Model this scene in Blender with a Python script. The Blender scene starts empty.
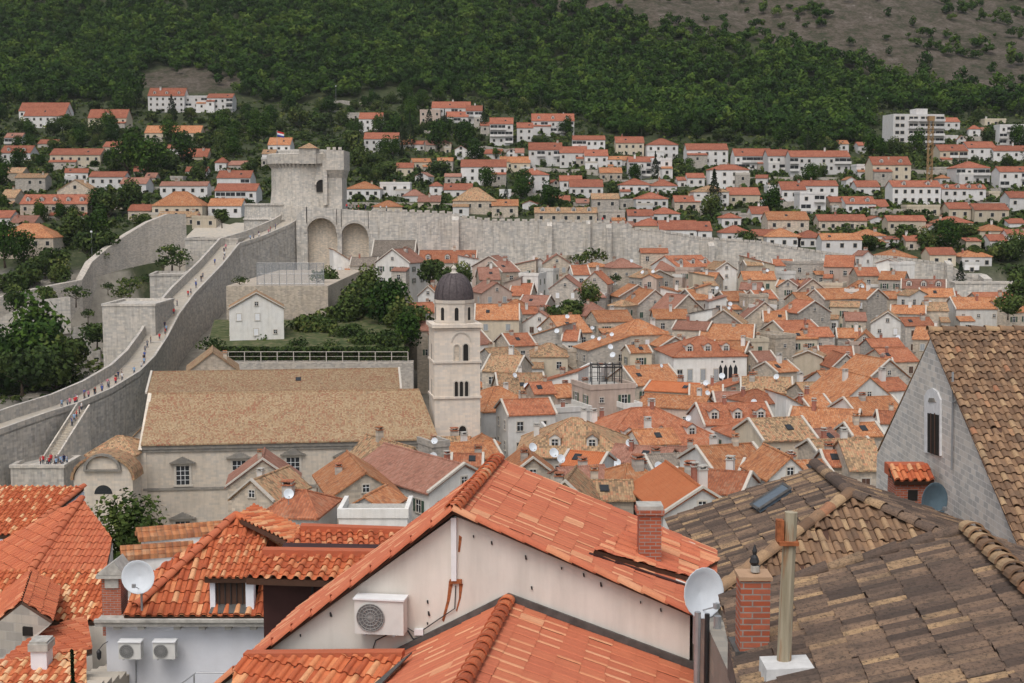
import bpy, bmesh, math, random
import numpy as np
from mathutils import Vector, Matrix
R = math.radians
# ------------------------------------------------------------------ camera, sky, sun
F = 1422.0; CAMZ = 48.0; HOR = 200.0; PITCH = math.atan((341.5-HOR)/F)
scn = bpy.context.scene
COL = scn.collection
cam = bpy.data.objects.new('camera', bpy.data.cameras.new('camera')); COL.objects.link(cam)
cam.data.sensor_width = 36; cam.data.lens = 36*F/1024; cam.data.clip_start = .5; cam.data.clip_end = 6000
cam.location = (0, 0, CAMZ); cam.rotation_euler = (R(90)-PITCH, 0, 0)
scn.camera = cam
W = bpy.data.worlds.new('World'); scn.world = W; W.use_nodes = True
nt = W.node_tree; nt.nodes.clear()
sky = nt.nodes.new('ShaderNodeTexSky'); sky.sky_type = 'NISHITA'; sky.sun_disc = False
SUN_EL, SUN_AZ = 60, 20      # high sun behind thin cloud, from behind the left shoulder of the camera
sky.sun_elevation = R(SUN_EL); sky.sun_rotation = R(180+SUN_AZ)
sky.air_density = 1.0; sky.dust_density = 5.0; sky.ozone_density = 1.0
bg = nt.nodes.new('ShaderNodeBackground'); bg.inputs[1].default_value = .15
out = nt.nodes.new('ShaderNodeOutputWorld')
hsv = nt.nodes.new('ShaderNodeHueSaturation'); hsv.inputs['Saturation'].default_value = .45; hsv.inputs['Value'].default_value = 1.05   # thin overcast veil
nt.links.new(sky.outputs[0], hsv.inputs['Color']); nt.links.new(hsv.outputs[0], bg.inputs[0]); nt.links.new(bg.outputs[0], out.inputs[0])
sl = bpy.data.lights.new('sun', 'SUN'); sl.energy = .75; sl.angle = R(30); sl.color = (1, .95, .88)
so = bpy.data.objects.new('sun', sl); COL.objects.link(so)
# light travels from behind-left of the camera down into the scene
_az = R(180+SUN_AZ)
_dir = Vector((math.sin(_az)*math.cos(R(SUN_EL)), math.cos(_az)*math.cos(R(SUN_EL)), math.sin(R(SUN_EL))))
so.rotation_euler = _dir.to_track_quat('Z', 'Y').to_euler(); so.location = (0, -50, 200)
vs = scn.view_settings; vs.view_transform = 'Standard'; vs.look = 'None'; vs.exposure = 0.1; vs.gamma = 1; vs.use_curve_mapping = False
scn.cycles.max_bounces = 5; scn.cycles.diffuse_bounces = 3; scn.cycles.glossy_bounces = 2; scn.cycles.transparent_max_bounces = 6

# ------------------------------------------------------------------ helpers
cp, sp_ = math.cos(PITCH), math.sin(PITCH)
def ray(px, py):
    x = (px-512)/F; y = (341.5-py)/F
    return Vector((x, cp + y*sp_, y*cp - sp_))
def at(px, py, Y):
    d = ray(px, py); s = Y/d.y
    return Vector((d.x*s, Y, CAMZ + d.z*s))
def hit(px, py, P, n):
    d = ray(px, py); o = Vector((0, 0, CAMZ)); t = (P-o).dot(n)/d.dot(n)
    return o + d*t
def proj(p):
    x, y, z = p[0], p[1], p[2]-CAMZ
    dep = y*cp - z*sp_; up = y*sp_ + z*cp
    return 512 + F*x/dep, 341.5 - F*up/dep
def plane3(a, b, c):
    n = (b-a).cross(c-a).normalized()
    return n if n.z > 0 else -n

GY = [-60, 0, 20, 60, 100, 150, 190, 230, 300, 390, 410, 430, 470, 520, 600, 690, 760, 800, 900, 1000, 1200, 1500, 2200]
GZ = [30, 30, 28, 20, 11, 3, 0, 0, 8, 26, 30, 35, 42.5, 48.5, 61, 78, 93, 104, 146, 192, 290, 420, 620]
def g(X, Y):
    z = float(np.interp(Y, GY, GZ))
    if 300 < Y < 404 and X > 95: z -= 6.5*min(1, (X-95)/40)*min(1, (Y-300)/60)*min(1, (404-Y)/6)
    if X < -82 and Y < 420:
        ys = float(np.interp(X, [-150, -133, -117, -110, -100, -84], [366, 370, 385, 397, 410, 414]))
        if Y < ys: z = min(z, float(np.interp(Y, [200, 250, 330, 370, 415], [1, 2, 6, 9, 14])))
    if Y > 425:
        k = min(1, (Y-425)/150)
        z += k*(3.0*math.sin(X*.021+1.3)*math.cos(Y*.017) + 1.6*math.sin(X*.055+Y*.03))
        if Y > 800: z += (Y-800)*.05*math.sin(X*.009+.6) + 6*math.sin(X*.03+Y*.02)*min(1, (Y-800)/200)
    return z
def ground_hit(px, py, y0=405, y1=1400):
    Y = y0
    while Y < y1:
        p = at(px, py, Y)
        if p.z <= g(p.x, Y): return Y
        Y += 3
    return y1

rng = random.Random(7)
def setp(o, label=None, cat=None, group=None, kind=None):
    if label: o['label'] = label
    if cat: o['category'] = cat
    if group: o['group'] = group
    if kind: o['kind'] = kind
    return o
def empty(name, loc=(0, 0, 0), rz=0):
    o = bpy.data.objects.new(name, None); COL.objects.link(o); o.location = loc; o.rotation_euler = (0, 0, rz)
    o.empty_display_size = .3
    return o
def link(name, me, parent=None):
    o = bpy.data.objects.new(name, me); COL.objects.link(o)
    if parent: o.parent = parent
    return o
def add_uv(me):
    """box-style UVs in metres: u runs level along each face, v runs up it"""
    uv = me.uv_layers.new(name='UVMap').data
    vs_ = me.vertices
    for p in me.polygons:
        n = p.normal
        if abs(n.z) > .995: u = Vector((1, 0, 0)); v = Vector((0, 1, 0))
        else:
            u = Vector((-n.y, n.x, 0)).normalized(); v = n.cross(u)
        for li in p.loop_indices:
            c = vs_[me.loops[li].vertex_index].co
            uv[li].uv = (c.dot(u), c.dot(v))
class MB:
    """collects faces and links them as one mesh"""
    def __init__(s): s.v = []; s.f = []; s.m = []
    def face(s, pts, m=0):
        i = len(s.v); s.v += [tuple(p) for p in pts]; s.f.append(tuple(range(i, i+len(pts)))); s.m.append(m)
    def box(s, x0, x1, y0, y1, z0, z1, m=0):
        i = len(s.v)
        s.v += [(x0, y0, z0), (x1, y0, z0), (x1, y1, z0), (x0, y1, z0), (x0, y0, z1), (x1, y0, z1), (x1, y1, z1), (x0, y1, z1)]
        for q in ((0, 3, 2, 1), (4, 5, 6, 7), (0, 1, 5, 4), (1, 2, 6, 5), (2, 3, 7, 6), (3, 0, 4, 7)):
            s.f.append(tuple(i+k for k in q)); s.m.append(m)
    def prism(s, poly, vec, m=0):
        """closed solid: polygon swept by vec"""
        i = len(s.v); n = len(poly); vec = Vector(vec)
        s.v += [tuple(p) for p in poly] + [tuple(Vector(p)+vec) for p in poly]
        s.f.append(tuple(range(i, i+n))); s.f.append(tuple(range(i+2*n-1, i+n-1, -1))); s.m += [m, m]
        for k in range(n):
            s.f.append((i+k, i+(k+1) % n, i+n+(k+1) % n, i+n+k)); s.m.append(m)
    def tube(s, pts, r, k=8, m=0, r1=None, caps=True):
        pts = [Vector(p) for p in pts]; i0 = len(s.v); n = len(pts)
        for j, p in enumerate(pts):
            d = (pts[min(j+1, n-1)]-pts[max(j-1, 0)]).normalized()
            a = d.orthogonal().normalized() if abs(d.z) > .9 else d.cross(Vector((0, 0, 1))).normalized()
            if abs(d.z) > .9: a = Vector((1, 0, 0)) - d*d.x; a.normalize()
            b = d.cross(a)
            rr = r if r1 is None else r+(r1-r)*j/(n-1)
            for q in range(k):
                t = 2*math.pi*q/k; s.v.append(tuple(p + a*math.cos(t)*rr + b*math.sin(t)*rr))
        for j in range(n-1):
            for q in range(k):
                a = i0+j*k+q; b = i0+j*k+(q+1) % k
                s.f.append((a, b, b+k, a+k)); s.m.append(m)
        if caps:
            s.f.append(tuple(i0+q for q in range(k-1, -1, -1))); s.m.append(m)
            s.f.append(tuple(i0+(n-1)*k+q for q in range(k))); s.m.append(m)
    def lathe(s, prof, cx=0, cy=0, k=24, m=0, a0=0, a1=2*math.pi):
        full = abs(a1-a0-2*math.pi) < 1e-6; i0 = len(s.v); c = k if full else k+1
        for (r, z) in prof:
            for q in range(c):
                t = a0+(a1-a0)*q/k; s.v.append((cx+r*math.cos(t), cy+r*math.sin(t), z))
        for j in range(len(prof)-1):
            for q in range(k):
                a = i0+j*c+q; b = i0+j*c+(q+1) % c
                s.f.append((a, b, b+c, a+c)); s.m.append(m)
    def mesh(s, name, mats, smooth=False, fix=True):
        me = bpy.data.meshes.new(name); me.from_pydata(s.v, [], s.f)
        for m in (mats if isinstance(mats, (list, tuple)) else [mats]): me.materials.append(m)
        me.polygons.foreach_set('material_index', s.m)
        if fix:
            bm = bmesh.new(); bm.from_mesh(me); bmesh.ops.recalc_face_normals(bm, faces=bm.faces); bm.to_mesh(me); bm.free()
        me.update(); add_uv(me)
        if smooth: me.polygons.foreach_set('use_smooth', [True]*len(me.polygons))
        return me
    def build(s, name, mats, parent=None, smooth=False, fix=True):
        return link(name, s.mesh(name, mats, smooth, fix), parent)

# ------------------------------------------------------------------ materials
class N:
    def __init__(s, name):
        s.mat = bpy.data.materials.new(name); s.mat.use_nodes = True; s.t = s.mat.node_tree
        s.t.nodes.clear(); s.o = s.t.nodes.new('ShaderNodeOutputMaterial'); s.b = s.t.nodes.new('ShaderNodeBsdfPrincipled')
        s.t.links.new(s.b.outputs[0], s.o.inputs[0]); s.b.inputs['Specular IOR Level'].default_value = .25
    def n(s, typ, **kw):
        d = s.t.nodes.new(typ)
        for k, v in kw.items():
            if k.startswith('i_'): d.inputs[int(k[2:])].default_value = v
            else: setattr(d, k, v)
        return d
    def l(s, a, b): s.t.links.new(a, b)
    def math(s, op, a, b=None, c=None):
        d = s.n('ShaderNodeMath', operation=op)
        for i, q in enumerate((a, b, c)):
            if q is None: continue
            if isinstance(q, (int, float)): d.inputs[i].default_value = q
            else: s.l(q, d.inputs[i])
        return d.outputs[0]
    def ramp(s, fac, stops, interp='LINEAR'):
        d = s.n('ShaderNodeValToRGB'); d.color_ramp.interpolation = interp
        e = d.color_ramp.elements
        while len(e) < len(stops): e.new(.5)
        for i, (p, c) in enumerate(stops): e[i].position = p; e[i].color = (*c, 1)
        s.l(fac, d.inputs[0]); return d.outputs[0]
    def mix(s, fac, a, b, mode='MIX'):
        d = s.n('ShaderNodeMix', data_type='RGBA', blend_type=mode)
        for i, q in ((0, fac), (6, a), (7, b)):
            if isinstance(q, (int, float)): d.inputs[i].default_value = q
            elif isinstance(q, tuple): d.inputs[i].default_value = (*q, 1)
            else: s.l(q, d.inputs[i])
        return d.outputs[2]
    def noise(s, vec, scale, detail=4, rough=.6):
        d = s.n('ShaderNodeTexNoise'); d.inputs['Scale'].default_value = scale; d.inputs['Detail'].default_value = detail; d.inputs['Roughness'].default_value = rough
        if vec is not None: s.l(vec, d.inputs['Vector'])
        return d.outputs['Fac']
    def mapping(s, vec, sc):
        d = s.n('ShaderNodeMapping'); d.inputs['Scale'].default_value = sc; s.l(vec, d.inputs['Vector']); return d.outputs[0]
    def bump(s, h, dist=.02, strength=.6):
        d = s.n('ShaderNodeBump'); d.inputs['Distance'].default_value = dist; d.inputs['Strength'].default_value = strength
        s.l(h, d.inputs['Height']); s.l(d.outputs[0], s.b.inputs['Normal'])
    def done(s, col, rough=.85, metal=0):
        if isinstance(col, tuple): s.b.inputs['Base Color'].default_value = (*col, 1)
        else: s.l(col, s.b.inputs['Base Color'])
        s.b.inputs['Roughness'].default_value = rough; s.b.inputs['Metallic'].default_value = metal
        return s.mat
def sc_(c, k): return tuple(min(1, x*k) for x in c)

def mat_plain(name, col, rough=.8, metal=0, vary=.12, scale=6):
    m = N(name); tc = m.n('ShaderNodeTexCoord').outputs['Object']
    f = m.noise(tc, scale, 5)
    c = m.ramp(f, [(.3, sc_(col, 1-vary)), (.7, sc_(col, 1+vary))])
    return m.done(c, rough, metal)

def mat_wall(name, col, block=(.55, .27), contrast=.25, stain=.35, mortar=1.1, hue=(1.03, .98, .92)):
    m = N(name); uv = m.n('ShaderNodeUVMap').outputs[0]; oi = m.n('ShaderNodeObjectInfo').outputs['Random']
    obj = m.n('ShaderNodeTexCoord').outputs['Object']
    base = sc_(col, 1)
    if block:
        br = m.n('ShaderNodeTexBrick'); m.l(uv, br.inputs['Vector'])
        br.inputs['Color1'].default_value = (*sc_(col, 1-contrast), 1); br.inputs['Color2'].default_value = (*[min(1, a*b*(1+contrast*.7)) for a, b in zip(col, hue)], 1)
        br.inputs['Mortar'].default_value = (*sc_(col, mortar*.86), 1)
        br.inputs['Scale'].default_value = 1; br.inputs['Brick Width'].default_value = block[0]; br.inputs['Row Height'].default_value = block[1]
        br.inputs['Mortar Size'].default_value = .012; br.inputs['Bias'].default_value = -.1
        c = br.outputs['Color']
        bh = br.outputs['Fac']
    else:
        c = m.ramp(m.noise(obj, .9, 6), [(.3, sc_(col, .9)), (.7, sc_(col, 1.06))]); bh = None
    # weather streaks running down the face, and blotches
    st = m.noise(m.mapping(uv, (1.6, .16, 1)), 1.0, 5, .65)
    c = m.mix(m.math('MULTIPLY', m.ramp(st, [(.45, (0, 0, 0)), (.72, (1, 1, 1))]), stain), c, (.16, .145, .12), 'MIX')
    bl = m.noise(obj, .35, 5)
    c = m.mix(m.math('MULTIPLY', m.ramp(bl, [(.4, (0, 0, 0)), (.75, (1, 1, 1))]), .3), c, sc_((col[0]*1.04, col[1]*.92, col[2]*.76), .85))
    v = m.math('ADD', m.math('MULTIPLY', oi, .3), .86)
    hs = m.n('ShaderNodeHueSaturation'); m.l(v, hs.inputs['Value']); m.l(c, hs.inputs['Color'])
    hs.inputs['Hue'].default_value = .5
    fn = m.noise(obj, 9, 4, .7)
    if bh: m.bump(m.math('ADD', m.math('MULTIPLY', bh, -.7), fn), .02, .5)
    else: m.bump(fn, .01, .35)
    return m.done(hs.outputs[0], .9)

def mat_roof(name, cols, spread=1.0, lichen=.0, tw=.24, tl=.38, dark=(.12, .09, .07)):
    """barrel tile roof seen from afar: columns as relief, one random colour per tile"""
    m = N(name); uv = m.n('ShaderNodeUVMap').outputs[0]
    oi = m.n('ShaderNodeObjectInfo').outputs['Random']; obj = m.n('ShaderNodeTexCoord').outputs['Object']
    sx = m.n('ShaderNodeSeparateXYZ'); m.l(uv, sx.inputs[0])
    u = m.math('DIVIDE', sx.outputs[0], tw); v = m.math('DIVIDE', sx.outputs[1], tl)
    cb = m.n('ShaderNodeCombineXYZ'); m.l(m.math('FLOOR', u), cb.inputs[0]); m.l(m.math('FLOOR', v), cb.inputs[1]); m.l(oi, cb.inputs[2])
    wn = m.n('ShaderNodeTexWhiteNoise', noise_dimensions='3D'); m.l(cb.outputs[0], wn.inputs['Vector'])
    big = m.noise(obj, .5, 6, .65)
    t = m.math('ADD', m.math('MULTIPLY', m.math('SUBTRACT', wn.outputs['Value'], .5), .75*spread), m.math('ADD', .5, m.math('MULTIPLY', m.math('SUBTRACT', big, .5), 1.3)))
    n = len(cols)
    c = m.ramp(t, [(i/(n-1)*.8+.1, q) for i, q in enumerate(cols)])
    gap = m.math('ABSOLUTE', m.math('SUBTRACT', m.math('FRACT', u), .5))       # 0 at the crown of a tile, .5 in the channel
    ch = m.ramp(gap, [(.34, (0, 0, 0)), (.5, (1, 1, 1))])
    c = m.mix(m.math('MULTIPLY', ch, .45), c, dark)                           # darker tone along the channels between tile columns
    li = m.noise(obj, 2.3, 6, .7)
    c = m.mix(m.math('MULTIPLY', m.ramp(li, [(.52, (0, 0, 0)), (.7, (1, 1, 1))]), lichen+.12), c, (.13, .11, .08))
    hs = m.n('ShaderNodeHueSaturation'); m.l(m.math('ADD', m.math('MULTIPLY', oi, .36), .80), hs.inputs['Value']); m.l(c, hs.inputs['Color'])
    h = m.math('ADD', m.math('MULTIPLY', gap, -1.6), m.math('MULTIPLY', m.math('FRACT', v), -.35))
    m.bump(h, .07, .8)
    return m.done(hs.outputs[0], .85)

def mat_tile(name, stops, lichen=.25, dirt=(.1, .08, .06), rough=.8, lsc=3.0, streak=0):
    """real tile geometry: the face attribute 'tone' holds each tile's own clay colour"""
    m = N(name); a = m.n('ShaderNodeAttribute', attribute_name='tone').outputs['Fac']
    obj = m.n('ShaderNodeTexCoord').outputs['Object']
    c = m.ramp(a, stops)
    f = m.noise(obj, 14, 6, .7)
    c = m.mix(.35, c, m.ramp(f, [(.25, (.65, .65, .65)), (.75, (1.0, 1.0, 1.0))]), 'MULTIPLY')
    l1 = m.noise(obj, lsc, 7, .72)
    c = m.mix(m.math('MULTIPLY', m.ramp(l1, [(.46, (0, 0, 0)), (.68, (1, 1, 1))]), lichen), c, dirt)
    if streak:
        l2 = m.noise(m.mapping(obj, (1, 1, 3)), 22, 6, .85)
        c = m.mix(m.math('MULTIPLY', m.ramp(l2, [(.5, (0, 0, 0)), (.62, (1, 1, 1))]), streak), c, sc_(dirt, .55))
    m.bump(f, .008, .6)
    return m.done(c, rough)

M = {}
M['S'] = mat_wall('grey_limestone', (.44, .415, .38))
M['T'] = mat_wall('tan_limestone', (.52, .46, .385))
M['W'] = mat_wall('white_render', (.66, .65, .62), None, stain=.22)
M['C'] = mat_wall('cream_render', (.56, .49, .38), None, stain=.25)
M['P'] = mat_wall('pink_render', (.50, .40, .34), None, stain=.35)
M['B'] = mat_wall('hill_white_render', (.64, .63, .62), None, stain=.12)
M['church'] = mat_wall('church_limestone', (.62, .565, .49), (.7, .32), .12, .28)
M['tower'] = mat_wall('bell_tower_limestone', (.60, .55, .49), (.7, .34), .10, .2)
M['fort'] = mat_wall('rampart_limestone', (.52, .505, .475), (.9, .42), .26, .6)
M['fort_pale'] = mat_wall('fortress_limestone', (.53, .51, .475), (.9, .42), .22, .5)
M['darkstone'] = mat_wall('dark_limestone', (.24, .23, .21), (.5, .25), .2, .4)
M['pave'] = mat_wall('walkway_stone', (.42, .39, .34), (.9, .6), .12, .15)
M['rO'] = mat_roof('orange_roof', [(.28, .11, .055), (.40, .155, .066), (.47, .205, .09), (.44, .26, .155)], .8, .42)
M['rb'] = mat_roof('bright_orange_roof', [(.48, .145, .055), (.54, .17, .065), (.56, .20, .085)], .3, 0.05)
M['rR'] = mat_roof('red_roof', [(.24, .082, .046), (.34, .115, .056), (.42, .155, .078), (.40, .20, .12)], .7, .42)
M['rN'] = mat_roof('old_tan_roof', [(.19, .13, .08), (.34, .22, .12), (.44, .30, .17), (.42, .2, .11)], 1.2, .28)
M['rK'] = mat_roof('faded_pink_roof', [(.22, .10, .07), (.31, .145, .10), (.36, .19, .14)], .7, .35)
M['rM'] = mat_roof('mottled_church_roof', [(.28, .12, .07), (.28, .175, .10), (.32, .22, .125), (.34, .24, .14), (.38, .28, .17)], 1.1, .5, .2, .26)
M['rG'] = mat_roof('grey_slab_roof', [(.14, .12, .10), (.2, .17, .14), (.26, .22, .18)], 1, .3)
M['hillroof'] = mat_roof('hill_roof', [(.24, .075, .045), (.32, .105, .06), (.40, .155, .09)], .8, .3)
M['glass'] = mat_plain('dark_glass', (.03, .033, .036), .15, 0, .2)
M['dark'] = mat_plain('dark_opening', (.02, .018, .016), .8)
M['frame'] = mat_plain('stone_surround', (.5, .46, .4), .85)
M['green'] = mat_plain('green_shutter', (.05, .085, .06), .6)
M['greysh'] = mat_plain('grey_shutter', (.3, .32, .33), .6)
M['white'] = mat_plain('white_paint', (.72, .73, .74), .5, 0, .05)
M['brown'] = mat_plain('brown_wood', (.085, .045, .03), .6)
M['dishw'] = mat_plain('dish_white', (.62, .66, .70), .35, 0, .04)
M['iron'] = mat_plain('dark_iron', (.04, .04, .042), .5, .3)
M['steel'] = mat_plain('galvanised_steel', (.35, .36, .37), .4, .5)
M['concrete'] = mat_plain('concrete', (.40, .385, .35), .9, 0, .25, 5)
def mat_brick(name, c1, c2, mortar, w=.20, h=.066):
    m = N(name); uv = m.n('ShaderNodeUVMap').outputs[0]
    br = m.n('ShaderNodeTexBrick'); m.l(uv, br.inputs['Vector'])
    br.inputs['Color1'].default_value = (*c1, 1); br.inputs['Color2'].default_value = (*c2, 1); br.inputs['Mortar'].default_value = (*sc_(mortar, .75), 1)
    br.inputs['Scale'].default_value = 1; br.inputs['Brick Width'].default_value = w; br.inputs['Row Height'].default_value = h; br.inputs['Mortar Size'].default_value = .008
    obj = m.n('ShaderNodeTexCoord').outputs['Object']
    f = m.noise(obj, 7, 6, .7)
    c = m.mix(m.math('MULTIPLY', m.ramp(f, [(.45, (0, 0, 0)), (.75, (1, 1, 1))]), .5), br.outputs['Color'], (.16, .1, .08))
    m.bump(m.math('ADD', m.math('MULTIPLY', br.outputs['Fac'], -.8), f), .01, .7)
    return m.done(c, .9)
M['brick'] = mat_brick('red_brick', (.36, .085, .04), (.45, .13, .07), (.42, .36, .32))
def mat_leaf(name, stops, sc=.6):
    m = N(name); a = m.n('ShaderNodeAttribute', attribute_name='tone').outputs['Fac']
    oi = m.n('ShaderNodeObjectInfo').outputs['Random']
    t = m.math('ADD', a, m.math('MULTIPLY', m.math('SUBTRACT', oi, .5), .35))
    c = m.ramp(t, stops); m.b.inputs['Specular IOR Level'].default_value = .1
    return m.done(c, .9)
M['leaf'] = mat_leaf('foliage', [(0, (.016, .030, .010)), (.45, (.040, .066, .018)), (.8, (.085, .115, .028)), (1, (.14, .15, .045))])
M['pine'] = mat_leaf('pine_foliage', [(0, (.010, .025, .007)), (.5, (.027, .060, .010)), (.85, (.056, .100, .015)), (1, (.085, .13, .022))])
M['cypress'] = mat_leaf('cypress_foliage', [(0, (.008, .016, .009)), (1, (.030, .045, .018))])
M['bark'] = mat_plain('bark', (.10, .075, .055), .95, 0, .3)
# ------------------------------------------------------------------ terrain
def build_terrain():
    ys = list(np.arange(-60, 430, 5.0)) + list(np.arange(430, 860, 7.0)) + list(np.arange(860, 2200, 16.0))
    xs = sorted(set(list(np.arange(-1100, -300, 25.0)) + list(np.arange(-300, 300, 6.0)) + list(np.arange(300, 1101, 25.0))))
    nx, ny = len(xs), len(ys)
    v = []
    rock = []
    r2 = np.random.RandomState(3)
    for y in ys:
        for x in xs:
            z = g(x, y)
            if y > 430: z += r2.uniform(-.6, .6)
            v.append((x, y, z))
            px, py = proj((x, y, z)) if y > 300 else (0, 300)
            top = float(np.interp(px, [500, 600, 700, 760, 820, 860, 900, 1024], [-2, 18, 34, 42, 54, 70, 88, 106]))
            k = 0
            if y > 430:
                k = np.clip((top-py)/14+.5, 0, 1)
                if px < -50 or px > 1080: k = max(k, .3)
                for (cx, cy, rx, ry) in ((190, 80, 55, 14), (15, 82, 22, 7), (232, 128, 35, 6), (900, 160, 18, 30), (700, 105, 40, 5), (945, 195, 60, 14)):
                    d = ((px-cx)/rx)**2 + ((py-cy)/ry)**2
                    k = max(k, float(np.clip(1.3-d, 0, 1)))
            rock.append(k)
    f = [(j*nx+i, j*nx+i+1, (j+1)*nx+i+1, (j+1)*nx+i) for j in range(ny-1) for i in range(nx-1)]
    me = bpy.data.meshes.new('hillside'); me.from_pydata(v, [], f)
    at_ = me.attributes.new('rock', 'FLOAT', 'POINT'); at_.data.foreach_set('value', rock)
    me.polygons.foreach_set('use_smooth', [True]*len(f))
    m = N('hill_ground'); a = m.n('ShaderNodeAttribute', attribute_name='rock').outputs['Fac']
    geo = m.n('ShaderNodeNewGeometry').outputs['Position']
    n1 = m.noise(geo, .05, 8, .7); n2 = m.noise(geo, .45, 6, .7)
    soil = m.ramp(n2, [(.3, (.018, .030, .010)), (.56, (.045, .055, .022)), (.75, (.13, .115, .075))])
    n3 = m.noise(geo, .09, 8, .75)
    rk = m.ramp(m.math('ADD', m.math('MULTIPLY', n2, .45), m.math('MULTIPLY', n3, .55)), [(.40, (.022, .032, .012)), (.47, (.05, .045, .028)), (.53, (.085, .068, .052)), (.60, (.115, .098, .082)), (.68, (.22, .205, .19))])
    fac = m.math('ADD', m.math('MULTIPLY', a, 1.0), m.math('MULTIPLY', m.math('SUBTRACT', n1, .5), .5))
    c = m.mix(m.ramp(fac, [(.25, (0, 0, 0)), (.6, (1, 1, 1))]), soil, rk)
    sy = m.n('ShaderNodeSeparateXYZ'); m.l(geo, sy.inputs[0])
    town = m.ramp(m.math('DIVIDE', sy.outputs[1], 1000), [(.398, (1, 1, 1)), (.404, (0, 0, 0))])
    tc = m.ramp(n2, [(.3, (.16, .145, .12)), (.7, (.27, .25, .21))])
    c = m.mix(town, c, tc)
    m.bump(n2, .5, .7)
    me.materials.append(m.done(c, .95))
    setp(link('hillside', me), kind='structure')
build_terrain()

# ------------------------------------------------------------------ foliage
def leaf_cloud(rs, n, rx, ry, rz, cz, size, lumps=9, shape='round', jn=.45):
    """n small leaf-clump quads in a lumpy crown; returns (verts, quads, tone)"""
    if shape == 'round':
        d = rs.normal(size=(lumps, 3)); d /= np.linalg.norm(d, axis=1)[:, None]
        c = d*np.array([rx, ry, rz])*rs.uniform(.35, .72, (lumps, 1)); c[:, 2] += cz
        lr = rs.uniform(.42, .62, lumps)
        lt = rs.uniform(.25, .8, lumps)
        k = rs.randint(0, lumps, n)
        dd = rs.normal(size=(n, 3)); dd /= np.linalg.norm(dd, axis=1)[:, None]
        P = c[k] + dd*(lr[k]*rs.uniform(.72, 1.05, n))[:, None]*np.array([rx, ry, rz])
        tone = lt[k] + rs.uniform(-.16, .16, n); nrm = dd
    elif shape == 'cone':
        t = rs.uniform(0, 1, n)**.8; a = rs.uniform(0, 6.283, n)
        rr = rx*(np.sin(np.clip(t*1.15+.12, 0, 1)*math.pi)**.6)*rs.uniform(.75, 1.1, n)
        P = np.stack([rr*np.cos(a), rr*np.sin(a), cz-rz+2*rz*t], 1); nrm = np.stack([np.cos(a), np.sin(a), .35+0*a], 1)
        tone = rs.uniform(.15, .85, n)
    else:    # flat tiers (conifer)
        t = rs.uniform(0, 1, n); a = rs.uniform(0, 6.283, n); tier = np.floor(t*7)/7
        rr = rx*(1.02-t)*(.45+.55*rs.uniform(0, 1, n))*(1.15-.5*(t*7-np.floor(t*7)))
        P = np.stack([rr*np.cos(a), rr*np.sin(a), cz-rz+2*rz*t], 1); nrm = np.stack([np.cos(a)*.4, np.sin(a)*.4, 1+0*a], 1)
        tone = rs.uniform(.1, .8, n)
    nrm = nrm + rs.normal(scale=jn, size=(n, 3)); nrm /= np.linalg.norm(nrm, axis=1)[:, None]
    r = rs.normal(size=(n, 3)); U = np.cross(nrm, r); U /= np.linalg.norm(U, axis=1)[:, None]; V = np.cross(nrm, U)
    s = (size*rs.uniform(.6, 1.35, n))[:, None]
    q = np.stack([P+U*s*.5, P+V*s*.42, P-U*s*.5, P-V*s*.42], 1) + rs.normal(scale=size*.07, size=(n, 4, 3))
    return q.reshape(-1, 3), np.arange(4*n).reshape(n, 4), np.clip(tone, 0, 1)
def np_mesh(name, V, Fq, mat, tone=None, smooth=False):
    me = bpy.data.meshes.new(name); nf = len(Fq); k = Fq.shape[1]
    me.vertices.add(len(V)); me.vertices.foreach_set('co', np.ascontiguousarray(V, dtype=np.float32).ravel())
    me.loops.add(nf*k); me.loops.foreach_set('vertex_index', Fq.astype(np.int32).ravel())
    me.polygons.add(nf); me.polygons.foreach_set('loop_start', np.arange(0, nf*k, k, dtype=np.int32))
    me.materials.append(mat)
    me.update(calc_edges=True)
    if tone is not None:
        a = me.attributes.new('tone', 'FLOAT', 'FACE'); a.data.foreach_set('value', np.asarray(tone, dtype=np.float32))
    me.polygons.foreach_set('use_smooth', [bool(smooth)]*nf)
    return me
TREE = {}
def tree_proto(key, kind, h, r, n, leaf, mat, shape='round', seed=1, lumps=9, trunk=.3):
    rs = np.random.RandomState(seed)
    th = h*trunk
    V, Q, T = leaf_cloud(rs, n, r, r*rs.uniform(.85, 1.1), (h-th)/2, th+(h-th)/2, leaf, lumps, shape)
    crown = np_mesh('crown', V, Q, M[mat], T)
    b = MB(); top = h*.72 if shape != 'round' else h*.6
    b.tube([(0, 0, -1.2), (.02*h, 0, th*.6), (0, .02*h, top)], .032*h+.06, 7, r1=.02)
    if shape == 'round':
        for k in range(5):
            a = k*1.27+seed; z0 = th*(.75+.12*k)
            b.tube([(0, 0, z0), (math.cos(a)*r*.35, math.sin(a)*r*.35, z0+h*.14), (math.cos(a)*r*.68, math.sin(a)*r*.68, z0+h*.24)], .016*h, 5, r1=.02)
    TREE[key] = (kind, crown, b.mesh('trunk', M['bark'], True))
tree_proto('br1', 'broadleaf_tree', 6.4, 3.5, 1300, .62, 'leaf', seed=1, trunk=.1)
tree_proto('br2', 'broadleaf_tree', 5.6, 3.9, 1300, .62, 'leaf', seed=2, lumps=12, trunk=.08)
tree_proto('br3', 'broadleaf_tree', 7.4, 3.3, 1300, .62, 'leaf', seed=3, lumps=11, trunk=.1)
tree_proto('pi1', 'pine_tree', 9.4, 4.1, 1500, .66, 'pine', seed=4, lumps=12, trunk=.14)
tree_proto('pi2', 'pine_tree', 10, 3.8, 1500, .66, 'pine', seed=5, lumps=14, trunk=.1)
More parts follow.
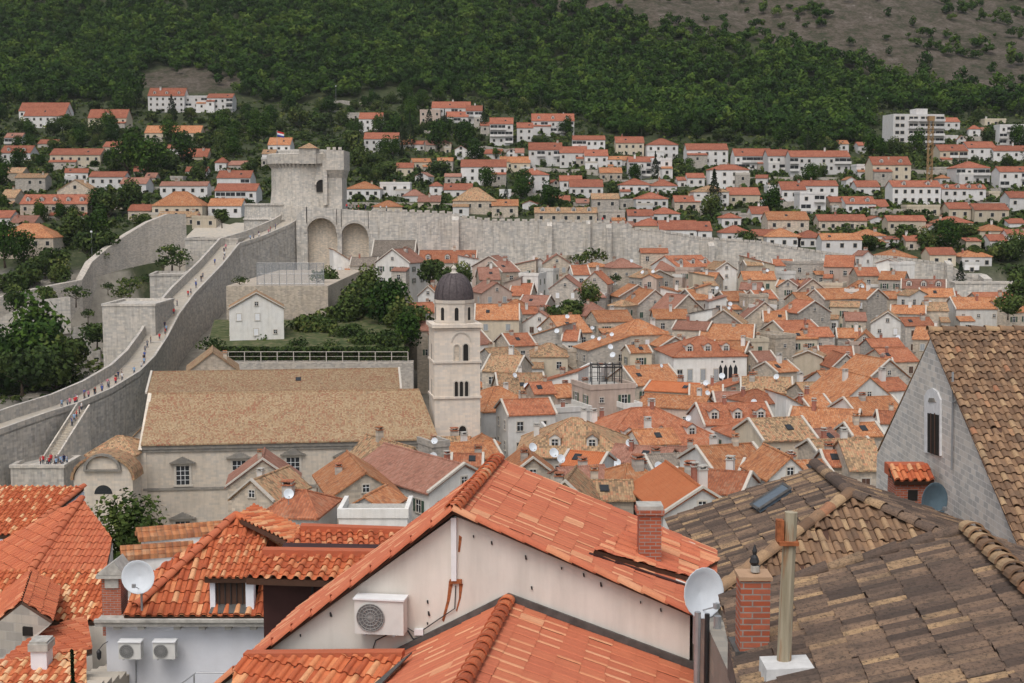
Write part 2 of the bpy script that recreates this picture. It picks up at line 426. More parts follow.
tree_proto('bu', 'shrub', 2.6, 2.2, 300, .4, 'leaf', seed=9, lumps=8, trunk=.1)
tree_proto('bu2', 'shrub', 3.2, 2.6, 300, .45, 'leaf', seed=10, lumps=9, trunk=.1)
tree_proto('cy', 'cypress_tree', 12, 1.5, 700, .5, 'cypress', 'cone', seed=6, trunk=.05)
tree_proto('fir', 'conifer_tree', 12, 3.4, 900, .6, 'cypress', 'tier', seed=7, trunk=.1)
def tree(key, loc, s, label, group=None, rz=None, sz=None):
    kind, cm, tm = TREE[key]
    r = empty(kind, loc, rng.uniform(0, 6.28) if rz is None else rz); r.scale = (s, s, sz or s)
    link('trunk', tm, r); link('crown', cm, r)
    cat = {'shrub': 'shrub'}.get(kind, 'tree')
    return setp(r, label, cat, group)

def build_forest():
    rs = np.random.RandomState(11)
    protos = []
    for k in range(10):
        n = 190
        h = rs.uniform(7, 12); r = rs.uniform(3.2, 5.2)
        V, Q, T = leaf_cloud(rs, n, r, r, h*.36, h*.60, 1.25, 5, jn=.28)
        protos.append((V, T))
    Vs, Ts = [], []; cnt = 0
    lowx = [-400, 0, 110, 135, 160, 235, 262, 300, 340, 380, 430, 500, 560, 620, 700, 800, 860, 880, 960, 1024, 1400]
    lowy = [104, 102, 104, 84, 68, 92, 104, 104, 100, 92, 94, 102, 112, 136, 146, 154, 150, 108, 118, 112, 110]
    upx = [480, 530, 600, 700, 760, 820, 860, 900, 1024, 1500]; upy = [-22, 8, 20, 34, 42, 54, 70, 88, 106, 116]
    tries = 0
    while tries < 36000:
        tries += 1
        Y = rs.uniform(690, 1230); X = rs.uniform(-.46, .46)*Y*1.0
        z = g(X, Y); px, py = proj((X, Y, z))
        if py < -75: continue
        ly = np.interp(px, lowx, lowy)
        if py > ly+rs.uniform(-3, 3): continue
        patch = math.sin(X*.045+Y*.02)*math.cos(Y*.05-X*.013)
        if px > 480:
            uy = np.interp(px, upx, upy)
            if py < uy:
                if rs.rand() > .06 + .3*max(0, 1-(uy-py)/10) + .22*(patch > .45): continue
        if 140 < px < 240 and 70 < py < 92 and rs.rand() < .75: continue
        if ((px-910)/20)**2+((py-130)/20)**2 < 1: continue
        dens = .58 if Y < 1000 else .45
        if rs.rand() > dens: continue
        V, T = protos[rs.randint(10)]
        a = rs.uniform(0, 6.28); s = rs.uniform(.6, 1.3)*(1.0 if px < 640 or py > 60 else .8); ca, sa = math.cos(a)*s, math.sin(a)*s
        P = np.empty_like(V); P[:, 0] = V[:, 0]*ca-V[:, 1]*sa+X; P[:, 1] = V[:, 0]*sa+V[:, 1]*ca+Y; P[:, 2] = V[:, 2]*s+z-.6
        Vs.append(P)
        Ts.append(np.clip(T*.45+rs.choice([.0, .1, .28, .5])*rs.uniform(.6, 1.1)+.12*patch, 0, 1)); cnt += 1
    V = np.concatenate(Vs); Q = np.arange(len(V)).reshape(-1, 4)
    o = link('forest', np_mesh('forest', V, Q, M['pine'], np.concatenate(Ts)))
    setp(o, 'dense dark green pine wood covering the mountain slope above the houses', 'forest', kind='stuff')
    print('forest trees', cnt)
build_forest()

# ------------------------------------------------------------------ windows and other repeated pieces
def window_meshes(w, h, sh):
    b = MB(); t = .12
    b.box(-w/2-t, -w/2, -.07, .02, -h/2, h/2); b.box(w/2, w/2+t, -.07, .02, -h/2, h/2)
    b.box(-w/2-t, w/2+t, -.08, .02, h/2, h/2+t); b.box(-w/2-t-.05, w/2+t+.05, -.13, .02, -h/2-.1, -h/2)
    fr = b.mesh('window', M['frame'])
    p = MB(); p.box(-w/2, w/2, -.02, .01, -h/2, h/2, 0); p.box(-.025, .025, -.045, -.02, -h/2, h/2, 1); p.box(-w/2, w/2, -.043, -.022, h*.08, h*.08+.05, 1)
    pa = p.mesh('pane', [M['glass'], M['white']])
    shm = None
    if sh:
        s = MB()
        if sh.endswith('c'): s.box(-w/2, -.01, -.06, -.03, -h/2, h/2); s.box(.01, w/2, -.06, -.03, -h/2, h/2)
        else: s.box(-w-t, -w/2-t, -.06, -.025, -h/2, h/2); s.box(w/2+t, w+t, -.06, -.025, -h/2, h/2)
        shm = s.mesh('shutters', {'g': M['green'], 'y': M['greysh'], 'w': M['white'], 'b': M['brown']}[sh[0]])
    return fr, pa, shm
WIN = {}
for nm, (w_, h_, s_) in {'n': (.85, 1.25, None), 'g': (.85, 1.25, 'go'), 'gc': (.85, 1.3, 'gc'), 'yc': (.85, 1.3, 'yc'), 'wc': (.85, 1.3, 'wc'), 'bc': (.85, 1.3, 'bc'),
                          's': (.6, .7, None), 'big': (1.7, 1.6, None), 'tall': (1.1, 2.0, None)}.items():
    WIN[nm] = window_meshes(w_, h_, s_)
fw = MB(); fw.box(-.65, .65, -.05, .02, -.75, .75, 1); fw.box(-.5, .5, -.07, 0, -.6, .6, 0)
WINFAR = fw.mesh('window', [M['glass'], M['frame']])
fw = MB(); fw.box(-1.6, 1.6, -.05, .02, -1.05, 1.05, 0); fw.box(-1.8, 1.8, -.9, 0, -1.2, -1.05, 1); fw.box(-1.8, 1.8, -.9, -.84, -1.05, -.2, 1); fw.box(-.05, .05, -.07, 0, -1, 1, 1)
BALFAR = fw.mesh('balcony', [M['glass'], M['B']])
def put_window(key, parent, loc, rz=0, far=False):
    if far:
        o = link('balcony' if key == 'bal' else 'window', BALFAR if key == 'bal' else WINFAR, parent); o.location = loc; o.rotation_euler = (0, 0, rz); return o
    fr, pa, sh = WIN[key]; o = link('window', fr, parent); o.location = loc; o.rotation_euler = (0, 0, rz)
    link('pane', pa, o)
    if sh: link('shutters', sh, o)
    return o
def dish_mesh(r=.42):
    b = MB(); prof = [(0.001, 0), (r*.5, .03), (r*.8, .075), (r, .12), (r*1.03, .12), (r*.8, .055), (r*.5, .01), (0.001, -.02)]
    b.lathe(prof, k=20)
    me = b.mesh('dish', M['dishw'], True); return me
DISH = dish_mesh()
dm = MB(); dm.tube([(0, 0, -.9), (0, 0, 0)], .03, 6); dm.tube([(0, .0, 0), (0, -.12, .02)], .025, 6); DMAST = dm.mesh('mast', M['steel'])
dm = MB(); dm.tube([(0, -.12, -.3), (0, -.55, -.12)], .012, 5); dm.box(-.04, .04, -.6, -.52, -.15, -.06); DARM = dm.mesh('feed_arm', M['steel'])
def sat_dish(loc, az=0, s=1.0, label=None, group=None, tilt=25):
    """az: compass turn of the bowl, 0 faces the camera"""
    r = empty('satellite_dish', loc, az); r.scale = (s, s, s)
    link('mast', DMAST, r); o = link('bowl', DISH, r); o.location = (0, -.12, .02); o.rotation_euler = (R(90-tilt+0), 0, 0)
    link('feed_arm', DARM, r)
    return setp(r, label, 'satellite dish', group)
def chimney_mesh(h, w, mat, cap):
    b = MB(); b.box(-w/2, w/2, -w/2, w/2, -1.5, h, 0); b.box(-w/2-.07, w/2+.07, -w/2-.07, w/2+.07, h+.004, h+.1, 1)
    b.box(-w/2+.03, -w/2+.12, -w/2+.03, w/2-.03, h+.1, h+.3, 0); b.box(w/2-.12, w/2-.03, -w/2+.03, w/2-.03, h+.1, h+.3, 0)
    b.box(-w/2-.05, w/2+.05, -w/2-.05, w/2+.05, h+.304, h+.37, 1)
    return b.mesh('chimney', [M[mat], M[cap]])
CHIM = [chimney_mesh(1.1, .6, 'T', 'rO'), chimney_mesh(1.5, .7, 'W', 'concrete'), chimney_mesh(1.0, .8, 'S', 'rR'), chimney_mesh(1.3, .5, 'brick', 'concrete')]

# ------------------------------------------------------------------ houses
HOUSES = []; DISHES = []
WALLN = {'S': 'grey stone', 'T': 'tan stone', 'W': 'white', 'C': 'cream', 'P': 'pinkish', 'B': 'white'}
ROOFN = {'O': 'orange', 'b': 'bright orange', 'R': 'red', 'N': 'old tan', 'K': 'faded pink', 'M': 'mottled', 'G': 'grey'}
TYPEN = {'x': 'gabled', 'y': 'gabled', 'h': 'hipped', 'l': 'sloping', 'r': 'sloping', 'f': 'flat'}
def townD(ye): return float(np.interp(ye, [238, 245, 252, 266, 284, 328, 386, 422, 460, 480, 500, 520], [396, 391, 386, 370, 342, 302, 250, 216, 176, 152, 138, 128]))
def house(x0, x1, yr, ye, t='x', wall='S', roof='O', D=None, yaw=0, L=None, base=None, dorm=0, chim=1, wins=True, dish=0, hill=False, name=None, winkey=None, rows=None, label=None, bal=False, over=.35, cat='house', pitch=.42):
    cx = (x0+x1)/2
    if D is None: D = ground_hit(cx, base) if hill else townD(ye)
    c = at(cx, ye, D); ze = c.z; w = (x1-x0)/F*D/max(.5, math.cos(R(yaw)))
    if t in 'xh':
        if L is None:
            k = pitch*(1 if t == 'x' else .95)
            L = 2*(D*(ye-yr)/F)/(k+(yr-200)/F)
            L = max(4.2, min(15 if not hill else 12, L))
        h = max(.7 if D > 100 else .12, at(cx, yr, D+L/2).z-ze); h = min(h, .75*L/2)
    else:
        L = L or rng.uniform(7, 10); h = 0 if t == 'f' else max(.6, at(cx, yr, D).z-ze)
    if t == 'y': h = min(h, w*.45)
    cyaw = R(yaw)
    zb = min(g(c.x, D), g(c.x, D+L), g(c.x-w/2, D), g(c.x+w/2, D))-1.0
    if base and hill: zb = min(zb, at(cx, base, D).z-.3)
    root = empty(name or ('hillside_house' if hill else 'town_house'), (c.x, D, zb), cyaw)
    H = ze-zb; hw = w/2
    mw = M['B'] if (hill and wall == 'W') else M[wall]; mr = M['hillroof'] if (hill and roof == 'R') else M['r'+roof]
    b = MB()
    b.box(-hw, hw, 0, L, 0, H)
    if t == 'y': b.prism([(-hw, 0.003, H), (hw, 0.003, H), (0, 0.003, H+h)], (0, L-.006, 0))
    elif t == 'x': b.prism([(-hw+.003, 0, H), (-hw+.003, L, H), (-hw+.003, L/2, H+h)], (w-.006, 0, 0))
    elif t == 'r': b.prism([(-hw, 0.003, H), (hw, 0.003, H), (hw, 0.003, H+h)], (0, L-.006, 0))
    elif t == 'l': b.prism([(-hw, 0.003, H), (hw, 0.003, H), (-hw, 0.003, H+h)], (0, L-.006, 0))
    elif t == 'f':
        b.box(-hw-.1, hw+.1, -.1, .25, H+.003, H+.75); b.box(-hw-.1, -hw+.25, .25, L+.1, H+.003, H+.75); b.box(hw-.25, hw+.1, .25, L+.1, H+.003, H+.75)
    b.build('wall', mw, root)
    rf = MB(); o = over if D < 180 else over*.6; th = .16
    def slab(P): rf.prism([Vector(p) for p in P], (0, 0, th))
    if t == 'x':
        s = h/(L/2)
        slab([(-hw-.2, -o, H-o*s+.02), (hw+.2, -o, H-o*s+.02), (hw+.2, L/2, H+h+.02), (-hw-.2, L/2, H+h+.02)])
        slab([(-hw-.2, L+o, H-o*s+.02), (-hw-.2, L/2, H+h+.02), (hw+.2, L/2, H+h+.02), (hw+.2, L+o, H-o*s+.02)])
        rf.tube([(-hw-.22, L/2, H+h+th), (hw+.22, L/2, H+h+th)], .13, 6)
    elif t == 'y':
        s = h/hw
        slab([(-hw-o, -.2, H-o*s+.02), (0, -.2, H+h+.02), (0, L+.2, H+h+.02), (-hw-o, L+.2, H-o*s+.02)])
        slab([(0, -.2, H+h+.02), (hw+o, -.2, H-o*s+.02), (hw+o, L+.2, H-o*s+.02), (0, L+.2, H+h+.02)])
        rf.tube([(0, -.22, H+h+th), (0, L+.22, H+h+th)], .13, 6)
    elif t == 'h':
        rx = max(.4, hw-L/2); s = h/(L/2); s2 = h/(hw-rx) if hw > rx else s
        A = (-hw-o, -o, H-.05); B_ = (hw+o, -o, H-.05); C_ = (hw+o, L+o, H-.05); D_ = (-hw-o, L+o, H-.05); E = (-rx, L/2, H+h); G_ = (rx, L/2, H+h)
        for P in ([A, B_, G_, E], [B_, C_, G_], [C_, D_, E, G_], [D_, A, E]): slab(P)
        for a_, c_ in ((A, E), (B_, G_), (C_, G_), (D_, E), (E, G_)):
            rf.tube([Vector(a_)+Vector((0, 0, th)), Vector(c_)+Vector((0, 0, th))], .12, 6)
    elif t in 'lr':
        sg = 1 if t == 'r' else -1; s = h/w
        slab([(-sg*(hw+o), -.25, H-o*s+.02), (sg*(hw+.2), -.25, H+h+.2*s+.02), (sg*(hw+.2), L+.2, H+h+.2*s+.02), (-sg*(hw+o), L+.2, H-o*s+.02)])
    else:
        rf.box(-hw+.26, hw-.26, .26, L, H+.004, H+.1)
    ro = rf.build('roof', M['concrete'] if t == 'f' else mr, root)
    # chimneys
    def roofz(x, y):
        if t == 'x': return H+h*(1-abs(y-L/2)/(L/2))
        if t == 'y': return H+h*(1-abs(x)/hw)
        if t == 'h': return H+h*max(0, min(1-abs(y-L/2)/(L/2), (hw-abs(x))/max(.1, hw-rx)))
        if t == 'r': return H+h*(x+hw)/w
        if t == 'l': return H+h*(hw-x)/w
        return H
    for k in range(chim):
        cc = link('chimney', rng.choice(CHIM), ro); x = rng.uniform(-hw*.75, hw*.75); y = rng.uniform(L*.3, L*.75)
        cc.location = (x, y, roofz(x, y)); s = rng.uniform(.8, 1.15); cc.scale = (s, s, s)
    # pale coping along the gables, lean-tos and skylights
    if t == 'y' and D > 100 and not hill:
        vb = MB()
        for sx_ in (-1, 1): vb.prism([(sx_*(hw+.25), -.32, H-.25*h/hw+.16), (0, -.32, H+h+.2), (0, -.32, H+h+.42), (sx_*(hw+.25), -.32, H-.25*h/hw+.38)], (0, .42, 0))
        if rng.random() < .6: vb.build('verge', M['frame'], root)
    if t == 'x' and D > 100 and not hill and rng.random() < .55:
        vb = MB()
        for sx_ in (-1, 1):
            x_ = sx_*(hw+.12)-.15
            vb.prism([(x_, -.3, H-.1), (x_, L/2, H+h+.1), (x_, L/2, H+h+.38), (x_, -.3, H+.2)], (.3, 0, 0)); vb.prism([(x_, L+.3, H-.1), (x_, L/2, H+h+.1), (x_, L/2, H+h+.38), (x_, L+.3, H+.2)], (.3, 0, 0))
        for q_ in (0, 1):
            vc = MB(); vc.v = vb.v[q_*16:q_*16+16]; vc.f = [tuple(i for i in f_) for f_ in vb.f[:12]]; vc.m = vb.m[:12]; vc.build('verge', M['frame'], root)
    if D > 100 and wins and rng.random() < (.5 if not hill else .45) and w > 5:
        aw = rng.uniform(.3, .55)*w; ax_ = rng.choice([-1, 1])*(hw-aw/2-.05); ah = H-rng.uniform(1.8, 3.8); ad = rng.uniform(1.8, 3.2)
        if ah > 1:
            vb = MB(); vb.box(ax_-aw/2, ax_+aw/2, -ad, -.003, 0, ah); an = vb.build('annex', rng.choice([mw, mw, M['B'] if hill else M['W'], M['S']]), root)
            vb = MB()
            if rng.random() < .6: vb.prism([(ax_-aw/2-.15, -ad-.2, ah+.02), (ax_+aw/2+.15, -ad-.2, ah+.02), (ax_+aw/2+.15, -.01, ah+.9), (ax_-aw/2-.15, -.01, ah+.9)], (0, 0, .14)); vb.build('annex_roof', mr if t != 'f' else M['rO'], an)
            else:
                vb.box(ax_-aw/2-.05, ax_+aw/2+.05, -ad-.05, -ad+.15, ah+.003, ah+.8); vb.box(ax_-aw/2-.05, ax_-aw/2+.15, -ad+.15, -.01, ah+.003, ah+.8); vb.box(ax_+aw/2-.15, ax_+aw/2+.05, -ad+.15, -.01, ah+.003, ah+.8); vb.build('terrace_parapet', M['W'] if rng.random() < .5 else M['frame'], an)
            put_window('n', an, (ax_, -ad-.004, ah-1.4), 0, D > 405)
    if t == 'x' and D > 100 and rng.random() < .35 and not dorm:
        s = h/(L/2); x_ = rng.uniform(-hw*.6, hw*.6); y_ = L*.25; vb = MB()
        vb.prism([(x_-.4, y_-.5, H+s*(y_-.5)+.2), (x_+.4, y_-.5, H+s*(y_-.5)+.2), (x_+.4, y_+.5, H+s*(y_+.5)+.2), (x_-.4, y_+.5, H+s*(y_+.5)+.2)], (0, 0, .1)); vb.build('skylight', M['glass'], ro)
    # windows
    far = D > 405
    if wins:
        key = winkey or rng.choice(['n', 'n', 'g', 'gc', 'yc', 'wc', 'bc'] if not hill else ['n'])
        nr = rows or (2 if not hill else max(1, min(4, int((ze-at(cx, base, D).z)/2.9+.3))))
        sp = rng.uniform(2.6, 3.4)
        nc = max(1, int(w/sp))
        for r_ in range(nr):
            z = H-1.55-2.95*r_
            if z < 1: break
            for c_ in range(nc):
                if rng.random() < (.12 if not hill else .05): continue
                x = -hw+w*(c_+.5)/nc + rng.uniform(-.15, .15)
                kk = 's' if rng.random() < .12 else key
                if bal and r_ < nr and rng.random() < .45 and w > 6: kk = 'bal'
                put_window(kk, root, (x, -.004, z), 0, far)
        if not far or w > 6:
            vis = cyaw - math.atan2(c.x, D)      # >0: left wall shows, <0: right wall shows
            if abs(vis) > .06:
                sx = -1 if vis > 0 else 1
                for r_ in range(nr):
                    z = H-1.6-2.95*r_
                    if z < 1: break
                    for c_ in range(max(1, int(L/3.5))):
                        y = L*(c_+.5)/max(1, int(L/3.5))
                        put_window(key, root, (sx*(hw+.004), y, z), R(-90) if sx < 0 else R(90), far)
        if t == 'y' and h > 1.4: put_window('s', root, (0, -.006, H+h*.35), 0, far)
    if t in 'xh' and dorm:
        s = h/(L/2)
        for k in range(dorm):
            x = -hw+w*(k+.5)/dorm if t == 'x' else (-hw+w*(k+1)/(dorm+1))
            y0 = L*.13 if L > 7 else .6; z0 = H+s*y0
            d = MB(); dw = .65; dh = 1.15
            d.box(-dw, dw, 0, 2.2, -.4, dh, 0); d.prism([(-dw, 0.003, dh), (dw, 0.003, dh), (0, .003, dh+.45)], (0, 2.4, 0), 0)
            d.prism([(-dw-.15, -.15, dh-.08), (0, -.15, dh+.47), (0, 3.0, dh+.47), (-dw-.15, 3.0, dh-.08)], (0, 0, .09), 1)
            d.prism([(dw+.15, -.15, dh-.08), (0, -.15, dh+.47), (0, 3.0, dh+.47), (dw+.15, 3.0, dh-.08)], (0, 0, .09), 1)
            dd = d.build('dormer', [M['W'] if not hill else M['B'], mr], ro); dd.location = (x, y0, z0)
            ww = put_window('s', dd, (0, -.004, .55), 0, False); ww.scale = (1.2, 1, 1.2)
    root['px'] = cx; root['py'] = (yr+ye)/2
    if label: setp(root, label, cat)
    else:
        f = '%s %s, %s %s roof' % (WALLN[wall], 'house', ROOFN[roof], TYPEN[t]) if t != 'f' else '%s flat-roofed house' % WALLN[wall]
        if dorm: f += ', %s' % ({1: 'one dormer', 2: 'two dormers', 3: 'three dormers', 4: 'four dormers', 5: 'five dormers'}[dorm])
        HOUSES.append((root, f, cx, (yr+ye)/2, hill))
    for k in range(dish):
        x = rng.uniform(-hw*.8, hw*.8); y = L*.35 if t != 'f' else .5
        p = Matrix.Translation((c.x, D, zb)) @ Matrix.Rotation(cyaw, 4, 'Z') @ Vector((x, y, roofz(x, y)+.95))
        DISHES.append(sat_dish(p, rng.uniform(-.7, .7), rng.uniform(.8, 1.1)))
    return root
def place_dish(px, py, D, s=1.2, az=0): DISHES.append(sat_dish(at(px, py, D), az, s*.72))
def px_at(px, D): return (px-512)/F*D
# ------------------------------------------------------------------ ramparts
def quadstrip(b, top, thick, bottoms, m=0):
    """a solid wall following points (Vector top inner), swept thick along outward normals"""
    n = len(top)
    nn = []
    for i in range(n):
        d = (top[min(i+1, n-1)]-top[max(i-1, 0)]); d.z = 0; d.normalize(); nn.append(Vector((-d.y, d.x, 0)))
    i0 = len(b.v)
    for i in range(n):
        p = top[i]; q = p+nn[i]*thick
        b.v += [tuple(p), tuple(q), (q.x, q.y, bottoms[i]), (p.x, p.y, bottoms[i])]
    for i in range(n-1):
        a = i0+4*i; c = a+4
        for k in range(4):
            b.f.append((a+k, a+(k+1) % 4, c+(k+1) % 4, c+k)); b.m.append(m)
    b.f.append((i0, i0+1, i0+2, i0+3)); b.m.append(m); e = i0+4*(n-1); b.f.append((e+3, e+2, e+1, e)); b.m.append(m)
# left rampart: inner parapet line (pixel, depth) climbing from the gate to the round tower
LW = [(-150, 478, 205), (-60, 450, 216), (0, 429, 228), (45, 413, 238), (80, 402, 247), (112, 388, 258), (140, 371, 272), (155, 356, 286), (168, 336, 302), (180, 313, 318), (195, 293, 334), (222, 265, 358), (240, 243, 374), (262, 236, 384), (290, 224, 396), (306, 214, 404)]
LWP = [at(*p) for p in LW]
b = MB()
PAR = .95      # parapet height
deck = [p-Vector((0, 0, PAR)) for p in LWP]
quadstrip(b, deck, 5.4, [min(g(p.x, p.y), 6 if p.y < 330 else 60)-3 for p in deck])
root = empty('rampart', tuple(deck[4]-Vector((0, 0, 12))))
wl = b.build('wall', M['fort'], None)
b2 = MB(); quadstrip(b2, LWP, .5, [p.z-PAR-.3 for p in LWP])
outer = []
for i, p in enumerate(LWP):
    d = LWP[min(i+1, len(LWP)-1)]-LWP[max(i-1, 0)]; d.z = 0; d.normalize(); outer.append(p+Vector((-d.y, d.x, 0))*5.4+Vector((0, 0, 1.2)))
quadstrip(b2, outer, .6, [p.z-PAR-1.6 for p in outer])
pr = b2.build('parapet', M['fort_pale'], None)
b3 = MB(); quadstrip(b3, [p+Vector((0, 0, .012)) for p in deck], 5.38, [p.z-.05 for p in deck]); dk = b3.build('walkway', M['pave'], None)
# stair running down the inner face to the gate terrace
b4 = MB(); s0 = at(78, 409, 244); s1 = at(38, 472, 232); ns = 26
dx = (s1-s0)/ns; side = Vector((dx.y, -dx.x, 0)).normalized()
if side.y > 0: side = -side
side = Vector((.85, -.5, 0)).normalized()
for k in range(ns):
    p = s0+dx*k; q = s0+dx*(k+1)
    b4.prism([(p.x, p.y, p.z), (q.x, q.y, p.z), (q.x, q.y, q.z-9), (p.x, p.y, p.z-9)], side*2.6)
st = b4.build('stair', M['pave'], None)
b5 = MB()
for off in (side*2.6, side*-.35):
    b5.prism([s0+off+Vector((0, 0, 1)), s1+off+Vector((0, 0, 1)), s1+off-Vector((0, 0, 9)), s0+off-Vector((0, 0, 9))], side*.35)
sp2 = b5.build('parapet', M['fort_pale'], None)
for o in (wl, pr, dk, st, sp2):
    o.parent = root; o.matrix_parent_inverse = Matrix.Translation(-root.location)
for (px, py, w_, h_) in ((22, 461, .7, 3.0),):
    pass
setp(root, 'long pale limestone rampart with walkway climbing from the left edge to the round fortress tower', 'city wall')
# arrow slit openings on its inner face
# small gate terrace at the stair foot
def solid(name, px0, px1, pytop, D, depth, mat, label, cat, zb=None, yaw=0, cap=True, pybase=None):
    c = at((px0+px1)/2, pytop, D); w = (px1-px0)/F*D
    z0 = zb if zb is not None else (at(0, pybase, D).z if pybase else min(g(c.x, D), g(c.x, D+depth))-1)
    r = empty(name, (c.x, D, z0), R(yaw)); H = c.z-z0
    b = MB(); b.box(-w/2, w/2, 0, depth, 0, H); b.build('wall', M[mat], r)
    if cap:
        b = MB(); t = .6; q = .16
        b.box(-w/2-q, w/2+q, -q, t, H+.003, H+.5); b.box(-w/2-q, w/2+q, depth-t, depth+q, H+.003, H+.5)
        b.box(-w/2-q, -w/2+t, t, depth-t, H+.003, H+.5); b.box(w/2-t, w/2+q, t, depth-t, H+.003, H+.5)
        b.build('parapet', M['fort_pale'], r)
    setp(r, label, cat); return r
solid('gate_terrace', 10, 64, 468, 228, 9, 'fort', 'low grey stone terrace at the foot of the rampart stair', 'terrace')
solid('bastion', 102, 155, 306, 305, 17, 'fort_pale', 'square pale stone bastion block standing against the outer side of the rampart', 'bastion')
solid('bastion', 185, 238, 240, 377, 16, 'fort_pale', 'square stone bastion block higher up the rampart below the tiled hotel', 'bastion')
solid('outwork', 150, 184, 276, 352, 16, 'fort', 'low stone outwork platform between the two square bastions', 'outwork', yaw=8)
solid('outwork', 143, 163, 342, 300, 8, 'fort_pale', 'small stone step block beside the lower bastion', 'outwork', cap=False)
# outer scarp wall left of the moat
SW = [(-90, 318, 362), (-20, 302, 366), (20, 292, 372), (60, 284, 380), (82, 280, 386), (92, 262, 392), (108, 248, 398), (128, 234, 404), (148, 222, 409), (168, 214, 413), (186, 214, 416)]
b = MB(); t = [at(*p) for p in SW]; quadstrip(b, t, 2.2, [g(p.x, p.y-8)-2 for p in t]); o = b.build('scarp_wall', M['S'])
setp(o, 'curved grey stone scarp wall round the dry moat at the left', 'wall')
b = MB(); t = [at(*p) for p in [(62, 330, 352), (80, 326, 353), (90, 352, 352), (100, 350, 352)]]; quadstrip(b, t, 1.0, [p.z-9 for p in t])
setp(b.build('retaining_wall', M['fort']), 'short broken retaining wall in the moat beside the lower bastion', 'wall')
b = MB(); t = [at(*p) for p in [(-60, 322, 345), (0, 305+13, 347), (40, 300, 350), (70, 297, 352)]]; quadstrip(b, t, 1.0, [p.z-9 for p in t])
setp(b.build('retaining_wall', M['fort_pale']), 'grey retaining wall above the dark pines at the left edge', 'wall')
# the round fortress tower
Dm = 412
cm = at(309, 200, Dm); cx, cy = cm.x, Dm
root = empty('round_fortress', (cx, cy, g(cx, cy)-6))
def loc(o):
    o.parent = root; o.matrix_parent_inverse = Matrix.Translation(-root.location); return o
zz = lambda py, D=Dm-10: at(0, py, D).z
b = MB(); rr = 10.6
b.lathe([(rr+.9, g(cx, cy)-6), (rr+.5, zz(206)), (rr, zz(190)), (rr, zz(166)), (.01, zz(166))], cx, cy, 56); loc(b.build('drum', M['fort_pale']))
b = MB(); b.lathe([(rr+1.15, zz(163.5)), (rr+1.15, zz(154)), (rr+.5, zz(153)), (rr+.5, zz(163))], cx, cy, 56); b.lathe([(rr-1.5, zz(164)), (rr-2.2, zz(150)), (rr-2.9, zz(149)), (.01, zz(150))], cx, cy, 48)
loc(b.build('upper_drum', M['fort_pale']))
b = MB()
for k in range(56):
    a = 2*math.pi*k/56; c_, s_ = math.cos(a), math.sin(a)
    p = Vector((cx+c_*(rr-.05), cy+s_*(rr-.05), 0)); tx = Vector((-s_, c_, 0))*.28; ou = Vector((c_, s_, 0))*1.15
    b.prism([p-tx+Vector((0, 0, zz(168.5))), p+tx+Vector((0, 0, zz(168.5))), p+tx+ou+Vector((0, 0, zz(163.6))), p-tx+ou+Vector((0, 0, zz(163.6)))], (0, 0, .9))
loc(b.build('corbel_ring', M['fort_pale']))
b = MB()   # watch hut with pyramid roof
h0 = at(308, 163, 401); b.box(h0.x-2.3, h0.x+2.3, 400.2, 406.4, zz(164), zz(148)); loc(b.build('watch_hut', M['fort_pale']))
b = MB(); p = [(h0.x-2.7, 399.8), (h0.x+2.7, 399.8), (h0.x+2.7, 406.9), (h0.x-2.7, 406.9)]; ap = (h0.x, 404.2, zz(142.5)); zr = zz(148.4)
for i in range(4): b.face([(*p[i], zr), (*p[(i+1) % 4], zr), ap])
b.face([(*q, zr) for q in p]); loc(b.build('hut_roof', M['rN']))
b = MB()   # tall square keep on the right
k0, k1 = at(314, 160, 403).x, at(342, 160, 403).x; kt = zz(154)
b.box(k0, k1, 402, 414, g(cx, cy)-6, kt); b.box(k1-4.2, k1+.8, 400.5, 415, zz(170), zz(150.5)); b.prism([(k1-4.2, 400.5, zz(170)), (k1+.8, 400.5, zz(170)), (k1, 402, zz(178)), (k1-3.4, 402, zz(178))], (0, 13, 0))
b.box(k1-5.2, k1-4, 400.9, 403, zz(205), zz(160))
loc(b.build('keep', M['fort_pale']))
b = MB()
x = k0+.3
while x < k1-4.8: b.box(x, x+.9, 401.9, 402.6, kt+.004, kt+1.1); x += 1.7
x = k1-3.9
while x < k1+.2: b.box(x, x+.9, 400.4, 401, zz(150.5)+.004, zz(150.5)+.9); x += 1.6
loc(b.build('battlements', M['fort_pale']))
def arch_poly(x, y, z0, w, h, n=10, nrm=(0, -1, 0)):
    P = [Vector((x-w/2, y, z0)), Vector((x+w/2, y, z0))]
    for k in range(n+1):
        a = math.pi*k/n; P.append(Vector((x+math.cos(a)*w/2, y, z0+h-w/2+math.sin(a)*w/2)))
    return P
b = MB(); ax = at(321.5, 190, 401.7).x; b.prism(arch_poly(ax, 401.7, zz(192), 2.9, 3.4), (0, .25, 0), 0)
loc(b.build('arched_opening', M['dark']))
b = MB()
for k in range(12):
    a0, a1 = math.pi*k/12, math.pi*(k+1)/12
    P = [(ax+math.cos(a)*r, 401.55, zz(192)+2.0+math.sin(a)*r) for a, r in ((a0, 1.46), (a1, 1.46), (a1, 1.9), (a0, 1.9))]
    b.prism(P, (0, .5, 0))
loc(b.build('arch_surround', M['fort_pale']))
setp(root, 'big round limestone fortress tower with corbelled crown and square keep, highest point of the walls', 'tower')
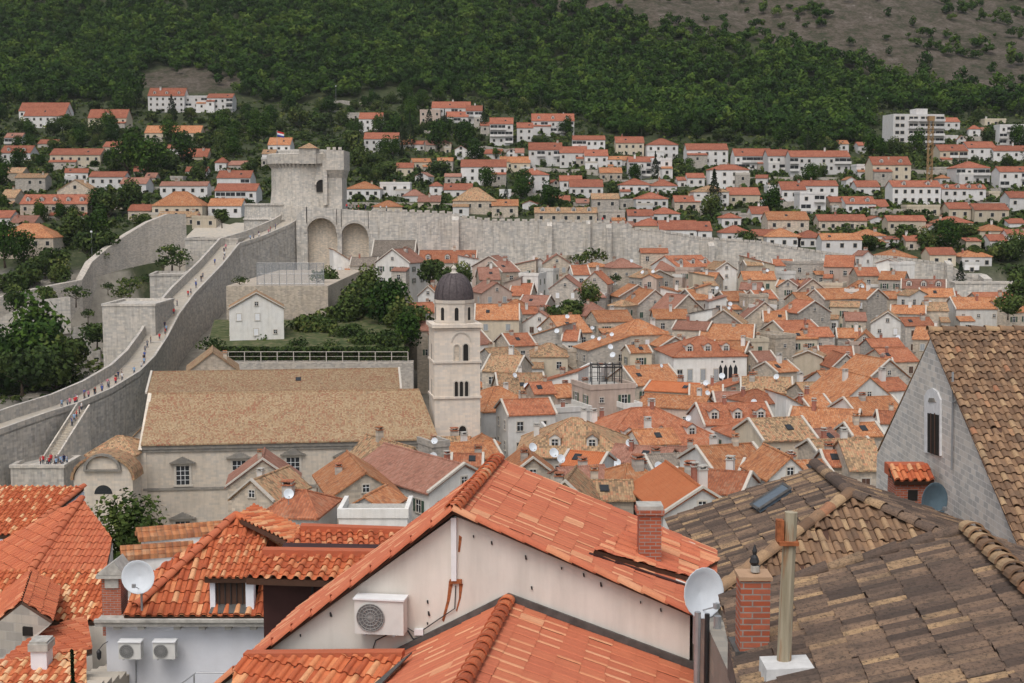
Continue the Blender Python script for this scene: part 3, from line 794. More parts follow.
# flag
fr = empty('flag', at(279, 150, 420)); p0 = at(277, 150, 420); 
b = MB(); b.tube([p0-Vector((0, 0, 3)), at(277, 130, 420)], .07, 6); o = b.build('pole', M['steel']); o.parent = fr; o.matrix_parent_inverse = Matrix.Translation(-fr.location)
b = MB(); fp = at(277, 131, 420)
for r_ in range(3):
    for k in range(6):
        f0, f1 = k*.34, (k+1)*.34
        P = [(fp.x+f0, 420+.15*math.sin(k*1.1), fp.z-.5*r_-k*.08), (fp.x+f1, 420+.15*math.sin((k+1)*1.1), fp.z-.5*r_-(k+1)*.08)]
        b.prism([P[0], P[1], (P[1][0], P[1][1], P[1][2]-.5), (P[0][0], P[0][1], P[0][2]-.5)], (0, .02, 0), r_)
o = b.build('cloth', [mat_plain('flag_red', (.5, .03, .03)), M['white'], mat_plain('flag_blue', (.03, .06, .3))]); o.parent = fr; o.matrix_parent_inverse = Matrix.Translation(-fr.location)
setp(fr, 'small red, white and blue flag flying behind the round fortress tower', 'flag')
# platform under the tower (rounded bastion) and arched wall
pc = at(270, 205, 400)
b = MB(); b.lathe([(10, g(pc.x, 400)-6), (9.3, zz(221, 392)), (9.6, zz(220.5, 392)), (9.6, zz(219.5, 392)), (9.2, zz(219, 392)), (9, zz(206, 392)), (9.3, zz(205.5, 392)), (9.3, zz(203.5, 392)), (.1, zz(204, 392))], pc.x, 411, 56); b.box(pc.x, px_at(312, 403), 403, 412, 20, zz(204, 392)-.1)
o = b.build('round_bastion', M['fort']); setp(o, 'broad rounded bastion platform of dark grey stone beneath the fortress tower', 'bastion')
NWD = 398
b = MB()
NW = [(296, 206), (368, 211), (405, 212), (453, 214), (458, 217), (490, 221), (560, 222), (628, 224), (634, 230), (655, 231), (700, 239), (760, 243), (800, 250), (850, 257), (892, 258), (945, 265), (980, 283), (1080, 290)]
def nwtop(px): return at(px, float(np.interp(px, [a for a, _ in NW], [c for _, c in NW])), NWD)
# arched recesses: build that stretch as piers + arch heads
AR = [(322, 30, 218, 262), (355, 27, 223, 262)]
root = empty('north_rampart', (px_at(600, NWD), NWD, 24))
def locn(o): o.parent = root; o.matrix_parent_inverse = Matrix.Translation(-root.location); return o
x_l = px_at(296, NWD); zbw = 20
def wall_seg(pxa, pxb, ybot=None, front=NWD, th=4.5):
    A, B_ = nwtop(pxa), nwtop(pxb); z0 = zbw if ybot is None else ybot
    b.prism([(A.x, front, z0), (B_.x, front, z0), (B_.x, front, B_.z), (A.x, front, A.z)], (0, th, 0))
cuts = [296]
for (c_, w_, yt, yb) in AR: cuts += [c_-w_/2, c_+w_/2]
wall_seg(296, AR[0][0]-AR[0][1]/2); wall_seg(AR[0][0]+AR[0][1]/2, AR[1][0]-AR[1][1]/2)
ends = [a for a, _ in NW if a > 369]
prev = AR[1][0]+AR[1][1]/2
for e in ends: wall_seg(prev, e); prev = e
for (c_, w_, yt, yb) in AR:
    xa, xb = px_at(c_-w_/2, NWD), px_at(c_+w_/2, NWD); xm = (xa+xb)/2; r_ = (xb-xa)/2; zt = at(c_, yt, NWD).z
    A, B_ = nwtop(c_-w_/2), nwtop(c_+w_/2); n = 14
    for k in range(n):
        a0, a1 = math.pi*(1-k/n), math.pi*(1-(k+1)/n)
        p0 = (xm+math.cos(a0)*r_, zt-r_+math.sin(a0)*r_); p1 = (xm+math.cos(a1)*r_, zt-r_+math.sin(a1)*r_)
        T = lambda x: A.z+(B_.z-A.z)*(x-xa)/(xb-xa)
        b.prism([(p0[0], NWD, p0[1]), (p1[0], NWD, p1[1]), (p1[0], NWD, T(p1[0])), (p0[0], NWD, T(p0[0]))], (0, 4.5, 0))
locn(b.build('wall', M['fort']))
b = MB()
for (c_, w_, yt, yb) in AR:
    xa, xb = px_at(c_-w_/2-1, NWD), px_at(c_+w_/2+1, NWD); b.box(xa, xb, NWD+2.6, NWD+4.2, zbw, at(c_, yt-2, NWD).z)
locn(b.build('arch_back_wall', M['T']))
b = MB()
for (c_, w_, yt, yb) in AR:
    xm = px_at(c_, NWD); r_ = w_/2/F*NWD; zt = at(c_, yt, NWD).z-r_
    for k in range(14):
        a0, a1 = math.pi*k/14, math.pi*(k+1)/14
        b.prism([(xm+math.cos(a)*r2, NWD-.18, zt+math.sin(a)*r2) for a, r2 in ((a0, r_), (a1, r_), (a1, r_+.7), (a0, r_+.7))], (0, .4, 0))
locn(b.build('arch_surround', M['fort_pale']))
b = MB()
px = 372
while px < 1010:
    A, B_ = nwtop(px), nwtop(px+5.2); b.prism([(A.x, NWD-.1, A.z+.004), (B_.x, NWD-.1, B_.z+.004), (B_.x, NWD-.1, B_.z+.65+.15*(px % 3)), (A.x, NWD-.1, A.z+.65)], (0, .6, 0)); px += 7.5 if px < 640 else 6
locn(b.build('parapet', M['fort_pale']))
for (pa, pb, d_, top, bot) in ((452, 459, 2.2, 220, 254), (547, 552, 1.8, 226, 262), (586, 590, 1.8, 224, 264), (606, 611, 2.6, 228, 264), (708, 714, 1.6, 246, 268), (822, 828, 1.6, 262, 280), (944, 950, 3, 264, 292), (978, 986, 5, 278, 300)):
    b = MB(); A, B_ = nwtop(pa), nwtop(pb); b.box(A.x, B_.x, NWD-d_, NWD+.1, zbw, at(0, top, NWD).z)
    b.prism([(A.x, NWD-d_, at(0, top, NWD).z+.003), (A.x, NWD-.01, at(0, top, NWD).z+.003), (A.x, NWD-.01, at(0, top, NWD).z+1)], (B_.x-A.x, 0, 0)); locn(b.build('buttress', M['fort_pale']))
setp(root, 'long north rampart of grey limestone with two tall blind arches, running right from the fortress', 'city wall')
for (px, py) in ((327, 211), (297, 219)):
    pass
# guard house and low stone structures in front of the fortress
b = MB()
for yy in range(404, 458, 6):
    for xx in range(-100, -64, 6): b.face([(xx, yy, g(xx, yy)+.35), (xx+6, yy, g(xx+6, yy)+.35), (xx+6, yy+6, g(xx+6, yy+6)+.35), (xx, yy+6, g(xx, yy+6)+.35)])
setp(b.build('paved_square', M['pave']), kind='structure')
solid('retaining_wall', 226, 328, 286, 302, 70, 'T', 'high stone retaining wall under the netted ball court below the fortress', 'wall', cap=False)
solid('retaining_wall', 318, 383, 276, 372, 6, 'S', 'rough stone garden wall beside the white house below the arches', 'wall', cap=False)
# ball court net
root = empty('ball_court_fence', at(290, 284, 303)); A, B_ = at(257, 285, 303), at(324, 285, 303); zt = at(0, 263, 303).z
b = MB(); n = 9
for k in range(n+1):
    x = A.x+(B_.x-A.x)*k/n; b.tube([(x, 303, A.z), (x, 303, zt)], .06, 5)
for z in (A.z+.3, (A.z+zt)/2, zt): b.tube([(A.x, 303, z), (B_.x, 303, z)], .04, 5)
o = b.build('posts', M['steel']); o.parent = root; o.matrix_parent_inverse = Matrix.Translation(-root.location)
mn = N('net'); mn.b.inputs['Alpha'].default_value = .42
b = MB(); b.face([(A.x, 303.05, A.z), (B_.x, 303.05, A.z), (B_.x, 303.05, zt), (A.x, 303.05, zt)]); o = b.build('net', mn.done((.36, .38, .40), .8)); o.parent = root; o.matrix_parent_inverse = Matrix.Translation(-root.location)
setp(root, 'tall grey netting fence of the ball court below the rampart', 'fence')
# ------------------------------------------------------------------ the long church and the bell tower
Dc = 190
root = empty('church', (px_at(285, Dc), Dc, 0))
xl, xr = px_at(141, Dc), px_at(438, Dc); ze = at(0, 441, Dc).z; yr_ = Dc+10.8; zr_ = at(0, 393, yr_).z
b = MB(); b.box(xl, xr, Dc, Dc+21, -2, ze); b.prism([(xl+.004, Dc, ze), (xl+.004, Dc+21.5, ze), (xl+.004, yr_, zr_)], (xr-xl-2, 0, 0)); 
def locc(o): o.parent = root; o.matrix_parent_inverse = Matrix.Translation(-root.location); return o
locc(b.build('wall', M['church']))
b = MB(); s = (zr_-ze)/10.8
b.prism([(xl-.1, Dc-.5, ze-.5*s), (xr, Dc-.5, ze-.5*s), (xr-2, yr_, zr_), (xl-.1, yr_, zr_)], (0, 0, .22)); b.prism([(xl-.1, Dc+21.9, ze-.5*s), (xl-.1, yr_, zr_), (xr-2, yr_, zr_), (xr, Dc+21.9, ze-.5*s)], (0, 0, .22))
b.tube([(xl-.1, yr_, zr_+.2), (xr-2, yr_, zr_+.2)], .17, 6)
locc(b.build('roof', M['rM']))
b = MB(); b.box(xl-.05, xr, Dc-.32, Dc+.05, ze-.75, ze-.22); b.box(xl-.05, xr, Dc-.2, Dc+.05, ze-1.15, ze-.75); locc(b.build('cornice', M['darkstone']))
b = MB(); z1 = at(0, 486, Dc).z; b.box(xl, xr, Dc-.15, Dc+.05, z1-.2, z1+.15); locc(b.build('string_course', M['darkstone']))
b = MB(); b.box(xl-.3, xl+.5, Dc-.12, Dc+.4, -2, ze-.75); b.prism([(xl-.45, Dc-.6, ze-.7), (xl-.45, Dc+21.5, ze-.5), (xl-.45, yr_, zr_+.35)], (.5, 0, 0)); locc(b.build('verge_pilaster', M['church']))
def church_win(px, py, w=1.7, h=2.5, ped=True, parent=None, D=Dc-.01, door=False):
    c = at(px, py, D); f_ = MB(); x, z = 0, 0
    f_.box(-w/2-.3, -w/2, -.12, .03, -h/2, h/2+.1); f_.box(w/2, w/2+.3, -.12, .03, -h/2, h/2+.1); f_.box(-w/2-.3, w/2+.3, -.14, .03, h/2+.1, h/2+.4); f_.box(-w/2-.45, w/2+.45, -.22, .03, -h/2-.25, -h/2)
    o = f_.build('window', M['frame'], root); o.location = c - root.location
    p = MB(); p.box(-w/2, w/2, -.03, .02, -h/2, h/2, 0)
    for k in (-1, 1): p.box(k*w/6-.035, k*w/6+.035, -.06, -.03, -h/2, h/2, 1)
    for k in (-.25, 0, .25): p.box(-w/2, w/2, -.058, -.032, k*h-.03, k*h+.03, 1)
    p.build('pane', [M['glass'], M['white']], o)
    if ped:
        q = MB(); q.prism([(-w/2-.75, -.45, h/2+.55), (w/2+.75, -.45, h/2+.55), (0, -.45, h/2+1.35)], (0, .48, 0)); q.box(-w/2-.85, w/2+.85, -.5, .03, h/2+.42, h/2+.56)
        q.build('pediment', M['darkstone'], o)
for p in ((185, 473), (240, 469), (293, 467), (345, 470), (397, 462)): church_win(*p)
church_win(185, 526, 1.9, 2.0); church_win(292, 526, 1.9, 2.0)
root.rotation_euler = (0, 0, R(7))
setp(root, 'long monastery church with mottled tan tile roof and pedimented windows in a pale stone wall', 'church')
# rear wing behind the church
house(150, 400, 371, 391, 'x', 'church', 'M', D=209, L=13, yaw=7, label='lower rear wing of the monastery with an old mottled tile roof behind the long church', name='monastery_wing', chim=0, wins=False, pitch=.4)
house(188, 238, 353, 372, 'y', 'T', 'M', D=226, L=10, yaw=12, label='small tan stone gable house with a tiny white skylight between the monastery and the rampart', name='stone_house', chim=1, wins=False)
# bell tower
TD = 197
root = empty('bell_tower', (px_at(457, TD), TD, 0), R(10)); tz = lambda py: at(457, py, TD).z
hw = 3.22
b = MB(); b.box(-hw, hw, -0, 2*hw, -2, tz(326)); b.build('shaft', M['tower'], root)
b = MB()
for py, q, t in ((326, .35, .5), (362, .18, .3), (397.5, .18, .3), (440, .2, .35), (329.5, .12, .2)):
    b = MB(); b.box(-hw-q, hw+q, -q, 2*hw+q, tz(py)-t/2+.003, tz(py)+t/2); b.build('cornice', M['tower'], root)
# octagonal lantern and ribbed dome
def octo(r, z): return [(r*math.cos(R(22.5+45*k)), hw+r*math.sin(R(22.5+45*k)), z) for k in range(8)]
b = MB(); b.prism(octo(2.86, tz(325)), (0, 0, tz(302.5)-tz(325))); b.build('lantern', M['tower'], root)
b = MB(); b.prism(octo(2.98, tz(304)), (0, 0, .45)); b.prism(octo(2.98, tz(325)), (0, 0, .35)); b.build('lantern_cornice', M['tower'], root)
b = MB(); r0 = 2.72; hgt = tz(276)-tz(302.5)
prof = [(r0*math.cos(t)**.8 if t < 1.5 else .12, tz(302.5)+.28+hgt*math.sin(t)) for t in np.linspace(0, 1.52, 12)]
b.lathe(prof, 0, hw, 32)
for k in range(16):
    a = 2*math.pi*k/16
    b.tube([(r_*1.01*math.cos(a), hw+r_*1.01*math.sin(a), z) for r_, z in prof], .06, 4)
md = mat_plain('lead_dome', (.085, .07, .072), .6, .1, .35, 3)
b.build('dome', md, root)
b = MB(); zt = tz(276)+.25; b.lathe([(.75, zt-.5), (.6, zt), (.35, zt+.2), (.3, zt+.5), (.42, zt+.65), (.3, zt+.85), (.06, zt+1.1), (.01, zt+1.6)], 0, hw, 14); b.build('finial', M['frame'], root)
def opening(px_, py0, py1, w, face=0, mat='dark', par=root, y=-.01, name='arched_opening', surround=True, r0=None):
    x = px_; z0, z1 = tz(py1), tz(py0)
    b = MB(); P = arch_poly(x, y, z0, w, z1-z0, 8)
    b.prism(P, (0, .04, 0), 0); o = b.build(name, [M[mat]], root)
    if surround:
        b = MB(); rr_ = w/2; zc = z1-rr_
        for k in range(8):
            a0, a1 = math.pi*k/8, math.pi*(k+1)/8
            b.prism([(x+math.cos(a)*q, y-.1, zc+math.sin(a)*q) for a, q in ((a0, rr_), (a1, rr_), (a1, rr_+.16), (a0, rr_+.16))], (0, .13, 0))
        b.box(x-rr_-.16, x-rr_, y-.1, y+.03, z0, zc); b.box(x+rr_, x+rr_+.16, y-.1, y+.03, z0, zc); b.box(x-rr_-.2, x+rr_+.2, y-.14, y+.03, z0-.15, z0)
        b.build('surround', M['frame'], o)
    return o
sx = lambda px: (px-457)/F*TD
opening(sx(456.3), 345, 361, .66, mat='T'); opening(sx(465.5), 344, 361, .72)
for px in (455.8, 461, 466.2): opening(sx(px), 381.5, 396.5, .48)
opening(sx(462), 426, 440, 1.0)
b = MB()
for k in range(12):
    a0, a1 = math.pi*k/12, math.pi*(k+1)/12; zc = tz(342)
    b.prism([(sx(461)+math.cos(a)*q, -.1, zc+math.sin(a)*q) for a, q in ((a0, 1.25), (a1, 1.25), (a1, 1.42), (a0, 1.42))], (0, .1, 0))
b.build('blind_arch', M['frame'], root)
# slits on the lantern faces and the narrow left wall
for a in (-112.5+0, -67.5): pass
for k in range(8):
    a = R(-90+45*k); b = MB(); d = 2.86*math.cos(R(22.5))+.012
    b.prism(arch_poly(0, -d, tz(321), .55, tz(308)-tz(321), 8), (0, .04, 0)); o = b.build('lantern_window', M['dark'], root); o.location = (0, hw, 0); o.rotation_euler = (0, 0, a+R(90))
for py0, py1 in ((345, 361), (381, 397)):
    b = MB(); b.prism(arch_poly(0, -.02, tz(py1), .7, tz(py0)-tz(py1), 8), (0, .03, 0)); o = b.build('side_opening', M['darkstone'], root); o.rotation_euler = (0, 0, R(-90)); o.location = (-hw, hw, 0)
setp(root, 'tall square limestone bell tower with arched openings and a dark lead dome', 'bell tower')
# cloister pergola/hedge wall in front of the garden
root = empty('garden_pergola', at(310, 362, 262)); A, B_ = at(212, 362, 262), at(408, 362, 262); zt = at(0, 352, 262).z
b = MB(); n = 12
for k in range(n+1):
    x = A.x+(B_.x-A.x)*k/n; b.box(x-.07, x+.07, 261.93, 262.07, A.z, zt)
b.box(A.x, B_.x, 261.93, 262.07, zt, zt+.1); b.box(A.x, B_.x, 261.95, 262.05, A.z+1, A.z+1.06); o = b.build('posts', M['frame']); o.parent = root; o.matrix_parent_inverse = Matrix.Translation(-root.location)
rs = np.random.RandomState(5); nq = 2600
P = np.stack([rs.uniform(A.x, B_.x, nq), rs.uniform(262.1, 264.5, nq), rs.uniform(zt-.1, zt+.75, nq)], 1)
P[:500, 2] = rs.uniform(A.z, zt, 500); P[:500, 1] = 262.6
d = rs.normal(size=(nq, 3)); U = d/np.linalg.norm(d, axis=1)[:, None]*.3; V_ = np.cross(U, rs.normal(size=(nq, 3))); V_ = V_/np.linalg.norm(V_, axis=1)[:, None]*.3
q = np.stack([P+U, P+V_, P-U, P-V_], 1).reshape(-1, 3)
o = link('vine', np_mesh('vine', q, np.arange(4*nq).reshape(nq, 4), M['leaf'], rs.uniform(.2, .8, nq))); o.parent = root; o.matrix_parent_inverse = Matrix.Translation(-root.location)
setp(root, 'long vine covered pergola with pale posts in front of the walled garden', 'pergola')
b = MB(); b.box(A.x-2, B_.x+1, 262.4, 263, -1, A.z+.2); b.box(A.x-2, B_.x+1, 261.2, 262.4, -1, A.z-.05); setp(b.build('garden_wall', M['S']), 'low grey wall that carries the vine covered pergola', 'wall')
# garden terraces
b = MB(); gx = [(at(a_, 350, y_).x, y_, z_) for a_, y_, z_ in ((205, 264, 19.6), (402, 264, 19.6), (410, 300, 22.8), (215, 300, 22.8))]; b.prism(gx, (0, 0, -14)); gx2 = [(at(a_, 350, y_).x, y_, z_) for a_, y_, z_ in ((330, 300.01, 23.4), (410, 300.01, 23.4), (400, 350, 28.0), (331, 350, 28.0))]; b.prism(gx2, (0, 0, -14))
mg = N('lawn'); tcx = mg.n('ShaderNodeTexCoord').outputs['Object']; setp(b.build('garden_lawn', mg.done(mg.ramp(mg.noise(tcx, .8, 6), [(.35, (.03, .05, .015)), (.5, (.07, .085, .03)), (.65, (.14, .125, .07))]), .95)), kind='structure')
# ------------------------------------------------------------------ the old town, house by house: x0,x1, ridge row, eave row, type, wall, roof, options
T_ = [
(228,298,461,486,'y','T','K',dict(D=160,yaw=8)), (230,274,482,500,'y','T','N',dict(D=140,yaw=-18,L=8)), (262,316,492,518,'h','W','R',dict(D=112)),
(332,400,474,496,'y','T','O',dict(D=134,yaw=15,L=12,winkey='bc')), (346,384,498,509,'y','W','O',dict(D=118,L=5,winkey='bc',chim=0)), (338,408,510,518,'f','W','O',dict(D=112,L=5,chim=0)),
(430,498,466,488,'y','W','K',dict(D=138,yaw=36,L=15,winkey='g')), (396,432,448,468,'y','W','N',dict(D=156,yaw=34,L=11,winkey='g')),
(432,449,440,447,'f','S','N',dict(D=166,wins=False,L=4)), (447,502,443,459,'x','T','O',dict(D=177)), (452,482,455,466,'x','T','R',dict(D=163)),
(484,542,387,411,'h','W','O',dict(D=212,yaw=22,winkey='g')), (508,556,400,415,'x','W','R',dict(D=198,winkey='n',chim=2)), (516,630,419,458,'h','S','N',dict(D=166,L=14,dorm=2,chim=2,yaw=-4)),
(500,548,374,398,'x','T','N',dict(D=226,dish=1)), (538,578,371,384,'r','W','R',dict(D=231)), (557,590,385,397,'x','P','O',dict(D=219)), (549,592,400,412,'f','W','O',dict(D=204)),
(590,636,385,389,'f','P','O',dict(D=207,yaw=20,rows=3,winkey='g')), (562,599,453,466,'x','W','b',dict(D=150,chim=0)), (506,560,460,480,'y','T','O',dict(D=143,L=8,dish=1)),
(566,612,468,480,'x','T','K',dict(D=134)), (588,634,482,500,'x','T','N',dict(D=122,L=6)), (540,590,482,506,'y','T','N',dict(D=118,yaw=-10)),
(600,734,408,448,'h','W','R',dict(D=184,L=15,dorm=3,chim=3,dish=1)), (608,664,447,463,'x','S','K',dict(D=158,winkey='g',dish=1)), (668,714,448,458,'x','W','K',dict(D=166)),
(655,708,455,475,'x','S','G',dict(D=150,L=7)), (624,664,465,486,'h','W','O',dict(D=131,yaw=18,chim=2)), (662,742,490,514,'y','W','b',dict(D=114,yaw=8,L=12,chim=2)),
(696,740,472,493,'x','W','R',dict(D=127)), (712,772,446,470,'x','W','O',dict(D=144,yaw=18,chim=2,winkey='g')), (768,812,452,478,'y','W','O',dict(D=131,yaw=10)),
(762,818,419,440,'x','C','N',dict(D=167,winkey='n',rows=2)), (788,852,409,431,'x','T','O',dict(D=187,yaw=-20)), (704,776,404,425,'x','W','R',dict(D=193,dorm=3)),
(738,786,421,439,'h','W','R',dict(D=176,dorm=1)), (757,785,390,404,'h','W','R',dict(D=206)), (785,813,396,411,'l','W','O',dict(D=203,winkey='s')), (818,880,440,455,'x','T','N',dict(D=160,winkey='b'+'c')),
(826,856,452,466,'x','T','R',dict(D=150)), (850,884,441,470,'x','T','N',dict(D=146)), (838,900,378,403,'y','W','O',dict(D=208,L=12,yaw=14)), (856,908,398,415,'x','W','O',dict(D=192,yaw=14)),
(832,868,371,390,'x','W','O',dict(D=221,yaw=14)), (866,912,361,379,'y','S','O',dict(D=229,winkey='g')), (878,912,379,391,'x','W','R',dict(D=214)), (806,838,383,396,'x','T','N',dict(D=217)),
(812,836,396,412,'x','W','O',dict(D=203)), (880,912,412,424,'x','W','R',dict(D=184)),
(700,752,325,340,'x','T','O',dict(D=284,yaw=-12)), (704,742,311,325,'y','S','N',dict(D=300,wins=False,dish=1)), (624,670,320,335,'h','T','O',dict(D=277,winkey='wc',L=9)),
(588,631,337,350,'r','S','O',dict(D=267,dish=2)), (630,652,346,353,'x','C','O',dict(D=262,winkey='g')), (636,684,366,385,'x','T','O',dict(D=241,chim=2,dish=1)), (645,694,383,392,'x','C','b',dict(D=226,L=7)),
(690,722,386,396,'x','S','O',dict(D=222,dish=1)), (640,700,396,408,'x','P','O',dict(D=211,yaw=-25)), (531,568,344,357,'h','C','N',dict(D=263,winkey='n')), (523,556,312,323,'y','W','K',dict(D=307)),
(524,562,325,339,'r','S','O',dict(D=287,dish=1)), (562,592,316,333,'x','T','O',dict(D=291,yaw=20,dish=1)), (583,614,303,316,'h','T','K',dict(D=316)), (598,634,311,322,'x','T','O',dict(D=307,winkey='g')),
(562,578,331,341,'x','W','R',dict(D=283,winkey='n')), (568,592,344,352,'f','T','O',dict(D=271,winkey='yc')), (580,600,360,372,'f','W','O',dict(D=252)), (549,581,277,289,'y','S','K',dict(D=338,winkey='wc')),
(543,571,255,264,'y','T','K',dict(D=370,winkey='yc')), (582,607,271,284,'y','S','R',dict(D=343)), (573,590,266,275,'x','W','R',dict(D=362,chim=2)), (506,536,260,267,'r','T','K',dict(D=371)), (519,538,266,276,'f','W','O',dict(D=356)),
(509,530,284,296,'x','T','R',dict(D=344)), (502,520,262,272,'x','T','K',dict(D=362)), (518,545,296,306,'x','S','K',dict(D=331)), (611,642,259,268,'h','T','K',dict(D=367,winkey='s',L=8)),
(641,668,249,253,'x','T','R',dict(D=384,winkey='n')), (644,674,271,278,'y','S','N',dict(D=360,dish=1)), (677,716,256,267,'x','W','R',dict(D=372,dorm=3,chim=0,winkey='n')), (716,737,263,270,'y','W','N',dict(D=366,winkey='s')),
(744,775,257,265,'l','C','R',dict(D=374,winkey='n')), (773,793,260,266,'x','W','R',dict(D=378)), (744,776,272,280,'x','C','O',dict(D=357,dish=1)), (791,824,262,264,'f','S','O',dict(D=375,winkey='n',yaw=12,chim=0)),
(825,852,256,267,'x','P','R',dict(D=372,winkey='n',chim=0)), (777,802,281,287,'x','T','O',dict(D=347,L=6)), (797,828,280,292,'y','T','K',dict(D=342)), (822,838,285,291,'x','S','O',dict(D=350)),
(619,657,286,297,'y','S','O',dict(D=340,yaw=14)), (634,676,291,308,'y','S','O',dict(D=330,yaw=16,L=12)), (675,690,284,291,'f','C','O',dict(D=346,wins=False)), (690,713,273,281,'x','T','O',dict(D=359)),
(694,716,290,300,'x','S','O',dict(D=338,yaw=18,dish=1)), (727,752,292,301,'x','S','O',dict(D=337,yaw=16)), (654,688,310,319,'x','S','O',dict(D=313)), (670,706,296,312,'y','T','K',dict(D=323,wins=False)),
(745,784,303,319,'y','T','K',dict(D=320,winkey='s')), (757,778,291,299,'x','T','R',dict(D=334,dish=1)), (784,824,321,333,'x','C','R',dict(D=298,winkey='n')), (788,818,332,339,'x','C','O',dict(D=291)),
(797,832,302,313,'y','S','R',dict(D=324,winkey='s')), (822,862,289,299,'x','S','O',dict(D=335,L=7,chim=0)), (845,858,285,292,'f','W','O',dict(D=338,chim=1,L=4)), (831,858,302,307,'x','C','N',dict(D=329,winkey='g',chim=0)),
(851,873,281,292,'h','T','O',dict(D=346,dorm=1)), (866,889,290,299,'y','S','O',dict(D=333)), (884,906,292,299,'x','T','O',dict(D=337)), (903,944,280,289,'x','C','K',dict(D=346,dorm=3)), (922,954,289,297,'x','T','O',dict(D=334,L=6)),
(956,1002,298,309,'x','W','O',dict(D=326,L=9,winkey='s')), (944,964,297,305,'y','W','O',dict(D=332)), (982,1022,293,305,'x','T','R',dict(D=335)), (1004,1060,300,312,'x','T','O',dict(D=325)), (892,924,306,314,'x','S','O',dict(D=319)),
(872,903,313,324,'y','W','N',dict(D=303,winkey='wc',chim=0)), (871,905,339,347,'x','S','R',dict(D=283,L=5)), (855,874,332,342,'y','S','O',dict(D=290,winkey='g')), (838,862,329,338,'x','S','O',dict(D=296)),
(808,834,328,337,'x','S','R',dict(D=292,winkey='s')), (820,853,347,356,'x','T','R',dict(D=272)), (794,822,352,358,'y','C','N',dict(D=266,winkey='s',chim=2)), (858,893,359,369,'x','T','O',dict(D=253)),
(886,920,349,362,'x','T','R',dict(D=266)), (832,860,355,368,'y','S','R',dict(D=259)), (751,769,335,342,'f','C','O',dict(D=281,winkey='gc',dish=0)), (742,792,378,393,'x','T','N',dict(D=228,chim=2,dish=1)),
(774,797,331,338,'f','T','O',dict(D=288,winkey='s')), (757,778,352,362,'x','T','K',dict(D=262)), (716,745,393,404,'x','W','K',dict(D=212)), (905,935,318,326,'x','S','R',dict(D=300)), (915,950,328,340,'x','T','O',dict(D=285)),
(475,519,305,320,'x','C','O',dict(D=303,L=11,winkey='yc')), (482,512,283,293,'y','P','K',dict(D=332,winkey='yc')), (472,506,257,267,'y','P','K',dict(D=368,winkey='wc')), (418,438,285,296,'y','W','O',dict(D=331,winkey='n')),
(420,440,303,313,'x','T','R',dict(D=312,winkey='n')), (418,476,251,263,'x','S','R',dict(D=382,dorm=3)), (375,410,250,263,'y','W','K',dict(D=364,winkey='g',chim=1)), (372,414,241,256,'x','S','G',dict(D=383,chim=0,wins=False)),
(334,356,250,264,'l','W','O',dict(D=377)), (350,376,258,266,'x','S','G',dict(D=372)), (230,283,294,309,'y','W','N',dict(D=277,L=11,winkey='wc',yaw=10,chim=0)), (417,437,322,331,'x','T','K',dict(D=296)),
(496,524,348,360,'x','S','N',dict(D=262)), (482,516,356,372,'x','T','N',dict(D=249)), (510,536,334,346,'x','T','R',dict(D=276)), (438,470,438,448,'x','T','N',dict(D=186,wins=False)), (660,690,338,347,'y','S','O',dict(D=272)),
(673,706,322,330,'x','T','K',dict(D=289)), (712,744,342,352,'x','C','O',dict(D=266,yaw=-20)), (480,500,268,280,'x','T','K',dict(D=350)), (610,634,278,288,'f','T','K',dict(D=352)), (655,676,262,271,'x','T','K',dict(D=370)),
(740,760,283,290,'x','T','K',dict(D=348)), (800,822,293,302,'x','T','O',dict(D=335)), (858,880,268,276,'x','T','R',dict(D=362)), (880,902,272,280,'x','S','O',dict(D=356)), (925,948,303,311,'x','T','N',dict(D=322)),
(535,556,383,394,'x','T','R',dict(D=218)), (466,492,330,345,'x','W','K',dict(D=279)), (600,625,418,428,'x','S','O',dict(D=196)), (852,884,424,436,'x','T','O',dict(D=172,yaw=10)), (776,800,362,372,'x','T','O',dict(D=250)),
(690,716,352,362,'x','S','R',dict(D=285)), (500,520,300,310,'h','T','O',dict(D=326)), (586,606,289,298,'x','S','K',dict(D=334)), (764,786,312,322,'x','T','O',dict(D=307)), (846,866,313,321,'x','T','K',dict(D=309)),
(812,850,430,446,'x','W','K',dict(D=170)), (672,690,470,484,'x','W','O',dict(D=140)), (640,680,430,444,'x','W','O',dict(D=176)), (550,575,428,438,'f','W','O',dict(D=184)), (740,775,462,478,'x','W','R',dict(D=137)), (795,835,462,478,'x','T','O',dict(D=137)),
]
yr_ = random.Random(5)
for h_ in T_:
    kw = dict(h_[7])
    if 'yaw' not in kw and kw['D'] < 380: kw['yaw'] = yr_.choice([0, 6, 14, 20, -8, -16, -24, 28])
    house(*h_[:7], **kw)
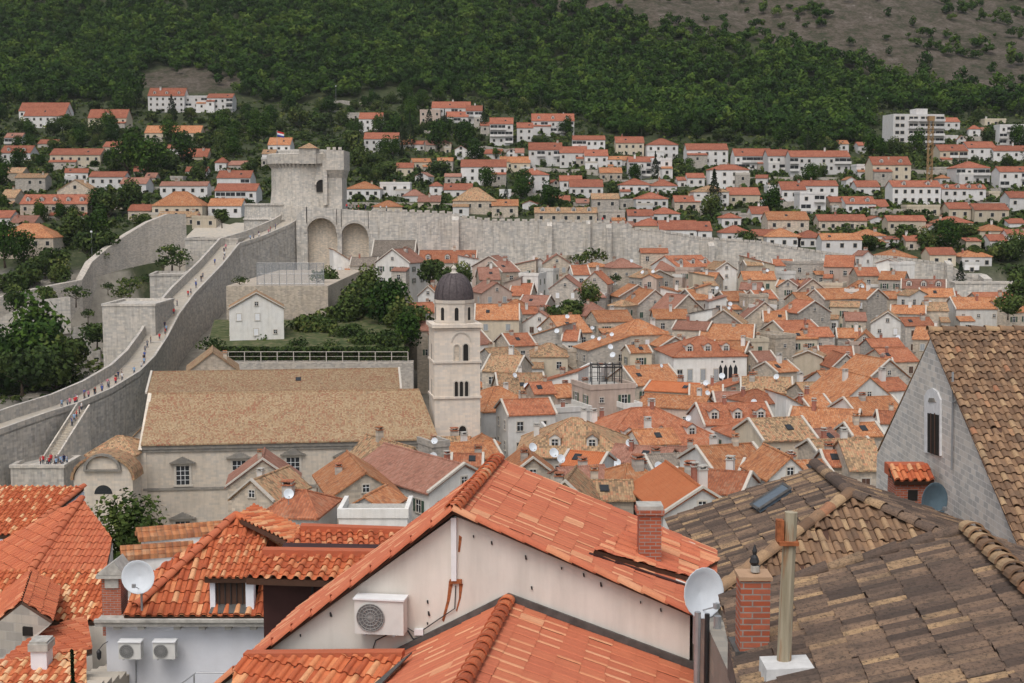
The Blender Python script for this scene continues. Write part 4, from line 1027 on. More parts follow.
# small infill: huts, terraces and stair blocks squeezed between the houses
for k_ in range(105):
    px = yr_.uniform(430, 925); D = yr_.uniform(165, 385); ty = float(np.interp(D, [165, 176, 216, 250, 302, 342, 370, 391], [470, 460, 422, 386, 328, 284, 266, 246]))+yr_.uniform(3, 9)*150/D
    w_ = yr_.uniform(3, 5.5)/D*F; hh_ = yr_.uniform(.9, 1.5)/D*F
    house(px-w_/2, px+w_/2, ty-hh_, ty, yr_.choice(['y', 'x', 'f', 'f', 'l', 'r', 'h']), yr_.choice(['W', 'S', 'T', 'C', 'W', 'P']), yr_.choice(['N', 'R', 'K', 'O', 'N', 'G']), D=D, yaw=yr_.uniform(-35, 35), L=yr_.uniform(3.5, 5.5), chim=yr_.choice([0, 1]), rows=1, name='small_house', dish=int(yr_.random() < .12))
for (px, py, D) in ((435, 441, 163), (434, 457, 160), (288.5, 494, 112), (553, 453, 146), (560, 459, 140), (617, 463, 155), (658, 466, 145), (527, 386, 226), (650, 430, 184), (707, 393, 214), (754, 402, 205), (640, 356, 268), (613, 355, 260), (557, 331, 285),
                     (592, 328, 298), (593, 337, 290), (862, 287, 344), (730, 304, 330), (708, 311, 318), (631, 261, 362), (722, 376, 240), (610, 347, 262), (717, 288, 345), (898, 337, 290)):
    place_dish(px, py, D, rng.uniform(1.2, 1.7), rng.uniform(-.5, .5))
# gothic windowed palace
r = house(673, 748, 337, 357, 'h', 'W', 'R', D=254, L=14, dorm=3, chim=1, wins=False, label='large white house with red hipped roof and a group of four pointed gothic windows', name='palace', yaw=8, cat='palace')
w_ = 75/F*254; Hh = at(710, 357, 254).z-r.location.z
for k, u in enumerate((.62, .69, .76, .83)):
    x = -w_/2+w_*(u+.02); b = MB(); z0 = Hh-4.3
    b.prism([(x-.35, -.03, z0), (x+.35, -.03, z0), (x+.35, -.03, z0+2.2), (x, -.03, z0+2.9), (x-.35, -.03, z0+2.2)], (0, .05, 0)); b.build('gothic_window', M['glass'], r)
    if k in (0, 3):
        b = MB(); b.lathe([(.01, 0), (.22, 0)], 0, 0, 10); o = b.build('round_window', M['glass'], r); o.location = (x+(.3 if k == 0 else -.3), -.02, z0+3.4); o.rotation_euler = (R(90), 0, 0)
for x in (-.42, -.28, -.1, .08): put_window('yc' if x > -.3 else 'n', r, (w_*x, -.004, Hh-3.2)).scale = (1, 1, 1.5)
# roof terrace pergola on the tall pink building
root = empty('roof_pergola', at(607, 386, 209)); A = at(592, 384, 208); B_ = at(622, 384, 208); zt = at(0, 367, 208).z
b = MB()
for k in range(5):
    x = A.x+(B_.x-A.x)*k/4
    for y in (208.6, 212.5): b.box(x-.07, x+.07, y-.07, y+.07, A.z-.2, zt)
    b.box(x-.06, x+.06, 208, 213, zt+.003, zt+.15)
b.box(A.x, B_.x, 208.5, 208.7, zt-.2, zt-.01); b.box(A.x, B_.x, 212.4, 212.6, zt-.2, zt-.01)
for z in (.35, .7, 1.05): b.box(A.x, B_.x, 208.42, 208.48, A.z+z, A.z+z+.05)
o = b.build('frame', M['iron']); o.parent = root; o.matrix_parent_inverse = Matrix.Translation(-root.location)
setp(root, 'dark metal pergola frame on the roof terrace of the tall pinkish building', 'pergola')
# domed chapel by the rampart stair
root = empty('chapel', (px_at(97, 178), 178, 0)); cz = lambda py: at(97, py, 178).z
hw = 30/F*178; ze = cz(480)
b = MB(); b.box(-hw, hw, 0, 4, -2, ze)
P = [(hw, -.006, ze), (-hw, -.006, ze)]; rad = 19/F*178
P = [(-hw, -.006, ze)] + [(math.cos(R(180-k*15))*hw*.98, -.006, ze+math.sin(R(k*15))*(cz(457)-ze)) for k in range(0, 13)] + [(hw, -.006, ze)]
b.prism(P, (0, 4, 0)); b.build('wall', M['church'], root)
b = MB()
for k in range(12):
    a0, a1 = R(k*15), R((k+1)*15); h1 = cz(457)-ze
    b.prism([(math.cos(a0)*hw, -.3, ze+math.sin(a0)*h1+.03), (math.cos(a1)*hw, -.3, ze+math.sin(a1)*h1+.03), (math.cos(a1)*(hw+.35), -.3, ze+math.sin(a1)*(h1+.3)+.03), (math.cos(a0)*(hw+.35), -.3, ze+math.sin(a0)*(h1+.3)+.03)], (0, 4.5, 0))
b.build('vaulted_roof', M['rN'], root)
b = MB(); zc = cz(469); b.box(-rad, rad, -.4, 0, zc-.25, zc); 
for k in range(10):
    a0, a1 = math.pi*k/10, math.pi*(k+1)/10
    b.prism([(math.cos(a)*q, -.4, zc+math.sin(a)*q*.85) for a, q in ((a0, rad-.35), (a1, rad-.35), (a1, rad), (a0, rad))], (0, .4, 0))
b.build('pediment', M['darkstone'], root)
b = MB(); b.prism([(math.cos(math.pi*k/12)*1.15, -.04, cz(494)+math.sin(math.pi*k/12)*1.15) for k in range(13)], (0, .05, 0)); b.build('lunette_window', M['glass'], root)
setp(root, 'small round-vaulted stone chapel with arched pediment and lunette window beside the rampart', 'chapel')
r = house(86, 136, 437, 456, 'h', 'T', 'N', D=185, L=9, label='tan pyramid-roofed stone pavilion behind the small chapel', name='stone_pavilion', chim=0, wins=False)
r = house(118, 146, 425, 452, 'r', 'S', 'N', D=200, L=9, label='lean-to stone outbuilding squeezed between pavilion and long church', name='outbuilding', chim=0, wins=False)
# ------------------------------------------------------------------ hillside houses: x0,x1,ridge,eave,type,wall,roof,base
HS = [
(19,66,103,111,'x','W','R',126,dict(rows=2)),(24,64,107,116,'x','W','R',128,dict(D=None)),(88,126,109,118,'x','C','R',131,dict(dorm=1)),(148,184,86,96,'x','W','R',114,dict(dorm=3)),(184,208,95,97,'f','W','R',112,dict(bal=1)),(207,232,94,98,'x','W','R',114,dict(bal=1)),
(145,200,126,133,'x','C','O',141,{}),(0,30,146,153,'x','W','R',164,dict(dorm=2)),(50,100,149,155,'x','C','R',168,{}),(103,131,142,147,'x','C','R',158,{}),(177,207,149,157,'x','C','R',160,{}),(89,124,172,177,'x','W','R',192,{}),
(15,45,174,178,'x','S','N',193,{}),(57,93,180,191,'y','T','N',206,{}),(20,87,195,204,'x','T','R',219,dict(dorm=5,rows=1)),(0,15,190,198,'x','T','N',206,{}),(160,207,182,186,'x','W','K',200,{}),(152,202,192,206,'h','C','O',221,{}),
(158,196,212,217,'x','T','N',226,dict(rows=1)),(192,216,216,218,'f','C','R',229,dict(rows=1)),(217,250,171,178,'x','W','R',190,dict(bal=1,chim=3)),(215,256,184,191,'x','W','R',204,dict(bal=1)),(208,241,199,206,'x','W','O',219,{}),(-14,10,211,218,'x','W','R',228,{}),
(-4,53,224,238,'h','T','O',259,dict(rows=1)),(10,34,216,223,'x','T','K',230,{}),(268,290,138,145,'x','W','O',162,{}),(262,275,150,154,'x','W','N',168,{}),(347,376,110,114,'f','S','R',120,{}),(359,382,113,119,'x','W','R',132,{}),
(364,398,133,139,'x','W','R',155,{}),(432,470,102,108,'x','W','R',120,dict(bal=1)),(420,440,108,111,'f','P','R',126,{}),(446,468,112,117,'x','W','R',132,dict(bal=1)),(466,482,106,111,'x','W','R',130,dict(bal=1)),(490,513,118,124,'x','W','R',146,dict(bal=1)),
(461,506,160,167,'x','W','R',186,dict(rows=2)),(346,380,182,189,'h','W','O',201,{}),(380,410,180,184,'f','W','O',197,{}),(372,402,201,207,'h','C','O',214,{}),(403,424,190,196,'h','W','K',204,{}),(444,472,184,190,'x','W','R',200,{}),
(453,496,188,201,'h','T','N',216,dict(rows=1)),(492,518,200,206,'x','T','O',217,{}),(500,520,157,162,'x','C','O',170,{}),
(517,533,123,128,'x','W','R',143,{}),(532,574,114,121,'x','W','R',135,dict(dorm=3,bal=1)),(573,605,136,140,'x','W','R',151,dict(bal=1)),(529,562,143,150,'x','W','R',167,dict(bal=1)),(560,587,147,153,'x','W','R',168,dict(bal=1)),(585,608,150,156,'x','W','R',171,{}),
(616,644,137,143,'x','C','R',155,{}),(647,678,139,145,'h','W','R',160,{}),(629,655,157,162,'x','W','R',179,dict(bal=1)),(652,672,155,160,'f','W','R',178,dict(bal=1)),(687,728,144,150,'x','W','R',168,dict(rows=2)),(735,772,149,156,'x','W','R',172,dict(bal=1)),
(710,749,165,170,'h','W','R',189,dict(rows=2)),(511,530,157,163,'x','C','O',172,{}),(517,549,169,175,'h','W','R',193,{}),(560,582,176,181,'x','W','R',192,{}),(570,603,180,187,'x','W','R',198,{}),(620,651,179,185,'h','W','R',194,{}),
(651,677,180,186,'h','W','R',194,{}),(636,668,193,199,'h','W','R',212,{}),(694,729,186,192,'h','W','N',210,{}),(729,760,188,195,'x','C','R',207,{}),(592,619,194,199,'x','S','N',219,{}),(535,597,208,213,'x','T','N',226,dict(dorm=4)),(598,625,207,212,'f','S','N',224,{}),
(628,653,210,216,'x','W','R',226,{}),(651,680,208,214,'h','W','R',223,{}),(634,667,219,226,'h','C','R',237,{}),(660,698,221,230,'x','W','R',241,{}),(697,712,222,231,'x','W','R',241,{}),(722,751,226,233,'h','W','R',244,{}),(754,778,230,236,'x','C','R',244,{}),
(768,790,150,156,'x','W','R',174,dict(bal=1)),(791,850,151,157,'x','W','R',176,dict(bal=1,rows=2)),(940,968,145,151,'x','C','R',165,dict(bal=1)),(968,996,142,148,'x','W','R',161,{}),(994,1030,146,151,'x','W','R',162,{}),(873,911,157,165,'x','C','R',186,dict(dorm=2)),
(857,880,163,166,'f','W','R',178,{}),(957,990,162,168,'h','W','R',186,dict(bal=1)),(1000,1032,167,172,'x','W','R',191,dict(bal=1)),(857,880,181,187,'x','W','R',196,{}),(893,941,181,187,'x','W','R',206,dict(dorm=2)),(942,986,185,189,'x','W','R',203,dict(dorm=4)),
(768,784,182,187,'f','W','R',196,{}),(805,838,181,186,'x','W','R',202,{}),(800,826,190,194,'f','W','R',214,dict(bal=1)),(846,876,197,204,'x','W','R',214,dict(dorm=2)),(869,889,200,207,'x','W','R',214,{}),(949,971,203,209,'x','C','R',220,{}),
(975,1009,204,210,'x','C','R',224,{}),(1010,1032,192,198,'x','W','R',212,{}),(768,809,212,220,'x','T','O',236,{}),(819,867,215,221,'x','T','R',231,{}),(888,926,216,221,'x','C','R',236,{}),(937,973,217,223,'h','C','R',233,{}),(980,1009,225,231,'h','C','O',241,{}),
(767,801,229,237,'h','W','O',248,{}),(798,826,231,238,'h','W','R',248,{}),(822,862,234,240,'x','W','O',258,dict(D=408)),(855,886,230,236,'h','W','O',246,{}),(879,917,250,258,'h','W','O',266,dict(D=406)),(930,956,248,255,'x','C','R',264,dict(D=406)),(962,992,250,257,'h','W','O',268,dict(D=406)),
(990,1010,235,241,'x','W','R',254,{}),(1008,1034,230,235,'x','W','R',254,dict(bal=1)),(907,940,202,207,'f','C','R',216,{}),(610,634,222,227,'x','T','K',236,{}),(906,930,236,241,'x','T','R',250,{}),(1000,1030,122,126,'f','W','R',146,dict(bal=1)),(985,1006,116,120,'f','C','R',126,{}),
(945,960,118,122,'x','W','R',130,{}),(830,850,197,202,'x','T','R',212,{}),(782,806,182,190,'x','W','R',205,{}),(675,700,196,202,'x','T','R',212,{}),(600,622,168,173,'x','T','O',182,{}),(752,770,207,214,'x','W','R',226,{}),(545,570,196,201,'x','C','R',206,{}),
(418,440,196,202,'x','T','K',210,{}),(120,146,178,184,'x','W','K',196,{}),(128,150,205,211,'x','T','R',222,{}),(0,22,168,173,'x','T','N',182,{}),
]
for h_ in HS:
    kw = dict(h_[8]); 
    if kw.get('chim') is None: kw['chim'] = 1 if rng.random() < .5 else 0
    house(*h_[:7], base=h_[7], hill=True, **kw)
# smaller houses that fill the bands between the big ones
occ = [(h[0], h[1], h[2], h[7]) for h in HS] + [(262, 350, 140, 210), (877, 945, 106, 150), (922, 936, 118, 190)]
k_ = 0; t_ = 0
while k_ < 58 and t_ < 6000:
    t_ += 1
    px = rng.uniform(395, 1020) if rng.random() < .96 else rng.uniform(0, 250); lo = float(np.interp(px, [0, 250, 395, 470, 620, 760, 860, 1024], [140, 165, 150, 128, 158, 164, 150, 128])); hi = float(np.interp(px, [0, 170, 250, 395, 640, 760, 1024], [230, 205, 205, 205, 232, 244, 256]))
    py = rng.uniform(lo, hi); w_ = rng.uniform(9, 22)*float(np.interp(py, [120, 250], [.85, 1.15])); hh_ = rng.uniform(9, 15); rr_ = rng.uniform(3.5, 6)
    if any(px+w_/2 > a+2 and px-w_/2 < b_-2 and py > t0+3 and py-hh_-rr_ < t1-4 for a, b_, t0, t1 in occ): continue
    occ.append((px-w_/2, px+w_/2, py-hh_-rr_, py)); k_ += 1
    house(px-w_/2, px+w_/2, py-hh_, py-hh_+rr_*.8, rng.choice(['x', 'x', 'x', 'h', 'y', 'f']), rng.choice(['W', 'W', 'W', 'C', 'S']), rng.choice(['R', 'R', 'O', 'K']), base=py, hill=True, chim=0, yaw=rng.choice([0, 0, 0, 12, -12]), bal=rng.random() < .3, L=rng.uniform(7, 10))
HSX = [(a, b_, t0, 0, 0, 0, 0, t1) for a, b_, t0, t1 in occ[len(HS):]]
print('small houses', k_)
# apartment block high on the right
root_D = ground_hit(911, 150); c = at(919, 114, root_D); zb = at(911, 150, root_D).z-4
root = empty('apartment_block', (c.x, root_D, zb), R(6)); w_ = 52/F*root_D; H = c.z-zb; fl = (H-4)/5
b = MB(); b.box(-w_/2, w_/2, 0, 14, 0, H); b.box(-w_*.02, w_*.2, 2, 10, H+.003, H+2.6); b.build('wall', M['B'], root)
for k in range(5):
    z = 4+fl*k
    for (xa, xb) in ((-.2, -.02), (.0, .5)):
        b = MB(); b.box(w_*xa, w_*xb, -1.6, 0, z-.15, z+.05); b.box(w_*xa, w_*xb, -1.62, -1.5, z+.05, z+1.0); b.build('balcony', M['B'], root)
    for x in (-.42, -.32, -.15, -.06, .08, .18, .28, .38, .46):
        o = link('window', WINFAR, root); o.location = (w_*x, -.003, z+1.4); o.scale = (1.8, 1, 1.2)
setp(root, 'large modern white apartment block with rows of balconies high on the hillside at the right', 'apartment block')
# tower crane
D_ = ground_hit(929, 190); root = empty('crane', at(929, 190, D_)); x0 = at(929, 190, D_); zt = at(929, 121, D_).z; b = MB()
for sx_ in (-.8, .8):
    for sy_ in (-.8, .8): b.box(x0.x+sx_-.12, x0.x+sx_+.12, D_+sy_-.12, D_+sy_+.12, x0.z-2, zt)
z = x0.z-2; k = 0
while z < zt-2:
    for sy_ in (-.8, .8):
        a_, c_ = ((-.8, .8) if k % 2 else (.8, -.8)); b.tube([(x0.x+a_, D_+sy_, z), (x0.x+c_, D_+sy_, z+2)], .12, 4)
    b.tube([(x0.x-.8, D_-.8, z), (x0.x-.8, D_+.8, z+2)], .1, 4); b.tube([(x0.x+.8, D_-.8, z+2), (x0.x+.8, D_+.8, z)], .1, 4)
    z += 2; k += 1
mo = mat_plain('crane_paint', (.30, .19, .09), .6); o = b.build('mast', mo); o.parent = root; o.matrix_parent_inverse = Matrix.Translation(-root.location)
b = MB(); b.box(x0.x-1.1, x0.x+1.1, D_-1.1, D_+1.1, zt, zt+1.8); o = b.build('cab', mo); o.parent = root; o.matrix_parent_inverse = Matrix.Translation(-root.location)
setp(root, 'rusty orange lattice crane mast standing between hillside houses at the right', 'crane')
# ------------------------------------------------------------------ trees and shrubs
def tr(key, px, py, s, label, D=None, group=None, sz=None):
    D = D or ground_hit(px, py); p = at(px, py, D); return tree(key, (p.x, D, min(p.z, g(p.x, D)+30) if D < 405 else g(p.x, D)), s, label, group, sz=sz)
LB = {'br1': 'bushy green broadleaf tree', 'br2': 'bushy green broadleaf tree', 'br3': 'bushy green broadleaf tree', 'pi1': 'dark green pine', 'pi2': 'dark green pine', 'cy': 'narrow dark cypress', 'fir': 'dark conifer', 'bu': 'green shrub', 'bu2': 'green shrub'}
GP = {'b': 'broadleaf trees scattered among the hillside houses', 'p': 'pines scattered among the hillside houses', 'c': 'cypresses scattered among the hillside houses', 'f': 'conifers scattered among the hillside houses'}
HTREES = []
def hill_tree(key, X, Y, s):
    k = key[0]
    lab = {'b': 'bushy green broadleaf tree', 'p': 'rounded dark green pine', 'c': 'narrow dark cypress', 'f': 'pointed dark conifer'}[k]
    lab = ('small ' if s < .65 else 'tall ' if s > .9 else 'middling ')+lab
    o = tree(key, (X, Y, g(X, Y)-.5), s, lab, GP[k]); q = proj((X, Y, g(X, Y))); HTREES.append((o, lab, q[0], q[1])); return o
rects = [(h[0]-2, h[1]+2, h[2]-1, h[7]) for h in HS+HSX] + [(262, 350, 140, 210), (877, 945, 106, 150), (922, 936, 118, 190)]
cnt = 0; tries = 0; spots = []
while cnt < 340 and tries < 20000:
    tries += 1
    px = rng.uniform(-20, 1044); Y = 405+rng.random()**.8*380; X = px_at(px, Y); z = g(X, Y); _, py = proj((X, Y, z))
    if py < np.interp(px, [0, 150, 240, 340, 430, 560, 620, 800, 860, 900, 1024], [82, 70, 90, 95, 92, 108, 130, 148, 150, 108, 112]) or py > np.interp(px, [0, 170, 300, 640, 1024], [285, 215, 206, 228, 262]): continue
    s = rng.uniform(.5, 1.25); r_ = 2.7*s/Y*F; hgt = 6.5*s/Y*F
    bad = False
    for (a, b_, t0, t1) in rects:
        if px+r_ > a and px-r_ < b_ and py > t0-2 and py-hgt < t1:
            if py > t1+1 and py-hgt*.75 > t0 and rng.random() < .5: continue     # stands in front, low
            if py < t1-5 and py > t0+3: bad = True; break
            if py >= t1-5 and py-hgt*.6 < t1-8: bad = True; break
    if bad: continue
    if any(abs(px-a)+abs(py-b_) < 5 for a, b_ in spots) and rng.random() < .8: continue
    spots.append((px, py))
    k = rng.random(); key = 'cy' if k < .08 else 'fir' if k < .11 else 'pi1' if k < .3 else 'pi2' if k < .42 else rng.choice(['br1', 'br2', 'br3'])
    hill_tree(key, X, Y, s*(.9 if key in ('cy',) else 1)); cnt += 1
print('hill trees', cnt, tries)
# unmistakable groups read from the photo
for (key, px, py, s) in (('cy', 411, 152, 1.5), ('cy', 403, 150, 1.3), ('cy', 484, 135, 1.25), ('cy', 447, 138, 1.0), ('cy', 430, 130, 1.1), ('pi1', 440, 152, 1.5), ('pi2', 395, 148, 1.6), ('pi1', 465, 150, 1.4), ('pi1', 475, 162, 1.1), ('fir', 713, 210, 1.2),
                         ('br1', 320, 135, 1.8), ('br2', 335, 160, 1.8), ('br3', 360, 170, 1.6), ('br1', 300, 128, 1.9), ('br2', 385, 178, 1.4), ('br2', 440, 176, 1.3), ('br3', 130, 215, 1.6), ('br1', 110, 218, 1.5), ('pi1', 150, 180, 1.7), ('pi2', 130, 175, 1.8), ('br2', 165, 172, 1.6),
                         ('pi1', 185, 165, 1.5), ('br1', 205, 150, 1.4), ('br2', 70, 130, 1.4), ('br3', 100, 140, 1.4), ('pi1', 130, 118, 1.7), ('pi2', 95, 100, 1.8), ('pi1', 140, 105, 1.9), ('br1', 355, 152, 1.7)):
    Y = ground_hit(px, py); hill_tree(key, px_at(px, Y), Y, s)
# park trees left, outside the walls (labels of their own)
for (key, px, py, D, s, lab) in (
    ('pi2', 12, 402, 322, 1.75, 'tall dark pine at the left edge below the scarp wall'), ('pi1', 34, 400, 318, 1.9, 'tall dark pine, tallest of the clump below the scarp wall'), ('br3', 56, 396, 314, 1.9, 'dark broadleaf tree between the tall pines and the bastion'),
    ('pi1', -6, 404, 312, 1.8, 'dark pine cut off by the left edge of the clump in the moat'), ('pi2', 44, 372, 335, 1.9, 'dark pine at the back of the moat clump'), ('br1', 72, 372, 330, 1.4, 'round tree at the right end of the moat clump'), ('br2', 22, 385, 300, 1.7, 'broad dark tree in front of the moat clump'),
    ('br2', 97, 342, 318, .95, 'small round tree between the moat clump and the lower bastion'), ('bu2', 124, 300, 352, 1.3, 'dark green bush growing behind the lower bastion'), ('bu', 88, 318, 348, 1.0, 'dark bush on the broken ground of the moat'), ('bu', 108, 290, 362, .9, 'reddish green bush under the curved scarp wall'),
    ('br2', 110, 256, 404, 1.5, 'broad bright green tree above the curved scarp wall'), ('br1', 88, 258, 400, 1.3, 'round green tree left of the bright one above the scarp wall'), ('br3', 75, 240, 425, 1.3, 'green tree behind the lamp post above the scarp'), ('br2', 56, 268, 396, 1.2, 'low spreading tree over the road at the left'),
    ('br1', 30, 290, 384, 1.3, 'green tree on the terrace above the grey retaining wall'), ('br2', 8, 296, 380, 1.4, 'green tree at the left edge above the grey retaining wall'), ('br3', 60, 288, 386, 1.1, 'green tree where the scarp wall bends'), ('br2', 45, 276, 392, 1.2, 'green tree beside the orange-roofed villa'), ('pi1', 5, 262, 396, 1.2, 'dark pine in front of the orange-roofed villa'),
    ('bu2', 172, 262, 372, 1.7, 'pale green scrub bush between the two bastions'), ('bu', 163, 268, 368, 1.3, 'small scrub bush on the outwork'), ('bu2', 180, 268, 370, 1.4, 'olive green bush against the upper bastion'), ('br1', 222, 224, 424, .8, 'round green tree by the white house left of the round bastion'),
    ('br1', 310, 346, 288, 1.15, 'round garden tree left of centre in the walled garden'), ('br2', 335, 330, 300, 1.2, 'light green garden tree below the stone garden wall'), ('br3', 360, 322, 306, 1.35, 'tall garden tree in the middle of the walled garden'), ('pi1', 392, 334, 296, 1.2, 'big dark evergreen, largest tree of the walled garden'),
    ('br2', 375, 318, 312, 1.3, 'garden tree behind the big dark evergreen'), ('pi2', 408, 350, 276, .85, 'dark evergreen at the right end of the pergola'), ('br1', 388, 356, 272, .9, 'bushy tree in front of the big dark evergreen'), ('br2', 362, 352, 274, .75, 'low garden shrub tree behind the pergola'), ('bu2', 330, 352, 272, .9, 'low bush behind the middle of the pergola'),
    ('bu2', 262, 350, 280, 1.5, 'dark bush beneath the tan house left of the garden'), ('bu', 300, 350, 272, 1.1, 'small bush behind the left part of the pergola'), ('br3', 370, 298, 330, 1.1, 'climbing green tree beside the white house above the garden'), ('br1', 430, 285, 360, 1.15, 'green tree in the row under the dormered orange roof, left'), ('br2', 447, 287, 358, 1.1, 'green tree in the row under the dormered orange roof, middle'),
    ('br3', 462, 288, 358, .95, 'green tree in the row under the dormered orange roof, right'), ('br2', 557, 326, 312, .95, 'dark courtyard tree below the grey gable house'), ('br1', 572, 322, 318, .9, 'courtyard tree right of its darker neighbour'), ('br3', 590, 306, 330, .85, 'light green courtyard tree beside the roofless gable'), ('bu', 592, 264, 376, 1.8, 'dark hedge bush under the north rampart'),
    ('bu2', 580, 266, 374, 1.2, 'small hedge bush near the north rampart'), ('fir', 960, 297, 392, .85, 'tall dark conifer standing in front of the right end of the north rampart'), ('br2', 1014, 290, 402, 1.5, 'broad dark tree at the right edge behind the rampart'), ('br1', 1020, 310, 330, 1.3, 'green tree at the right edge above the old tan roof'), ('br2', 1008, 314, 318, .9, 'low green tree near the right edge above the old tan roof'),
    ('br2', 345, 345, 282, .9, 'low garden tree standing on the lawn left of the big evergreen'), ('bu2', 318, 330, 296, 1.3, 'garden bush under the high retaining wall'), ('br1', 385, 322, 302, 1.3, 'tall garden tree against the stone garden wall'), ('br3', 400, 338, 290, 1.2, 'garden tree next to the right end of the lawn'),
    ('bu', 345, 322, 306, 1.4, 'bush at the back of the lawn'), ('bu2', 355, 340, 286, 1.2, 'broad bush on the middle of the lawn'), ('br2', 412, 330, 300, 1.1, 'dark tree close to the left side of the bell tower'), ('bu', 370, 345, 278, 1.3, 'bush in front of the garden trees'),
    ('br3', 352, 328, 300, 1.2, 'round tree in the middle of the walled garden, behind the low bushes'), ('br1', 330, 340, 286, .8, 'small tree at the left part of the garden lawn'), ('br2', 395, 352, 274, .9, 'shrubby tree at the garden edge near the dark evergreen'), ('bu2', 300, 335, 290, 1.3, 'bush between the small white house and the lawn'),
    ('br2', 140, 226, 418, .8, 'small tree on top of the scarp wall near its right end'), ('bu2', 100, 262, 398, 1.3, 'green bush on the bend of the scarp wall'), ('bu2', 130, 292, 380, 1.5, 'big scrub bush in the moat behind the lower bastion'), ('bu', 150, 285, 372, 1.3, 'scrub bush beside the low outwork'), ('bu2', 76, 300, 366, 1.4, 'bush under the bend of the scarp wall'), ('br3', 15, 312, 360, 1.0, 'tree standing before the grey retaining wall at the left'), ('br1', 48, 306, 358, .9, 'tree just before the right half of the grey retaining wall'),
    ('bu2', 318, 282, 316, 1.0, 'small bush on the ledge right of the ball court netting'), ('br3', 330, 290, 330, .8, 'small tree beside the right end of the high retaining wall'), ('bu', 240, 284, 306, .8, 'little bush on the ledge left of the ball court netting'),
    ('bu', 210, 352, 262, 1.2, 'small round bush at the foot of the rampart near the church'), ('bu', 615, 282, 352, .9, 'narrow green bush in the alley under the rampart')):
    p = at(px, py, D); tree(key, (p.x, D, p.z-.3), s, lab)
solid('retaining_wall', 955, 1040, 284, 386, 5, 'fort', 'grey retaining wall at the right edge behind the long white gable house', 'wall')
solid('retaining_wall', 918, 985, 274, 399.5, 3, 'fort_pale', 'low pale wall block behind the lone dark conifer', 'wall', cap=False)
for (key, px, py, s) in (('br2', 870, 252, 1.0), ('br1', 905, 247, 1.1), ('br3', 925, 250, 1.0), ('pi1', 948, 252, 1.0), ('br2', 1000, 262, 1.3), ('br1', 975, 262, .9), ('br2', 745, 246, .9), ('pi2', 770, 214, 1.0), ('br1', 940, 240, 1.1), ('br2', 965, 238, 1.0), ('br3', 1015, 260, 1.2)):
    Y = ground_hit(px, py); hill_tree(key, px_at(px, Y), Y, s)
# low scrub over the hillside: one mass nobody could count
rs = np.random.RandomState(21); Vs = []; Ts = []
base = [leaf_cloud(rs, 26, 1.3, 1.3, .8, .5, .8, 4) for _ in range(6)]
k = 0
while k < 15000:
    Y = rs.uniform(408, 800); X = rs.uniform(-.42, .42)*Y
    if X < -82 and Y < 420: continue
    z = g(X, Y); px, py = proj((X, Y, z))
    if rs.rand() < .15 or py > np.interp(px, [0, 170, 300, 640, 1024], [290, 212, 206, 226, 262]): k += 1; continue
    V, Q, T = base[rs.randint(6)]; s = rs.uniform(.6, 2.0); a = rs.uniform(0, 6.28)
    P = V*s; P = np.stack([P[:, 0]*math.cos(a)-P[:, 1]*math.sin(a)+X, P[:, 0]*math.sin(a)+P[:, 1]*math.cos(a)+Y, P[:, 2]+z-.2], 1)
    Vs.append(P); Ts.append(np.clip(T+rs.uniform(-.3, .15), 0, 1)); k += 1
# scrub in the moat and garden too
for _ in range(500):
    Y = rs.uniform(300, 368); X = rs.uniform(-150, -88)
    if g(X, Y) > 14: continue
    V, Q, T = base[rs.randint(6)]; s = rs.uniform(.5, 1.3); Vs.append(V*s+np.array([X, Y, g(X, Y)])); Ts.append(T)
V = np.concatenate(Vs); setp(link('scrub', np_mesh('scrub', V, np.arange(len(V)).reshape(-1, 4), M['leaf'], np.concatenate(Ts))), 'low green scrub and bushes covering the ground between the hillside houses', 'scrub', kind='stuff')
# terrace walls on the hillside
rs = random.Random(4)
for (x0, x1, y0, y1) in ((60, 100, 168, 170), (130, 200, 140, 139), (150, 215, 189, 190), (0, 60, 196, 200), (420, 470, 132, 134), (470, 520, 148, 152), (530, 600, 170, 173), (610, 690, 182, 183), (690, 770, 178, 180), (560, 640, 205, 206), (770, 850, 179, 181), (860, 960, 168, 176), (900, 1000, 190, 192), (870, 960, 212, 214), (960, 1024, 206, 205), (700, 800, 214, 216), (780, 880, 205, 207), (330, 372, 102, 104), (345, 470, 205, 207), (950, 1024, 138, 140), (500, 560, 195, 197)):
    b = MB(); n = 7; T = []
    for k in range(n+1):
        px = x0+(x1-x0)*k/n; py = y0+(y1-y0)*k/n; Y = ground_hit(px, py+2); p = at(px, py+2, Y); T.append(Vector((p.x, Y-1, g(p.x, Y)+1.6)))
    quadstrip(b, T, .5, [p.z-4 for p in T]); 
    HOUSES.append((b.build('terrace_wall', M['S']), 'grey stone terrace retaining wall', (x0+x1)/2, (y0+y1)/2, True))
